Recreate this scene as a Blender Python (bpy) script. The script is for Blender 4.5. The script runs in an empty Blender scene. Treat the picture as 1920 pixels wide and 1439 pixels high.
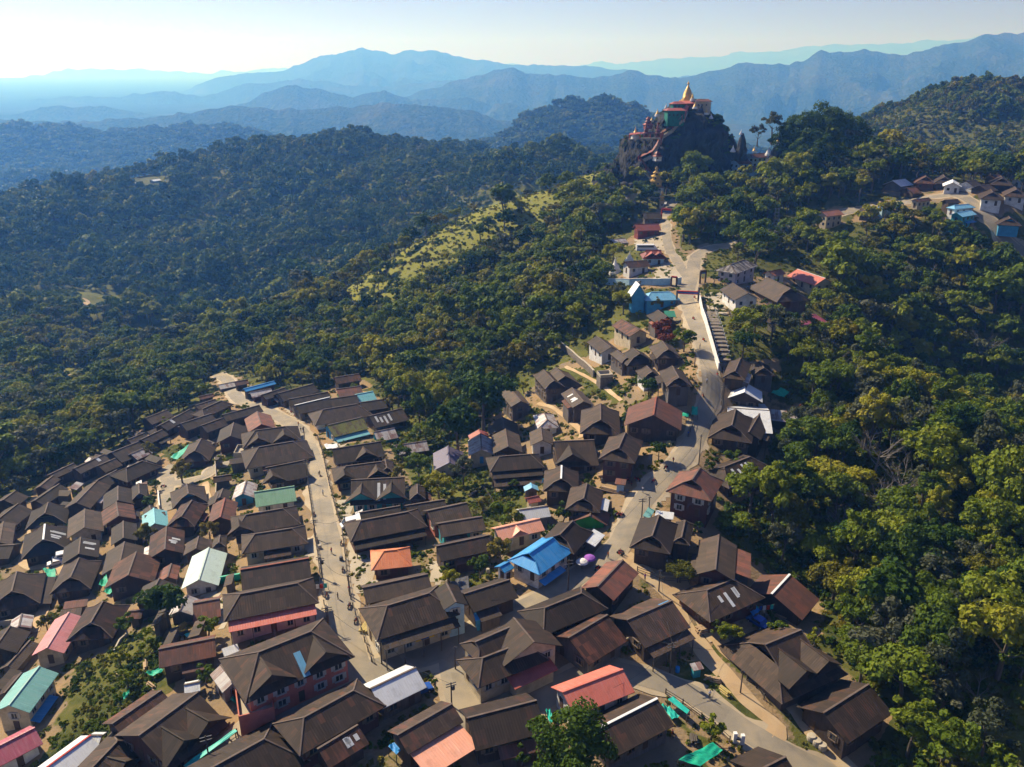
import bpy, math, random
import numpy as np
from mathutils import Vector
random.seed(7); rng = np.random.default_rng(11)
SC = bpy.context.scene
COL = SC.collection
R = math.radians
# ------------------------------------------------------------------ camera model (used to read distances off the survey below)
CAMZ = 100.0; PITCH = R(21.0); FPX = 1552.0
CP, SP = math.cos(PITCH), math.sin(PITCH)
def pdir(px, py):
    u = (px-960)/FPX; v = (719.5-py)/FPX
    return (u, CP+SP*v, -SP+CP*v)
def at_Y(px, py, Y):
    d = pdir(px, py); t = Y/d[1]
    return (d[0]*t, Y, CAMZ+d[2]*t)
def at_z(px, py, z):
    d = pdir(px, py); t = (z-CAMZ)/d[2]
    return (d[0]*t, d[1]*t, z)
def project(x, y, z):
    zz = z-CAMZ
    dep = y*CP - zz*SP
    if dep <= 1: return (-9999, -9999)
    return (960+FPX*x/dep, 719.5-FPX*(y*SP+zz*CP)/dep)

# ------------------------------------------------------------------ numpy noise
def _hash(ix, iy, seed):
    h = (ix.astype(np.int64)*374761393 + iy.astype(np.int64)*668265263 + seed*974634777) & 0xFFFFFFFF
    h = ((h ^ (h >> 13))*1274126177) & 0xFFFFFFFF
    return ((h ^ (h >> 16)) & 0xFFFF)/65535.0
def vnoise(x, y, seed=0):
    x = np.asarray(x, float); y = np.asarray(y, float)
    ix = np.floor(x); iy = np.floor(y); fx = x-ix; fy = y-iy
    fx = fx*fx*(3-2*fx); fy = fy*fy*(3-2*fy)
    a = _hash(ix, iy, seed); b = _hash(ix+1, iy, seed); c = _hash(ix, iy+1, seed); d = _hash(ix+1, iy+1, seed)
    return (a*(1-fx)+b*fx)*(1-fy)+(c*(1-fx)+d*fx)*fy
def fbm(x, y, octv=4, seed=0):
    s = 0; a = 0.5; t = 0
    for i in range(octv):
        s = s+a*vnoise(x*2**i, y*2**i, seed+i*17); t += a; a *= 0.5
    return s/t
def ridged(x, y, octv=5, seed=0):
    s = 0; a = 0.5; t = 0
    for i in range(octv):
        s = s+a*(1-np.abs(2*vnoise(x*2**i, y*2**i, seed+i*13)-1)); t += a; a *= 0.5
    return s/t
def sstep(a, b, x):
    t = np.clip((x-a)/(b-a), 0, 1); return t*t*(3-2*t)

# ------------------------------------------------------------------ terrain survey
ZP = """0 1439 -12;200 1439 -8;400 1439 -2;600 1439 -1;800 1439 -1;1000 1439 -2;1200 1439 -3;1400 1439 -5;1600 1439 -8;1800 1439 -8;1920 1439 -8
100 1300 -12;240 1230 -7;0 1200 -16;330 1270 -3;500 1340 -.5;550 1180 0;700 1240 0;640 1150 0;850 1240 0;1000 1320 -1;960 1180 1;1060 1110 2;1160 1000 4
1080 980 2;1250 1150 0;1300 1290 -3;1450 1400 -5;1400 1190 -2;1540 1340 -6;1500 1120 -5;600 950 -4;600 1050 -1.5;580 850 -9;540 790 -14;440 740 -20
250 1000 -14;50 1000 -22;0 930 -27;150 870 -27;300 780 -27;380 900 -15;450 1000 -8;400 1100 -6;150 1100 -16;620 730 -16;700 850 -7;800 950 -3;850 870 -6
700 760 -13;780 830 -10;950 900 -1;1050 800 2;1000 740 1;950 760 -3;1150 750 8;1230 800 9;1290 850 10;1320 700 18;1250 700 15;1130 660 9;1320 600 21
1200 600 15;1290 520 24;1180 540 20;1170 480 22;1250 440 27;1250 390 30;1330 470 26;1400 540 22;1480 540 18;1400 720 12;1450 790 4;1380 850 5;1320 960 4
1400 1050 0;1230 350 34;1130 345 34;1700 345 46;1880 340 48;1800 400 39;1900 440 32;1560 420 31"""
YP = """1350 330 500;1420 310 470;1560 290 450;1640 300 480;1580 340 425;1560 480 350;1700 600 312;1480 650 245;1700 850 190;1750 720 285;1900 780 268;1700 640 300
1700 500 350;1900 560 320;1900 500 350;1600 1000 168;1800 1000 160;1800 1200 130;1700 1100 145;1900 1300 118;1600 720 232
0 850 290;150 760 350;300 700 385;450 650 400;560 620 400;650 560 430;750 490 455;900 410 480;1050 370 490;1000 600 330;900 650 310;800 700 300
700 650 350;600 680 345;1000 480 415;1080 500 360;860 760 262;850 560 390;0 650 500;0 560 640;160 560 640;350 560 680;500 500 760;700 440 800;850 380 850
1000 330 900;100 480 780;300 450 850;500 400 930;700 340 1000;0 385 950;100 360 980;190 335 1000;300 325 1020;400 300 1080;500 275 1130;560 262 1150
650 255 1170;740 262 1180;800 275 1180;850 295 1150;950 300 1300;1050 290 1400;1140 275 1400;1625 238 850;1680 195 900;1740 172 950;1820 157 1000
1920 172 1000;2050 215 1000;1700 280 600;1800 250 780;1900 250 750;1800 310 560;1900 310 540"""
WP = """300 520 -75;600 540 -60;800 560 -45;1000 600 -32;1100 650 -30;0 1300 -150;300 1400 -150;650 1600 -120;900 1700 -120;1200 1700 -120;1700 1400 0
1900 1500 20;1400 1100 -60;1400 700 0;1500 750 -10;-200 1200 -120;-300 600 -80;-300 300 -45;2200 300 -5;2200 700 0;2200 1200 -30;960 40 -2"""
Q = []; ZV = []
def _addp(x, y, z):
    Q.append((math.atan2(x, y), math.log(math.hypot(x, y)))); ZV.append(z)
for s in ZP.replace('\n', ';').split(';'):
    a, b, c = map(float, s.split()); _addp(*at_z(a, b, c))
for s in YP.replace('\n', ';').split(';'):
    a, b, c = map(float, s.split()); _addp(*at_Y(a, b, c))
for s in WP.replace('\n', ';').split(';'):
    a, b, c = map(float, s.split()); _addp(b*(a-960)/FPX, b, c)
for th, r_, z in ((-90, 100, -10), (90, 100, -10), (180, 100, 0), (-180, 100, 0), (-90, 1000, -60), (90, 1000, -20), (180, 1000, -20), (-180, 1000, -20), (-50, 60, -5), (50, 60, -5), (0, 15, -3), (140, 15, -3), (-140, 15, -3)):
    Q.append((R(th), math.log(r_))); ZV.append(z)
Q = np.array(Q); ZV = np.array(ZV)
def _k(d2): return np.where(d2 > 1e-12, 0.5*d2*np.log(np.maximum(d2, 1e-12)), 0)
n = len(Q)
K = _k(((Q[:, None]-Q[None])**2).sum(-1)) + np.eye(n)*2e-4
Pm = np.hstack([np.ones((n, 1)), Q])
A = np.block([[K, Pm], [Pm.T, np.zeros((3, 3))]])
SOL = np.linalg.solve(A, np.concatenate([ZV, np.zeros(3)]))
def tps(th, lr):
    out = np.zeros(th.shape).ravel(); T = th.ravel(); L = lr.ravel()
    for i in range(0, len(T), 20000):
        t = T[i:i+20000]; l = L[i:i+20000]
        d2 = (t[:, None]-Q[None, :, 0])**2+(l[:, None]-Q[None, :, 1])**2
        out[i:i+20000] = _k(d2)@SOL[:n]+SOL[n]+SOL[n+1]*t+SOL[n+2]*l
    return out.reshape(th.shape)
# far ranges: crest drawn as (azimuth px, crest px) at a distance
RANGES = [
 (2700, .30, "-300 250;0 237;40 229;120 240;200 250;300 241;400 236;480 246;540 257;620 280;760 310;900 330;1000 340"),
 (2050, .32, "700 330;800 310;870 287;950 243;1010 208;1080 192;1140 191;1200 203;1260 228;1340 262;1500 290;1700 300"),
 (4100, .28, "-300 240;0 226;120 224;260 222;360 208;430 197;520 203;600 206;680 196;760 192;840 199;930 222;1020 245;1200 260"),
 (8600, .26, "-300 190;0 190;90 182;200 180;290 172;380 176;470 158;560 150;640 156;740 160;860 150;980 146;1080 152;1180 150;1300 152;1480 140;1640 132;1800 128;2000 130"),
 (5800, .28, "-300 205;0 216;60 206;110 196;180 201;260 211;340 216;400 206;480 186;530 159;560 156;610 171;660 179;720 171;770 186;830 180;880 184;940 202;1000 218;1100 240;1300 250"),
 (6600, .28, "500 230;650 205;760 178;820 161;880 142;960 126;1000 136;1050 141;1100 147;1180 132;1250 146;1300 141;1400 113;1440 119;1480 121;1540 96;1620 93;1700 101;1760 86;1850 66;1920 58;2200 40"),
 (11500, .22, "-300 190;0 178;100 185;220 182;330 175;390 150;450 140;520 133;600 107;680 92;740 98;800 93;850 104;900 114;960 120;1050 122;1130 126;1250 140;1400 135;1600 130;1920 125;2200 120"),
 (26000, .22, "-300 140;0 150;80 136;130 127;200 128;300 132;380 134;450 128;600 128;800 122;1000 119;1060 121;1130 116;1180 117;1250 110;1330 106;1400 96;1500 92;1560 80;1650 80;1700 76;1780 74;1840 68;1920 72;2200 80")]
RP = []
for Y, sl, s in RANGES:
    pts = [tuple(map(float, q.split())) for q in s.split(';')]
    th = []; zz = []
    for a, b in pts:
        x, y, z = at_Y(a, b, Y); th.append(math.atan2(x, y)); zz.append(z)
    RP.append((Y, sl, np.array(th), np.array(zz)))
def far_height(x, y, th, r):
    z = -230.0 + 60*fbm(x/900, y/900, 4, 5) - np.clip((r-3000)*.045, 0, 520) + ridged(x/1500, y/1500, 5, 15)*sstep(3000, 6000, r)*170
    for i, (Y, sl, ta, za) in enumerate(RP):
        cz = np.interp(th, ta, za)
        rc = Y/np.cos(np.clip(th, -1.2, 1.2))*(1+0.06*(fbm(th*5+i, th*0+.5, 3, 40+i)-.5))
        # keep the crest angle when the crest wanders in depth
        cz = CAMZ+(cz-CAMZ)*rc/(Y/np.cos(np.clip(th, -1.2, 1.2)))
        cz = cz+(fbm(th*60+i*9, th*0+.3, 4, 140+i)-.5)*.009*Y
        d = np.abs(r-rc)
        sc = 380+Y*.03
        spur = ridged(x/sc+i*7.3, y/sc, 5, 90+i)
        zz = cz - d*sl*(1.25-0.75*spur) - np.minimum(d*.10, 90)*(1-spur)*1.6
        zz = zz + (fbm(x/90, y/90, 3, 3)-.5)*8*min(1, Y/3000)
        z = np.maximum(z, zz)
    return z
def height(x, y):
    x = np.asarray(x, float); y = np.asarray(y, float)
    th = np.arctan2(x, y); r = np.maximum(np.hypot(x, y), 12)
    near = tps(th, np.log(np.minimum(r, 1900)))
    rc = np.interp(th, [math.atan((q-960)/FPX/1.03) for q in (0, 190, 400, 650, 850, 950, 1140, 1300, 1500, 1625, 1740, 1820, 1920)], [950*1.15, 1000*1.09, 1080*1.06, 1170*1.02, 1155, 1300, 1405, 1400, 900, 850*1.08, 950*1.12, 1000*1.14, 1000*1.17])
    cw = np.exp(-((r-rc)/170)**2)
    near = near + sstep(380, 700, r)*((ridged(x/260, y/260, 4, 8)-.64)*92+(fbm(x/45, y/45, 3, 21)-.5)*9)*(1-cw)*np.where(th > .35, .45, 1)-7.5*cw*sstep(600, 700, r)
    near = near + (fbm(x/9, y/9, 2, 31)-.5)*.5*sstep(60, 90, r)
    f = far_height(x, y, th, r)
    s = sstep(1350, 1750, r)
    z = near*(1-s)+(-230)*s
    return np.where(r > 1250, np.maximum(z, f), z)

# polar grid
fine = np.radians(np.arange(-38, 38.01, 0.16))
side = np.radians(np.concatenate([np.arange(40, 180, 5)]))
TH = np.concatenate([-side[::-1], fine, side, [math.pi]]); TH[0] = -math.pi if TH[0] > -3.1 else TH[0]
TH = np.concatenate([[-math.pi], TH[TH > -3.13]]) if TH[0] > -3.13 else TH
RR = [12.0, 30, 50, 65, 75, 82]
while RR[-1] < 420: RR.append(RR[-1]*1.0062)
while RR[-1] < 2000: RR.append(RR[-1]*1.0085)
while RR[-1] < 29800: RR.append(RR[-1]*1.011)
RR = np.array(RR)
GT, GR = np.meshgrid(TH, RR, indexing='ij')
GX = GR*np.sin(GT); GY = GR*np.cos(GT)
GZ = height(GX, GY)
GZ[0, :] = GZ[-1, :]
def ground(x, y):
    r = max(math.hypot(x, y), 12.01); th = math.atan2(x, y)
    i = int(np.searchsorted(TH, th))-1; j = int(np.searchsorted(RR, r))-1
    i = min(max(i, 0), len(TH)-2); j = min(max(j, 0), len(RR)-2)
    a = (th-TH[i])/(TH[i+1]-TH[i]); b = (r-RR[j])/(RR[j+1]-RR[j])
    return float((GZ[i, j]*(1-a)+GZ[i+1, j]*a)*(1-b)+(GZ[i, j+1]*(1-a)+GZ[i+1, j+1]*a)*b)
def hit(px, py, h=0.0, tmin=60):
    """the point of the view ray that stands h metres over the ground"""
    d = pdir(px, py); t = tmin; pt = t
    while t < 20000:
        if CAMZ+d[2]*t - ground(d[0]*t, d[1]*t) - h < 0: break
        pt = t; t *= 1.006
    lo, hi = pt, t
    for _ in range(22):
        m = (lo+hi)/2
        if CAMZ+d[2]*m-ground(d[0]*m, d[1]*m)-h < 0: hi = m
        else: lo = m
    return Vector((d[0]*hi, d[1]*hi, CAMZ+d[2]*hi))

# ------------------------------------------------------------------ object helpers
def tag(o, label=None, cat=None, group=None, kind=None):
    if label: o['label'] = label
    if cat: o['category'] = cat
    if group: o['group'] = group
    if kind: o['kind'] = kind
    return o
def empty(name, loc=(0, 0, 0), rz=0):
    o = bpy.data.objects.new(name, None); COL.objects.link(o)
    o.location = loc; o.rotation_euler = (0, 0, rz); o.empty_display_size = .5
    return o
class MB:
    def __init__(s): s.v = []; s.f = []; s.uv = []; s.m = []
    def face(s, pts, uv=None, m=0):
        b = len(s.v); s.v += [tuple(p) for p in pts]; s.f.append(tuple(range(b, b+len(pts))))
        s.uv.append(uv or [(p[0]+p[1]*.37, p[2]) for p in pts]); s.m.append(m)
    def box(s, x0, x1, y0, y1, z0, z1, m=0):
        p = [(x0, y0, z0), (x1, y0, z0), (x1, y1, z0), (x0, y1, z0), (x0, y0, z1), (x1, y0, z1), (x1, y1, z1), (x0, y1, z1)]
        for f in ((3, 2, 1, 0), (4, 5, 6, 7), (0, 1, 5, 4), (1, 2, 6, 5), (2, 3, 7, 6), (3, 0, 4, 7)): s.face([p[i] for i in f], None, m)
    def slab(s, pts, t=.12, uv=None, m=0):
        """polygon (counter-clockwise from above) with thickness t downwards"""
        lo = [(p[0], p[1], p[2]-t) for p in pts]; k = len(pts)
        s.face(pts, uv, m); s.face(lo[::-1], (uv or [(0, 0)]*k)[::-1], m)
        for i in range(k):
            j = (i+1) % k; s.face([pts[i], lo[i], lo[j], pts[j]], [(0, 0)]*4, m)
    def bar(s, a, b, w, h, m=0, up=(0, 0, 1)):
        a = Vector(a); b = Vector(b); d = (b-a)
        if d.length < 1e-4: return
        d.normalize(); u = Vector(up)
        if abs(d.dot(u)) > .95: u = Vector((1, 0, 0))
        sd = d.cross(u).normalized()*w/2; uu = sd.cross(d).normalized()*h/2
        c = [a-sd-uu, a+sd-uu, a+sd+uu, a-sd+uu]; e = [b-sd-uu, b+sd-uu, b+sd+uu, b-sd+uu]
        s.face(c[::-1], None, m); s.face(e, None, m)
        for i in range(4):
            j = (i+1) % 4; s.face([c[i], c[j], e[j], e[i]], None, m)
    def tube(s, pts, rad, k=6, m=0):
        rings = []
        for i, p in enumerate(pts):
            p = Vector(p); d = (Vector(pts[min(i+1, len(pts)-1)])-Vector(pts[max(i-1, 0)])).normalized()
            u = Vector((1, 0, 0)) if abs(d.x) < .8 else Vector((0, 1, 0))
            a = d.cross(u).normalized(); b = d.cross(a)
            r = rad[i] if hasattr(rad, '__len__') else rad
            rings.append([p+(a*math.cos(2*math.pi*q/k)+b*math.sin(2*math.pi*q/k))*r for q in range(k)])
        for i in range(len(rings)-1):
            for q in range(k):
                w = (q+1) % k; s.face([rings[i][q], rings[i][w], rings[i+1][w], rings[i+1][q]], None, m)
        s.face(rings[-1], None, m); s.face(rings[0][::-1], None, m)
    def lathe(s, prof, cx=0, cy=0, k=16, m=0):
        R_ = [[(cx+r*math.cos(2*math.pi*q/k), cy+r*math.sin(2*math.pi*q/k), z) for q in range(k)] for r, z in prof]
        for i in range(len(R_)-1):
            for q in range(k):
                w = (q+1) % k; s.face([R_[i][q], R_[i][w], R_[i+1][w], R_[i+1][q]], None, m)
        s.face(R_[-1], None, m)
    def mesh(s, name, mats, weld=False, smooth=False):
        me = bpy.data.meshes.new(name); me.from_pydata(s.v, [], s.f)
        ul = me.uv_layers.new(name='UVMap')
        ul.data.foreach_set('uv', [c for f in s.uv for q in f for c in q])
        if not isinstance(mats, (list, tuple)): mats = [mats]
        for m in mats: me.materials.append(m)
        me.polygons.foreach_set('material_index', s.m)
        if smooth: me.polygons.foreach_set('use_smooth', [True]*len(s.f))
        me.update()
        if weld:
            import bmesh
            bm = bmesh.new(); bm.from_mesh(me); bmesh.ops.remove_doubles(bm, verts=bm.verts, dist=1e-4); bm.to_mesh(me); bm.free()
        return me
    def build(s, name, mats, parent=None, weld=False, smooth=False):
        o = bpy.data.objects.new(name, s.mesh(name, mats, weld, smooth)); COL.objects.link(o)
        if parent: o.parent = parent
        return o

# ------------------------------------------------------------------ materials
def newmat(name):
    m = bpy.data.materials.new(name); m.use_nodes = True
    nt = m.node_tree; b = nt.nodes['Principled BSDF']; return m, nt, b
def N(nt, t, **kw):
    n = nt.nodes.new(t)
    for k, v in kw.items():
        if k in n.inputs: n.inputs[k].default_value = v
        else: setattr(n, k, v)
    return n
def math_(nt, op, a, b=None, c=None):
    n = nt.nodes.new('ShaderNodeMath'); n.operation = op
    for i, v in enumerate((a, b, c)):
        if v is None: continue
        if isinstance(v, (int, float)): n.inputs[i].default_value = v
        else: nt.links.new(v, n.inputs[i])
    return n.outputs[0]
def mix(nt, f, a, b, blend='MIX'):
    n = nt.nodes.new('ShaderNodeMix'); n.data_type = 'RGBA'; n.blend_type = blend
    for i, v in ((0, f), (6, a), (7, b)):
        if isinstance(v, (int, float)): n.inputs[i].default_value = v
        elif isinstance(v, tuple): n.inputs[i].default_value = (*v[:3], 1)
        else: nt.links.new(v, n.inputs[i])
    return n.outputs[2]
def ramp(nt, f, stops):
    n = nt.nodes.new('ShaderNodeValToRGB'); e = n.color_ramp.elements
    while len(e) < len(stops): e.new(.5)
    for i, (p, c) in enumerate(stops):
        e[i].position = p; e[i].color = (*c, 1) if len(c) == 3 else c
    nt.links.new(f, n.inputs[0]); return n.outputs[0]
def noise(nt, vec, scale, detail=3, rough=.55):
    n = nt.nodes.new('ShaderNodeTexNoise'); n.inputs['Scale'].default_value = scale; n.inputs['Detail'].default_value = detail
    n.inputs['Roughness'].default_value = rough
    if vec is not None: nt.links.new(vec, n.inputs['Vector'])
    return n.outputs['Fac']
def scaled(nt, vec, s):
    n = nt.nodes.new('ShaderNodeMapping'); n.inputs['Scale'].default_value = s; nt.links.new(vec, n.inputs[0]); return n.outputs[0]
HSB = .62
def roof_mat(name, c1, c2, rust=(.13, .05, .03), ra=.3, rough=.65, var=.35, spec=.3):
    m, nt, b = newmat(name); L = nt.links.new
    uv = N(nt, 'ShaderNodeUVMap').outputs[0]
    oi = N(nt, 'ShaderNodeObjectInfo')
    off = N(nt, 'ShaderNodeVectorMath', operation='SCALE'); L(oi.outputs['Location'], off.inputs[0]); off.inputs[3].default_value = .37
    ad = N(nt, 'ShaderNodeVectorMath', operation='ADD'); L(uv, ad.inputs[0]); L(off.outputs[0], ad.inputs[1])
    sep = N(nt, 'ShaderNodeSeparateXYZ'); L(uv, sep.inputs[0])
    cu = math_(nt, 'FLOOR', math_(nt, 'DIVIDE', sep.outputs[0], .9)); cv = math_(nt, 'FLOOR', math_(nt, 'DIVIDE', sep.outputs[1], 2.3))
    cb = N(nt, 'ShaderNodeCombineXYZ'); L(cu, cb.inputs[0]); L(cv, cb.inputs[1]); L(oi.outputs['Random'], cb.inputs[2])
    wn = N(nt, 'ShaderNodeTexWhiteNoise'); L(cb.outputs[0], wn.inputs['Vector'])
    st = noise(nt, scaled(nt, ad.outputs[0], (1.6, .16, 1)), 1.5, 4, .65)
    pat = noise(nt, ad.outputs[0], .28, 4, .6)
    f = math_(nt, 'ADD', math_(nt, 'MULTIPLY', wn.outputs[0], var), math_(nt, 'MULTIPLY', st, 1-var))
    col = mix(nt, f, c1, c2)
    rm = math_(nt, 'ADD', math_(nt, 'MULTIPLY', pat, .6), math_(nt, 'MULTIPLY', st, .5))
    rm = math_(nt, 'ADD', rm, math_(nt, 'MULTIPLY', math_(nt, 'SUBTRACT', wn.outputs[0], .5), .25))
    rf = N(nt, 'ShaderNodeMapRange'); L(rm, rf.inputs[0]); rf.inputs[1].default_value = .75-ra*.5; rf.inputs[2].default_value = .85-ra*.35
    col = mix(nt, rf.outputs[0], col, rust)
    # pale dust streaks that run down the sheets
    ds = noise(nt, scaled(nt, ad.outputs[0], (3.2, .12, 1)), 2.0, 2, .5)
    dsr = N(nt, 'ShaderNodeMapRange'); L(ds, dsr.inputs[0]); dsr.inputs[1].default_value = .64; dsr.inputs[2].default_value = .75; dsr.inputs[4].default_value = .35
    col = mix(nt, dsr.outputs[0], col, tuple(min(1, c*2.2+.03) for c in c2))
    gr1 = noise(nt, ad.outputs[0], .55, 5, .7); g2 = N(nt, 'ShaderNodeMapRange'); L(gr1, g2.inputs[0]); g2.inputs[1].default_value = .5; g2.inputs[2].default_value = .72; g2.inputs[4].default_value = .45
    col = mix(nt, g2.outputs[0], col, tuple(q*.45+.015 for q in c1))
    if sum(c1) > .45:
        fd = N(nt, 'ShaderNodeMapRange'); L(st, fd.inputs[0]); fd.inputs[1].default_value = .42; fd.inputs[2].default_value = .75; fd.inputs[4].default_value = .34; col = mix(nt, fd.outputs[0], col, tuple(.5*q+.24 for q in c1))
    hs = math_(nt, 'ADD', math_(nt, 'MULTIPLY', oi.outputs['Random'], .3 if sum(c1) > .45 else .8), .78 if sum(c1) > .45 else .48)
    cm = N(nt, 'ShaderNodeVectorMath', operation='SCALE'); L(col, cm.inputs[0]); L(hs, cm.inputs[3])
    L(cm.outputs[0], b.inputs['Base Color']); b.inputs['Roughness'].default_value = rough; b.inputs['Specular IOR Level'].default_value = spec
    wv = math_(nt, 'SINE', math_(nt, 'MULTIPLY', sep.outputs[0], 2*math.pi/.45))
    bp = N(nt, 'ShaderNodeBump'); bp.inputs['Strength'].default_value = .25; bp.inputs['Distance'].default_value = .03
    L(math_(nt, 'ADD', wv, math_(nt, 'MULTIPLY', pat, 2.0)), bp.inputs['Height']); L(bp.outputs[0], b.inputs['Normal'])
    return m
def paint(name, c, c2=None, rough=.8, scale=.7, spec=.3, metal=0):
    m, nt, b = newmat(name); L = nt.links.new
    tc = N(nt, 'ShaderNodeTexCoord').outputs['Object']
    n1 = noise(nt, tc, scale, 4, .6); c2 = c2 or tuple(x*.6 for x in c)
    rr = N(nt, 'ShaderNodeMapRange'); L(n1, rr.inputs[0]); rr.inputs[1].default_value = .42; rr.inputs[2].default_value = .68
    col = mix(nt, rr.outputs[0], c, c2)
    L(col, b.inputs['Base Color']); b.inputs['Roughness'].default_value = rough; b.inputs['Specular IOR Level'].default_value = spec; b.inputs['Metallic'].default_value = metal
    return m
def wood_mat(name, c, c2):
    m, nt, b = newmat(name); L = nt.links.new
    tc = N(nt, 'ShaderNodeTexCoord').outputs['Object']
    st = noise(nt, scaled(nt, tc, (3, 3, .25)), 1.6, 3, .6); bd = noise(nt, scaled(nt, tc, (1, 1, .6)), .6, 3)
    f = math_(nt, 'MULTIPLY', math_(nt, 'ADD', st, bd), .55)
    rr = N(nt, 'ShaderNodeMapRange'); L(f, rr.inputs[0]); rr.inputs[1].default_value = .4; rr.inputs[2].default_value = .7
    L(mix(nt, rr.outputs[0], c, c2), b.inputs['Base Color']); b.inputs['Roughness'].default_value = .85
    return m
M = {}
RM = {
 'b': roof_mat('roof_dark_brown', (.022, .0145, .0105), (.066, .043, .029), (.095, .040, .024), .20, .75, .55),
 'b2': roof_mat('roof_grey_brown', (.034, .024, .018), (.080, .057, .041), (.10, .05, .03), .15, .75, .55),
 'b3': roof_mat('roof_red_brown', (.036, .018, .012), (.078, .038, .025), (.13, .048, .028), .4, .75, .55),
 'bs': roof_mat('roof_streaked_brown', (.034, .022, .017), (.085, .056, .04), (.12, .05, .036), .25, .75, .5),
 'r': roof_mat('roof_rusty', (.085, .040, .030), (.17, .085, .062), (.19, .07, .045), .5, .75),
 'ro': roof_mat('roof_orange_rust', (.14, .06, .04), (.26, .12, .08), (.24, .09, .05), .5, .75),
 'sr': roof_mat('roof_silver_rust', (.36, .34, .33), (.56, .54, .53), (.17, .07, .05), .52, .5, .6, .5),
 'si': roof_mat('roof_silver', (.52, .54, .56), (.66, .68, .70), (.40, .26, .19), .12, .45, .4, .5),
 'ws': roof_mat('roof_pale_sheet', (.55, .58, .60), (.72, .74, .75), (.4, .25, .18), .05, .45, .3, .5),
 'wh': roof_mat('roof_white', (.74, .76, .78), (.82, .84, .85), (.6, .55, .5), .0, .4, .2),
 'sal': roof_mat('roof_salmon', (.58, .150, .105), (.62, .175, .125), (.5, .12, .09), .0, .5, .15),
 'red': roof_mat('roof_red', (.24, .065, .05), (.34, .10, .08), (.30, .08, .07), .15, .55, .3),
 'pk': roof_mat('roof_pink', (.52, .19, .19), (.57, .23, .23), (.48, .17, .17), .0, .5, .15),
 'mg': roof_mat('roof_magenta', (.36, .075, .115), (.42, .10, .14), (.3, .07, .09), .0, .5, .2),
 'pe': roof_mat('roof_peach', (.78, .34, .22), (.84, .40, .27), (.7, .28, .16), .0, .5, .15),
 'or': roof_mat('roof_orange', (.70, .20, .07), (.80, .27, .11), (.6, .16, .06), .1, .6, .6),
 'tl': roof_mat('roof_teal', (.16, .40, .37), (.20, .46, .42), (.13, .33, .30), .0, .5, .15),
 'mt': roof_mat('roof_mint', (.46, .58, .52), (.52, .64, .57), (.40, .50, .44), .0, .5, .2),
 'gn': roof_mat('roof_green', (.17, .35, .21), (.21, .40, .25), (.14, .3, .18), .0, .5, .15),
 'dg': roof_mat('roof_dark_green', (.03, .19, .12), (.05, .24, .15), (.03, .15, .1), .0, .5, .15),
 'bu': roof_mat('roof_bright_blue', (.03, .25, .60), (.05, .33, .68), (.02, .2, .5), .1, .45, .3),
 'lb': roof_mat('roof_light_blue', (.13, .42, .66), (.24, .52, .72), (.10, .34, .55), .1, .45, .4),
 'cy': roof_mat('roof_cyan', (.17, .50, .56), (.24, .58, .62), (.12, .42, .48), .0, .45, .2),
 'pu': roof_mat('roof_violet_grey', (.075, .063, .10), (.10, .085, .13), (.06, .05, .08), .0, .5, .2),
 'ms': roof_mat('roof_mossy', (.13, .14, .03), (.19, .19, .06), (.085, .055, .04), .45, .8),
 'mo': roof_mat('roof_mottled_grey', (.06, .05, .05), (.34, .31, .29), (.5, .47, .44), .35, .8, .9),
}
WM = {
 'wd': wood_mat('dark_plank', (.030, .021, .017), (.075, .048, .036)),
 'wr': wood_mat('red_brown_plank', (.055, .021, .018), (.10, .038, .03)),
 'wg': wood_mat('grey_plank', (.07, .06, .055), (.14, .12, .11)),
 'cr': paint('cream_plaster', (.52, .44, .30), (.36, .30, .20)),
 'wh': paint('white_plaster', (.66, .65, .62), (.48, .47, .45)),
 'gy': paint('grey_render', (.30, .29, .28), (.20, .19, .18)),
 'bl': paint('blue_paint', (.05, .28, .50), (.04, .20, .38)),
 'pb': paint('pale_blue_paint', (.36, .52, .62), (.25, .40, .50)),
 'tq': paint('turquoise_paint', (.04, .30, .34), (.03, .20, .25)),
 'pk': paint('pink_plaster', (.50, .17, .12), (.40, .12, .09)),
 'lp': paint('lilac_plaster', (.40, .37, .40), (.31, .29, .33)),
 'gr': paint('green_paint', (.03, .30, .05), (.02, .22, .04)),
 'dt': paint('dark_teal_paint', (.01, .16, .12), (.01, .10, .08)),
 'rd': paint('red_plaster', (.20, .045, .035), (.13, .03, .03)),
 'si': paint('bare_tin', (.34, .34, .35), (.22, .20, .19), .5),
}
M['glass'] = paint('window_glass', (.02, .025, .03), (.035, .045, .055), .15, 2, .6)
M['frame'] = paint('window_frame', (.45, .44, .40), (.34, .33, .30))
M['framed'] = paint('window_frame_dark', (.17, .13, .10), (.10, .07, .05))
M['door'] = paint('door_wood', (.09, .055, .035), (.05, .03, .02))
M['doorb'] = paint('door_blue', (.04, .24, .46), (.03, .18, .36))
M['capd'] = paint('ridge_cap_dull', (.13, .10, .085), (.09, .06, .05))
M['capr'] = paint('ridge_cap_rust', (.26, .09, .06), (.18, .07, .05))
M['capw'] = paint('ridge_cap_white', (.70, .72, .74), (.6, .6, .6), .4)
M['caprd'] = paint('ridge_cap_red', (.45, .05, .04))
M['conc'] = paint('concrete', (.42, .37, .29), (.30, .26, .20), .85, .5)
M['stone'] = paint('rough_stone', (.20, .17, .14), (.10, .085, .07), .9, 1.3)
M['pole'] = paint('weathered_pole', (.10, .085, .07), (.06, .05, .045))
M['wire'] = paint('black_cable', (.06, .06, .06))
M['gold'] = paint('gilded', (.58, .38, .11), (.42, .27, .08), .42, .5, .5, .35)
M['white'] = paint('whitewash', (.72, .71, .68), (.58, .57, .55))
M['rock'] = None
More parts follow.
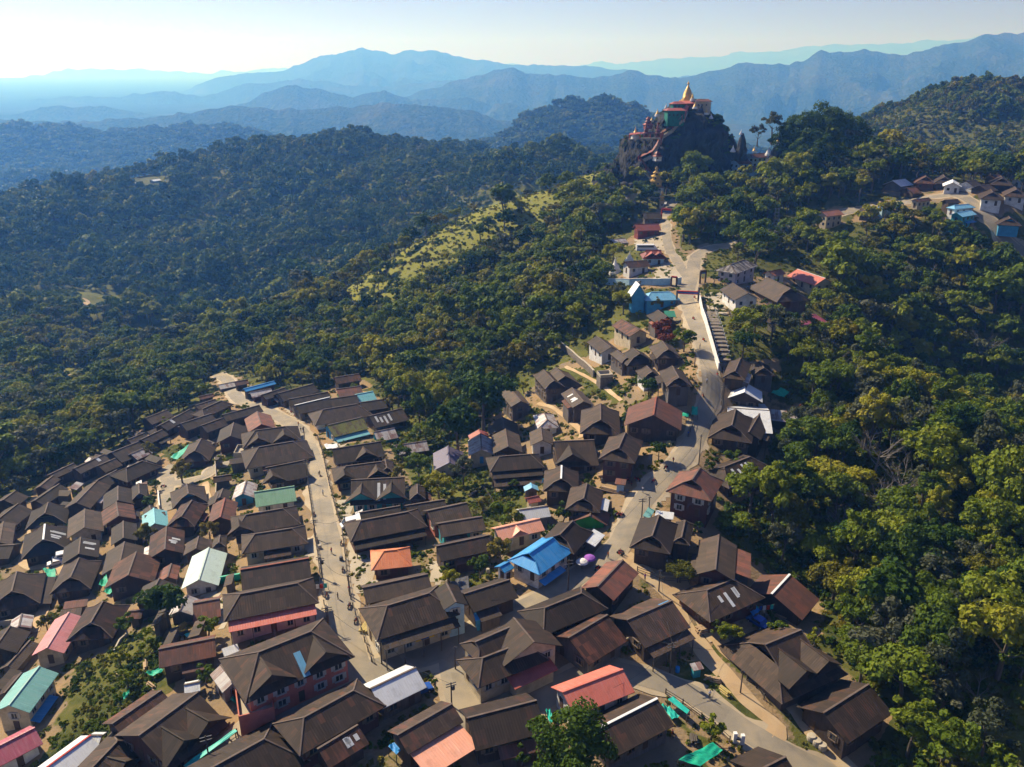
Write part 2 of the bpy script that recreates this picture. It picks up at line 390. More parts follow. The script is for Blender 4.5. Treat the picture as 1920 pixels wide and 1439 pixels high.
M['tarp'] = paint('green_tarp', (.01, .38, .23), (.01, .26, .17), .55, 1.2)
M['tarpt'] = paint('teal_tarp', (.02, .46, .38), (.015, .34, .28), .5, 1.2)
M['tarpb'] = paint('blue_tarp', (.02, .23, .58), (.015, .16, .42), .5, 1.2)
M['tarpl'] = paint('lime_tarp', (.45, .60, .03), (.35, .48, .02), .5, 1.2)
M['carw'] = paint('white_car_paint', (.72, .73, .75), (.68, .69, .7), .25)
M['carb'] = paint('blue_car_paint', (.03, .10, .40), None, .25)
M['carg'] = paint('beige_car_paint', (.35, .32, .28), None, .3)
M['tyre'] = paint('tyre_rubber', (.02, .02, .02))
M['metal'] = paint('dark_metal', (.08, .08, .085), None, .4)
M['skin'] = paint('skin', (.30, .17, .11), (.28, .15, .10))
M['hair'] = paint('black_hair', (.02, .015, .012))
M['ylw'] = paint('yellow_paint', (.75, .50, .03), (.65, .4, .03))
M['red'] = paint('red_paint', (.55, .06, .04))
M['orange'] = paint('orange_paint', (.7, .22, .05))
M['purple'] = paint('purple_cloth', (.30, .10, .45))
# ------------------------------------------------------------------ houses: ridge ends, a point on one eave, ridge height, roof form
# x1 y1 x2 y2 | eave x y | ridge height | form | roof | wall | extras | distinctive name (if any)
HS = """
273 784 312 769|311 786|6|g|b2|wd|
300 797 355 768|340 793|6|g|b|wd|s.3
340 794 395 776|382 797|6.5|g|b2|wd|
378 798 422 782|410 803|6.5|g|b|wd|
367 760 402 749|388 763|5|g|b2|wg|
380 767 413 752|408 772|6|h|b|wg|
418 778 485 760|462 780|6.5|g|b2|wd|
482 772 490 795|463 795|7.5|g|r|wr||tall rust-red gabled house beside the top bend of the left street
438 793 432 817|462 812|7.5|g|b|wr|
377 823 365 845|398 850|7|k|b|wr|
210 848 260 828|262 853|6.5|g|b2|wd|
246 851 273 839|277 853|4.2|g|sr|wr||small shed with a silvery rust-streaked tin roof at the forest edge
240 824 270 812|260 827|5|g|b2|wd|
265 824 303 806|300 823|6.5|g|b|wd|
140 878 193 853|183 873|6.5|g|b2|wd|s.7
185 873 215 860|205 883|6|g|b|wd|
90 891 137 869|132 884|6|g|b2|wd|
238 877 265 865|275 887|7|h|b|wr|
185 899 218 882|212 907|6|g|b|wd|
143 942 182 902|183 937|7|g|b|wd|
75 912 98 893|103 907|6|g|b|wd|
66 938 110 908|113 927|6.5|g|b2|wd|
221 912 221 938|250 927|7|g|b|wd|
260 907 261 925|275 920|6|k|b2|wd|
7 937 28 921|27 952|7|g|b|wd|
-4 974 33 945|47 970|7|g|b|wd|
90 943 84 962|126 963|7|k|b|cr|
159 955 157.5 989|192 973|7.5|g|b2|cr|
218 942 222 967|249 955|7|g|b3|wr|
288 954 290 981|312 968|5.5|g|cy|wh||small house with a pale turquoise tin roof by the winding lane
6 979 -1 1017|25 998|6.5|g|b2|wd|
-5 1023 25 1022|10 1047|5.5|g|b|wd|
84 984 81 1011|127 1008|8|k|b|wd|W,S|big dark house whose ridge and upper sheets are patched in silver
151 1008 147.5 1038|183 1032|7|g|b|wd|S
231 978 231 1008|255 1000|7|g|b2|wd|
233 1017 224 1058|202 1043|6.5|g|b2|wg|
255 1036 240 1078|295 1060|8|g|b3|wd|
147.5 1047.5 132 1082|177 1080|7.5|k|b|wd|
31 1073 22 1108|78 1098|8.5|k|b|wd|p
128 1150 88 1214|142 1184|6.5|g|pk|cr||long house with a plain pink metal roof at the lower left
192 1129 170 1167|228 1158|7.5|k|b3|wd|
298 1086 281 1117|263 1115|7|g|b2|wd|
18 1175 -8 1212|37 1212|7|g|b|wd|
55 1202 14 1248|48 1236|3.5|g|b2|wg|
243 1146 266 1145|252 1160|4|g|b3|wg|
350 908 353 925|383 923|6|k|b|bl|
421 935 412.5 969|442 952.5|7|g|r|wd|R|rust-brown gabled house with a pinkish ridge strip
359 939 340 968|378 963|7|k|b3|wd|
462 902 455 925|442 920|5|g|sr|bl||small patched-tin house with a deep blue gable wall
478 923 550 912|512 945|6.5|g|gn|wh||long house with a sage green metal roof
463 965 528 954|490 995|7.5|h|b|cr|d.0,p
480 1001 545 991|515 1028|7|h|b|cr|
453 1068 577 1047|515 1102|7.5|g|bs|wd|R
453 1113.5 555 1094|500 1148|9.8|h|b|lp|Psal|white two-storey house with a salmon awning under its dark hip roof
391 1028 373 1086|417 1061|6|g|mt|wh||house with a pale mint roof striped on one slope
372 1007 367 1028|348 1033|6.5|g|b|wd|
412 1005 410 1017|421 1013|6.5|k|b2|wg|
312 988 309 1029|343 1008|7|g|b3|wd|S
364 1131 410 1123|382 1160|5|g|r|wg|
72 1251 17.5 1321|87 1290|8|g|tl|cr|B|cream two-storey house with a long teal metal roof
-20 1408 62 1366|40 1414|6|g|mg|wh||house with a plain magenta roof at the lower left corner
70 1452 167 1381|167 1422|6|g|wh|wh|D|long white-roofed house with a red ridge line
170 1379 188 1379|182 1389|3.5|g|ws|gy|
212 1356 300 1296|277 1355|6.5|g|b3|wd|L|large brown house with a lilac-blue strip along its eave
172 1440 218 1392|245 1440|7.5|h|b|wd|d.5
262 1378 368 1300|385 1388|8|g|b|wr|d.3,d.72|dark house with two big front gables above a long teal net
300 1217 400 1197|348 1241|6.5|g|r|wd|
415 1248 437 1278|407 1281|5|g|sr|si||low shed of patched silver and rust tin beside the pink plaster house
348 1284 372 1279|356 1293|3|g|ws|wg|
418 1216 442 1208|431 1227|3|l|ws|wg|
487 1222 580 1185|560 1272|11.4|h|b|pk|d.17,d.83,Q|two-storey pink plaster house with twin front gables
572 1344 660 1296|640 1369|8|h|b|wr|
598 1403 668 1361|660 1412|5.5|g|b3|wd|S
698 1290 777 1253|759 1306|6|g|si|wg||house with a silvery grey tin roof at the road junction
747 1377 845 1321|811 1385|7.2|g|bs|wd|Pwide
360 1460 492 1387|435 1396|7|h|b|wd|
878 1346 1003 1314|952 1389|7.5|g|bs|wd|
935 1399 1002 1383|975 1416|4.5|g|r|wd|
1057 1297 1165 1256|1134 1317|7.5|g|sal|wh||white house with a smooth salmon red roof
1114 1370 1230 1311|1213 1384|7|g|b|wg|W|long dark house with a bright white ridge strip
893 1203 965 1172|935 1225|8.5|k|b|cr|
907 1233 978 1206|961 1262|7.5|h|b|cr|
964 1160 1000 1203|1053 1216|9.5|g|b|cr||tall cross-gabled dark hall at the centre of the lower village
951 1268 1027 1233|1004 1273|4.2|l|red|cr||low annex with a ribbed dull red roof
1023 1139 1088 1113|1083 1163|7.5|h|b|wd|
1067 1195 1137 1154|1139 1221|7|g|b3|wg|
1177 1162 1258 1127|1252 1192|7.5|g|bs|wd|p,E|streaked brown house with one bright blue sheet at its ridge
1121 1099 1167 1051|1175 1096|6.5|g|r|wd||rust-red gabled house on the corner of the dirt track
1327 1106 1372 1087|1385 1140|7|h|b|wr|S
1347.5 1004 1341 1067|1377 1044|8|g|b2|wr|
1378 1028 1376 1072|1405 1057|6.5|l|r|wg|
1480 1078 1447.5 1113|1520 1137|6|g|r|wd|W|rust-streaked house with a white ridge strip beside the forest
1436 1208 1500 1182|1542 1279|8.5|k|b|wg|d.25,d.85|big dark house with twin dormer gables beside the dirt path
1545 1336 1627 1284|1634 1359|8|g|b|wd||largest plain dark gabled house at the lower right, beside the forest
1420 1446 1471 1420|1400 1416|6|g|b|wd|
1296 1244 1310 1241|1306 1252|3|l|sr|tq|
1312 878 1298 899|1344 916|11.5|k|r|wr||tall two-storey timber house with white window frames under a rusty gablet roof
1359 875 1405 857|1412 896|6.5|h|b|wd|S
1235 967 1222.5 1004|1193 1001|8|k|bs|wd||streaked brown gablet house at the right kerb of the main road
1284 977 1277.5 1007|1296 1002|6.5|k|b|wd|
1157 897 1173 899|1161 908|3.6|l|r|pb|
1230 745 1225 778|1182 766|10|g|r|wd|R|tall wide timber house with a rusty orange ridge
1172 812 1160 840|1137 836|9.5|k|b|wr||tall dark timber house at the road fork
1261 687 1272.5 708|1245 712|8.3|k|b|wg|
1213 687 1222 697|1199 703|6|k|b|wh|
1126 757.5 1126 787|1158 777|8.5|k|b|wd|
1379 768 1372 797|1339 792|8.5|k|b|wd|
1424 776 1404 810|1437 802|7.5|g|b|wd|
1388 672 1378 696|1363 693|7|k|b|wd|
1425 678 1432 690|1447 698|5.5|k|b|wg|
1396 717 1396 735|1363 732|6|g|wh|wd||dark timber house with a clean white roof beside the upper street
1365 765 1441 770|1402 757|5|g|si|wg|
1443 767 1513 775|1478 791|4.5|l|sr|wd||long low shed with a white and rust striped roof on the forest edge
956 727.5 976 752|948 748|8|g|b2|wg|
1072.5 727.5 1094 752.5|1063 750|8|g|b2|wg|S
1019.5 694 1038 714|1012 717|8.5|k|b|wg|
1043 690 1059 705|1072 707|6.5|k|b2|wg|
1021 775 1026 787|1004 788|5.5|h|sr|wh||small hip-roofed house of rust and white sheets by the footpath
1014 802 1017 825|995 819|6.5|g|b2|wh|
942.5 782.5 944 803|917.5 797|6.5|g|b2|wd|
947.5 805 952.5 837|925 830|7|g|b2|wd|
901 815 903 842.5|880 835|7.5|g|sr|cr||cream house with blue doors under a striped tin roof
898 806 901 812|880 818|6|g|red|wg|
840 837 842.5 867|815 860|6.5|g|pu|cr||house with a smooth violet-grey roof
938 856 992 852|972 880|8|h|b|wd|p,p2
1041 828 1112 825|1072 873|8.5|g|b|wd|d.35
1053 874 1052 897|1082 893|8|k|b|wd|W
1100 907.5 1094 934|1068 932.5|8|k|b|wd|
975 956 1025 949|1003 972|5|g|ws|gy||low building with a white rust-spotted roof
995 907 997 914|984 918|5|g|lb|wg|
989 934 1009 930|1002 942|4|g|red|cr|
930 991 1010 973|980 1003|6.5|g|pe|cr|d.45|peach-roofed house with a front gable
1072.5 978 1050 1002|1094 1015|8|k|b|wd|
1035 1009 993 1037|1045 1052|8.3|k|bu|wh|B2|large house with a bright blue roof
953 1054 938 1062|952 1070|5.5|g|bu|wh|
1111 948 1106 967|1139 972|4.5|g|r|gr||small hut with bright green walls
1095 1012 1112.5 993|1123 1014|4|l|ws|wg|
1128 934 1124 953|1140 948|3.5|l|ws|wg|
1215 952 1206 966|1222 961|3|l|tl|wg|
1232 957 1262 961|1248 972|3|l|ws|wg|
492 740 533 727|513 745|6|g|b2|wr|
522.5 737.5 586 720|570 742|6.5|g|b2|wg|
542 749 614 735|580 757|6|g|b2|wg|
554 760 617 745|592 769|6.5|g|b2|wg|W|
620 748 668 741|648 760|6|g|b2|wg|
632 730 675 724|656 741|6|g|r|gr|
628 708 672 701|653 717|6.5|g|b3|wd||reddish-brown gabled house standing nearest the trees above the left street
667 740 698 734|688 752|5.5|g|cy|wh||small cyan-roofed house above the left street
675 755 730 747|705 768|6.5|g|b2|wd|
607 768 667 758|645 788|7|h|b|wh|
693 780 753 766|733 795|6.5|g|b2|wd|S
615 797.5 678 782.5|659 811|6.5|g|ms|bl|p3|turquoise-walled house with a moss-covered roof
702 810 738 803|733 823|4.5|g|sr|tq|
743 835 798 827|783 847|4.5|g|sr|wd|
624 842 712 828|673 863|7|g|b|wd|d.62
650 874 712 866|680 900|7|h|b|wr|d.08,d.75
722 862 725 877|737 875|6|k|b|wd|
660 900 757 895|708 943|8|g|b|tq|d.2,d.75,S|house with two teal front gables
782 909 782.5 925|769 922|6|k|b|wd|
676 961 748 949|720 967|7|g|b2|wd|
678 976 763 960|733 1000|8|h|b|wr|p
763 948 832 937|790 966|6.5|g|b2|wd|
802.5 958 873 943|845 978|7|g|b2|pk|
822.5 982 902 969|868 1000|7|g|b2|tq|
820 1024 915 1004|873 1042|7|g|bs|wd|
722 1033 742 1031|736 1064|6.5|h|or|wr||house with an orange tiled hip roof
682 1102 800 1077|748 1118|7|g|b2|wg|
728 1135 802 1113|780 1175|10|h|b|cr|Pb,Z|long two-storey corner building with a yellow shop sign
837 1094 854 1128|827 1128|10|g|b|pb||pale blue house end-on to the cross street
872.5 1113 953 1087.5|929 1133|7|g|b2|wd|
890 1149 925 1143|910 1160|4|l|bu|bl||small bright blue kiosk on the cross street
480 807 533 800|507 833|7.5|h|b|cr|d.2,d.78
487 838 548 828|523 868|8|h|b|cr|
500 877 570 863|520 905|7.5|g|b|wd|d.08
539 812 550 811|545 821|3.5|l|mg|wg|
1534 397 1577 392|1562 405|9|g|ro|cr||cream two-storey house with an orange rust roof beside the far road
1615 389 1639 391|1629 395|5|g|b2|wg|
1650 381 1675 380|1664 387|6.5|g|b2|pb|
1715 374 1741 371|1729 378|6.5|g|b3|cr|
1674 339 1697 336|1686 342|5|g|wh|wg||small white-roofed hut below the wooded hill at the right
1734 325.5 1737 334|1759 336|7|k|b3|wr|
1768 327 1772 333|1782 335|6|k|b|wd|
1786 336 1787.5 343|1800 343|6|g|wh|wh||white house with a white gable roof in the far hamlet
1876 329 1880 336|1900 339|7|k|b|wd|
1856 329 1873 327|1866 335|6|g|b3|wd|
1857 354.5 1862 362|1882 364|7|k|b|wh|
1902 349 1907 357.5|1924 362|7|k|b|wh|
1908 334 1924 331|1917 341|6|g|sal|wh|
1772 375 1795 374|1785 381|6|g|b|wd|
1790 385 1815 383|1806 391|6|h|lb|wh|
1792 399 1822 394|1815 405|8|g|lb|tq|B3|two-storey turquoise house with a light blue roof
1890 404 1894 410|1907 413|5.5|k|b|bl|
1837 348 1855 346|1846 352|5|g|b|wd|
1206 400 1238 400|1217 409|5.5|g|b|wg|
1189 421 1237 420|1212 432|7|g|red|rd||open red hall beside the upper street
1147 449 1171 447|1162 457|4|g|sr|wg|
1213 469 1238 469|1228 483|7|k|red|pb|d.3,d.8|pale blue house with a brick red roof
1173 491 1212 488|1197 501|6.5|g|b3|wh||white house with a maroon roof beside two small white stupas
1370 496 1395 487|1394 508|9|h|mo|lp||lilac and pink monastery building with a mottled grey roof
1439 521 1482 541|1427 551|10|k|b2|wd||largest dark-roofed hall among the trees right of the upper street
1374 531 1402 550|1361 551|8.5|g|b2|wh||white two-storey wing with tall blue windows
1496 505 1547 522|1502 526|7.5|g|sal|cr|W2|long hall with a coral red roof
1442 509 1464 505|1460 516|6|g|ro|wh|
1511 591 1528 590|1518 608|6|h|mg|wh||crimson hip-roofed house hidden in trees
1442 598 1455 601|1448 607|4.5|g|bs|cr|
1166 599 1199 619|1159 617|8|g|b3|cr||cream two-storey house with a maroon roof
1234 582 1250 594|1227 603|7.5|k|b2|wd|
1246 583 1263 583|1256 594|5|l|dg|wg|
1119 631 1145 651|1110.5 649|7.3|g|b|wh|
1187 653 1199 663|1208 665|6.8|k|b2|wg|
1157 657 1175 671|1151 669|6.8|k|b2|wg|
1242 640 1253 655|1226 662|7.2|k|b2|wd|
1376 299 1405 297|1391 306|11|g|ro|pb||pale blue monastery with a tan roof on the temple hill
1403 289 1434 287|1428 298|11|g|ro|pb|
1405 312 1424 311|1416 317|5|g|ro|pb|
1166 351 1199 356|1178 362|8.5|l|bu|wh||tall white shed with a bright blue roof at the foot of the rock
243 344 270 340|258 347|4|g|ws|gy|
272 339 309 334|292 341|4|g|ws|gy|
137 362 150 361|144 365|4|g|ws|gy||tiny pale hut beside the dome-shaped tree on the far ridge
410 722 450 714|430 728|3.5|g|sr|wg|
440 716 463 712|452 722|5|g|r|wd|
458 729 513 715|490 727|5.5|g|bu|wd||low blue-roofed shed where the left street ends
470 736 507 729|492 742|4.5|g|sr|wr|
373 744 398 738|388 747|3.5|g|r|wg|
1700 352 1716 351|1708 356|5|g|b3|wd|
1812 340 1828 338|1820 344|5.5|g|b2|wh|
"""
PITCHK = {'g': .50, 'h': .52, 'k': .60, 'l': .28}
SHEET = {'w': 'wh', 'b': 'bu', 'l': 'ws'}
WINP = MB(); WINP.box(-.5, .5, -.03, .03, -.6, .6); WINM = WINP.mesh('window_pane', M['glass'])
FRP = MB(); [FRP.box(*b) for b in ((-.62, -.5, -.13, .13, -.7, .7), (.5, .62, -.13, .13, -.7, .7), (-.72, .72, -.22, .22, -.8, -.6), (-.72, .72, -.2, .2, .6, .74), (-.04, .04, -.06, .06, -.6, .6), (-1.05, -.63, -.07, .07, -.62, .6), (.63, 1.05, -.07, .07, -.62, .6))]
FRM = {k: None for k in ('frame', 'framed')}
for k in FRM: FRM[k] = FRP.mesh('window_'+k, M[k])
DOORP = MB(); DOORP.box(-.5, .5, -.04, .04, 0, 2.1); DOORM = DOORP.mesh('door', M['door']); DOORBM = DOORP.mesh('door_blue', M['doorb'])
HOUSES = []; FOOT = []
def inst(name, me, parent, loc, rz=0, sc=(1, 1, 1)):
    o = bpy.data.objects.new(name, me); COL.objects.link(o); o.parent = parent; o.location = loc; o.rotation_euler = (0, 0, rz); o.scale = sc
    return o
ROOFLOOK = {'b': 'dark brown', 'b2': 'grey-brown', 'b3': 'reddish-brown', 'bs': 'streaky brown', 'r': 'rusty', 'ro': 'orange-rusted', 'sr': 'rust-and-silver', 'si': 'silvery',
 'ws': 'pale tin', 'wh': 'white', 'sal': 'salmon', 'red': 'red', 'pk': 'pink', 'mg': 'magenta', 'pe': 'peach', 'or': 'orange', 'tl': 'teal', 'mt': 'mint', 'gn': 'green', 'dg': 'dark green',
 'bu': 'blue', 'lb': 'light blue', 'cy': 'cyan', 'pu': 'violet-grey', 'ms': 'mossy', 'mo': 'mottled'}
def build_house(spec):
    f = [q.strip() for q in spec.split('|')]
    x1, y1, x2, y2 = map(float, f[0].split()); ex, ey = map(float, f[1].split()); hr = float(f[2])*.80; typ, rm, wm = f[3], f[4], f[5]
    ext_ = [q for q in (f[6] if len(f) > 6 else '').split(',') if q]; lm = f[7] if len(f) > 7 else ''
    mx, my = (x1+x2)/2, (y1+y2)/2
    Mp = hit(mx, my, hr); zr = Mp.z
    P1 = Vector(at_z(x1, y1, zr)); P2 = Vector(at_z(x2, y2, zr)); c = (P1+P2)/2
    gz = ground(c.x, c.y); hr = zr-gz
    dx = (P2-P1); Lr = max(dx.length, 1.6); dx.normalize(); k = PITCHK[typ]
    ny = Vector((-dx.y, dx.x, 0)); w = 4.5
    for _ in range(8):
        E = Vector(at_z(ex, ey, zr-k*w)); s = (E-c).dot(ny); w = .5*w+.5*min(max(abs(s)*1.10, 1.5), 10.5)
    Lr += .5
    if typ == 'k': Lr = max(Lr, w*.7)
    if c.y > 330: Lr = min(Lr, 11.5); w = min(w, 4.8)
    side = 1 if s > 0 else -1
    rz = math.atan2(dx.y, dx.x)
    he = hr-k*w
    if he < 1.7: k = max(.12, (hr-1.7)/w); he = hr-k*w
    dist = c.y
    camside = 1 if (-c).dot(ny) > 0 else -1      # local +y faces the viewpoint?
    root = empty('shed' if (hr < 4.2) else 'house', (c.x, c.y, gz), rz)
    mat = RM[rm]; H = Lr/2; ext = {'g': .0, 'h': w*.75, 'k': w*.42, 'l': 0}[typ]
    r = MB()
    def sl(pts, s_):                              # slab with uv in metres along the eave and down the slope
        kk = math.sqrt(1+k*k)
        r.slab(pts if s_ > 0 else pts[::-1], .13, [(p[0], (abs(p[1]))*kk) for p in (pts if s_ > 0 else pts[::-1])])
    def en(pts):
        r.slab(pts, .13, [(p[1], (hr-p[2])*2.2) for p in pts])
    if typ == 'g':
        for s_ in (1, -1): sl([(H, 0, hr), (-H, 0, hr), (-H, s_*w, he), (H, s_*w, he)], s_)
    elif typ == 'h':
        X = H+ext
        for s_ in (1, -1): sl([(H, 0, hr), (-H, 0, hr), (-X, s_*w, he), (X, s_*w, he)], s_)
        en([(H, 0, hr), (X, w, he), (X, -w, he)][::-1]); en([(-H, 0, hr), (-X, -w, he), (-X, w, he)][::-1])
    elif typ == 'k':
        X = H+ext; t = .42; hm = hr-t*k*w
        for s_ in (1, -1): sl([(H, 0, hr), (-H, 0, hr), (-H, s_*t*w, hm), (-X, s_*w, he), (X, s_*w, he), (H, s_*t*w, hm)], s_)
        for q in (1, -1):
            p = [(q*(H-.1), -t*w, hm), (q*X, -w, he), (q*X, w, he), (q*(H-.1), t*w, hm)]
            en(p if q > 0 else p[::-1])
    else:
        # single slope: the ridge is the high edge
        s_ = side; sl([(H, 0, hr), (-H, 0, hr), (-H, s_*w, he), (H, s_*w, he)], s_)
    roof = r.build('roof', mat, root)
    # ridge cap and hip lines
    capm = M['capw'] if ('W' in ext_ or 'W2' in ext_) else M['capr'] if 'R' in ext_ else M['caprd'] if 'D' in ext_ else (mat if rm in ('sal', 'pk', 'mg', 'pe', 'tl', 'mt', 'gn', 'bu', 'lb', 'cy', 'pu', 'wh', 'or', 'red', 'dg') else M['capd'])
    if typ != 'l':
        cb = MB(); cw = .44 if 'W' in ext_ or 'R' in ext_ else .34
        cb.bar((-H-.05, 0, hr+.03), (H+.05, 0, hr+.03), cw, .10)
        hb_ = MB() if ('W' in ext_ or 'R' in ext_) else cb
        if typ == 'h':
            for q in (1, -1):
                for s_ in (1, -1): hb_.bar((q*H, 0, hr+.02), (q*(H+ext), s_*w, he+.03), .24, .09)
        if typ == 'k':
            for q in (1, -1):
                for s_ in (1, -1):
                    hb_.bar((q*(H+.02), 0, hr+.02), (q*(H+.02), s_*.42*w, hr-.42*k*w+.04), .22, .12)
                    hb_.bar((q*H, s_*.42*w, hr-.42*k*w+.03), (q*(H+ext), s_*w, he+.03), .22, .08)
        cb.build('ridge_cap', capm, roof)
        if hb_ is not cb and hb_.f: hb_.build('hip_cap', M['capd'], roof)
    # walls
    ov = min(1.05, w*.23); wx = H+(ext if typ in 'hk' else 0)-(.75 if typ == 'g' else ov); wy = w-ov; wt = he+ov*k-.16
    wb = MB(); zb = -3.2
    if typ == 'g':
        for q in (1, -1):
            p = [(q*wx, -wy, zb), (q*wx, wy, zb), (q*wx, wy, wt), (q*wx, 0, hr-.16), (q*wx, -wy, wt)]
            wb.face(p if q > 0 else p[::-1])
        for s_ in (1, -1):
            p = [(wx, s_*wy, zb), (-wx, s_*wy, zb), (-wx, s_*wy, wt), (wx, s_*wy, wt)]
            wb.face(p if s_ > 0 else p[::-1])
    elif typ == 'l':
        s_ = side; y0, y1_ = s_*.15, s_*(w-.5); t0, t1 = hr-.2, he+.5*k-.16
        a = [(wx, y1_, zb), (-wx, y1_, zb), (-wx, y1_, t1), (wx, y1_, t1)]; b_ = [(wx, y0, zb), (wx, y0, t0), (-wx, y0, t0), (-wx, y0, zb)]
        c1 = [(wx, y0, zb), (wx, y1_, zb), (wx, y1_, t1), (wx, y0, t0)]; c2 = [(-wx, y0, zb), (-wx, y0, t0), (-wx, y1_, t1), (-wx, y1_, zb)]
        for p in (a, b_, c1, c2): wb.face(p if s_ > 0 else p[::-1])
    else:
        wb.box(-wx, wx, -wy, wy, zb, wt)
    wob = wb.build('wall', WM[wm], root)
    if typ == 'k':
        for q in (1, -1):
            gb = MB(); xq = q*max(H-.8, .2)
            p = [(xq, -.40*w, hr-.42*k*w-.1), (xq, .40*w, hr-.42*k*w-.1), (xq, 0, hr-.12)]
            gb.face(p if q > 0 else p[::-1])
            gb.build('gable_board', WM[wm] if wm in ('bl', 'tq', 'pb') else WM['wd'], roof)
    # cross gables
    nd = 0
    for e in ext_:
        if e[0] == 'd':
            t = float(e[1:] or 0); x0 = (-H+Lr*t) if typ != 'h' else (-H-ext*.5+(Lr+ext)*t)
            # t counts along the ridge from the point given first
            dwid = min(w*.62, Lr*.3+1.2); hd = hr-.16*(hr-he); hz = hd-.62*dwid; yB = w*.93; s_ = camside
            yA = w*(hr-hd)/(hr-he); yC = min(w*(hr-hz)/(hr-he), yB-.2)
            db = MB()
            for q in (1, -1):
                p = [(x0, s_*yA, hd), (x0, s_*yB, hd), (x0+q*dwid, s_*yB, hz), (x0+q*dwid, s_*yC, hz)]
                ordr = p if q*s_ > 0 else p[::-1]
                # ccw from above
                a_ = Vector(ordr[1])-Vector(ordr[0]); b2 = Vector(ordr[2])-Vector(ordr[0])
                if a_.cross(b2).z < 0: ordr = ordr[::-1]
                db.slab([(a, b, c_+.05) for a, b, c_ in ordr], .12, [(p_[1], p_[0]) for p_ in ordr])
            db.bar((x0, s_*(yA-.2), hd+.09), (x0, s_*(yB+.02), hd+.09), .26, .1)
            dm = db.build('cross_gable', mat, roof)
            gb = MB(); yy = s_*(yB-.85); p = [(x0-dwid+.3, yy, he-.1), (x0+dwid-.3, yy, he-.1), (x0+dwid-.3, yy, hz+.1), (x0, yy, hd-.08), (x0-dwid+.3, yy, hz+.1)]
            gb.face(p if s_ < 0 else p[::-1]); gb.build('gable_board', WM[wm] if wm in ('tq',) else WM['wd'], dm)
            nd += 1
        elif e[0] in 'pP' and typ != 'l':
            pm = mat; y0 = w-.5; lvl = 0
            if e == 'Psal': pm = RM['sal']
            if e == 'Pb': pm = RM['b2']
            if e == 'Pwide': pm = RM['pe']
            if e == 'p2': y0 = w+1.5; lvl = 1.25
            if e == 'p3': pm = RM['cy']
            if he < 2.7: continue
            s_ = camside; z0 = he-.35-lvl; z1 = z0-.75; y1p = y0+(5.2 if e == 'Pwide' else 2.4); xx = wx+.3
            pb = MB(); p = [(xx, s_*y0, z0), (-xx, s_*y0, z0), (-xx, s_*y1p, z1), (xx, s_*y1p, z1)]
            pp = p if s_ > 0 else p[::-1]
            pb.slab(pp, .1, [(q[0], abs(q[1])) for q in pp]); pr = pb.build('awning', pm, root)
            ps = MB(); nn = max(2, int(xx*2/3.2))
            for i in range(nn+1):
                px_ = -xx+.3+(2*xx-.6)*i/nn; ps.box(px_-.08, px_+.08, s_*(y1p-.3)-.08, s_*(y1p-.3)+.08, -2.5, z1+.02)
            ps.build('posts', M['pole'], pr)
        elif e in ('S', 'E', 'L', 'Q') or e.startswith('s.'):
            sb = MB(); s_ = camside; kk = 1
            if e == 'S':
                rr_ = random.Random(int(x1*7+y1)); bands = [(rr_.uniform(-.8, .6)*H, rr_.uniform(.8, 2.0)) for _ in range(4)]
                bands = [(b0, b0+.7, rr_.uniform(.15, .35), rr_.uniform(.55, .9)) for b0, _ in bands]; smt = RM['ws']
            elif e == 'E': bands = [(-side*0+H-2.8, H-.4, .0, .14)]; smt = RM['bu']; s_ = -camside
            elif e == 'L': bands = [(-H, H*.4, .80, .99)]; smt = RM['ws']
            elif e == 'Q': bands = [(H*.02+.3, H*.02+1.5, .35, .98)]; smt = RM['lb']
            else: q = float(e[1:]); bands = [(-H+Lr*q, -H+Lr*q+1.0, .05, .6)]; smt = RM['ws']
            for a_, b_, v0, v1 in bands:
                p = [(b_, s_*v0*w, hr-k*w*v0+.05), (a_, s_*v0*w, hr-k*w*v0+.05), (a_, s_*v1*w, hr-k*w*v1+.05), (b_, s_*v1*w, hr-k*w*v1+.05)]
                pp = p if s_ > 0 else p[::-1]; sb.slab(pp, .04, [(q_[0], abs(q_[1])) for q_ in pp])
            sb.build('patch_sheet', smt, roof)
        elif e[0] == 'B':
            s_ = camside; bb = MB(); z0 = he*.48
            p = [(wx, s_*wy, z0), (-wx*.5, s_*wy, z0), (-wx*.5, s_*(wy+1.6), z0-.5), (wx, s_*(wy+1.6), z0-.5)]
            pp = p if s_ > 0 else p[::-1]; bb.slab(pp, .08); bb.build('awning', RM['bu'], root)
        elif e == 'Z':
            s_ = camside; sg = MB(); sg.box(-wx*.15, wx*.35, s_*(wy+2.0)-.05, s_*(wy+2.0)+.05, he-2.2, he-1.35); so = sg.build('shop_sign', M['ylw'], root)
            sg = MB(); sg.box(-wx*.02, wx*.2, s_*(wy+2.08)-.04, s_*(wy+2.08)+.04, he-2.1, he-1.45); sg.build('sign_panel', M['carb'], so)
    # lower extensions that many of the timber houses have
    ar = random.Random(int(x1*13+y1*7))
    if typ in 'ghk' and dist < 330 and not lm and rm in ('b', 'b2', 'b3', 'bs', 'r') and not any(e[:1] in ('p', 'P', 'd') for e in ext_) and he > 3.0 and ar.random() < .6:
        s_ = camside if ar.random() < .75 else -camside; x0 = -wx+ar.uniform(0, .45)*2*wx; x1_ = min(wx, x0+ar.uniform(.4, .75)*2*wx); z0 = he-.15-ar.uniform(0, .5); dp = ar.uniform(1.5, 2.8); z1 = z0-dp*.3
        am = RM[ar.choice(['b3', 'r', 'b', 'bs', 'sr', 'b2', 'ro'])] if ar.random() < .7 else mat; ab = MB()
        p = [(x1_, s_*(wy+.05), z0), (x0, s_*(wy+.05), z0), (x0, s_*(wy+dp), z1), (x1_, s_*(wy+dp), z1)]; pp = p if s_ > 0 else p[::-1]
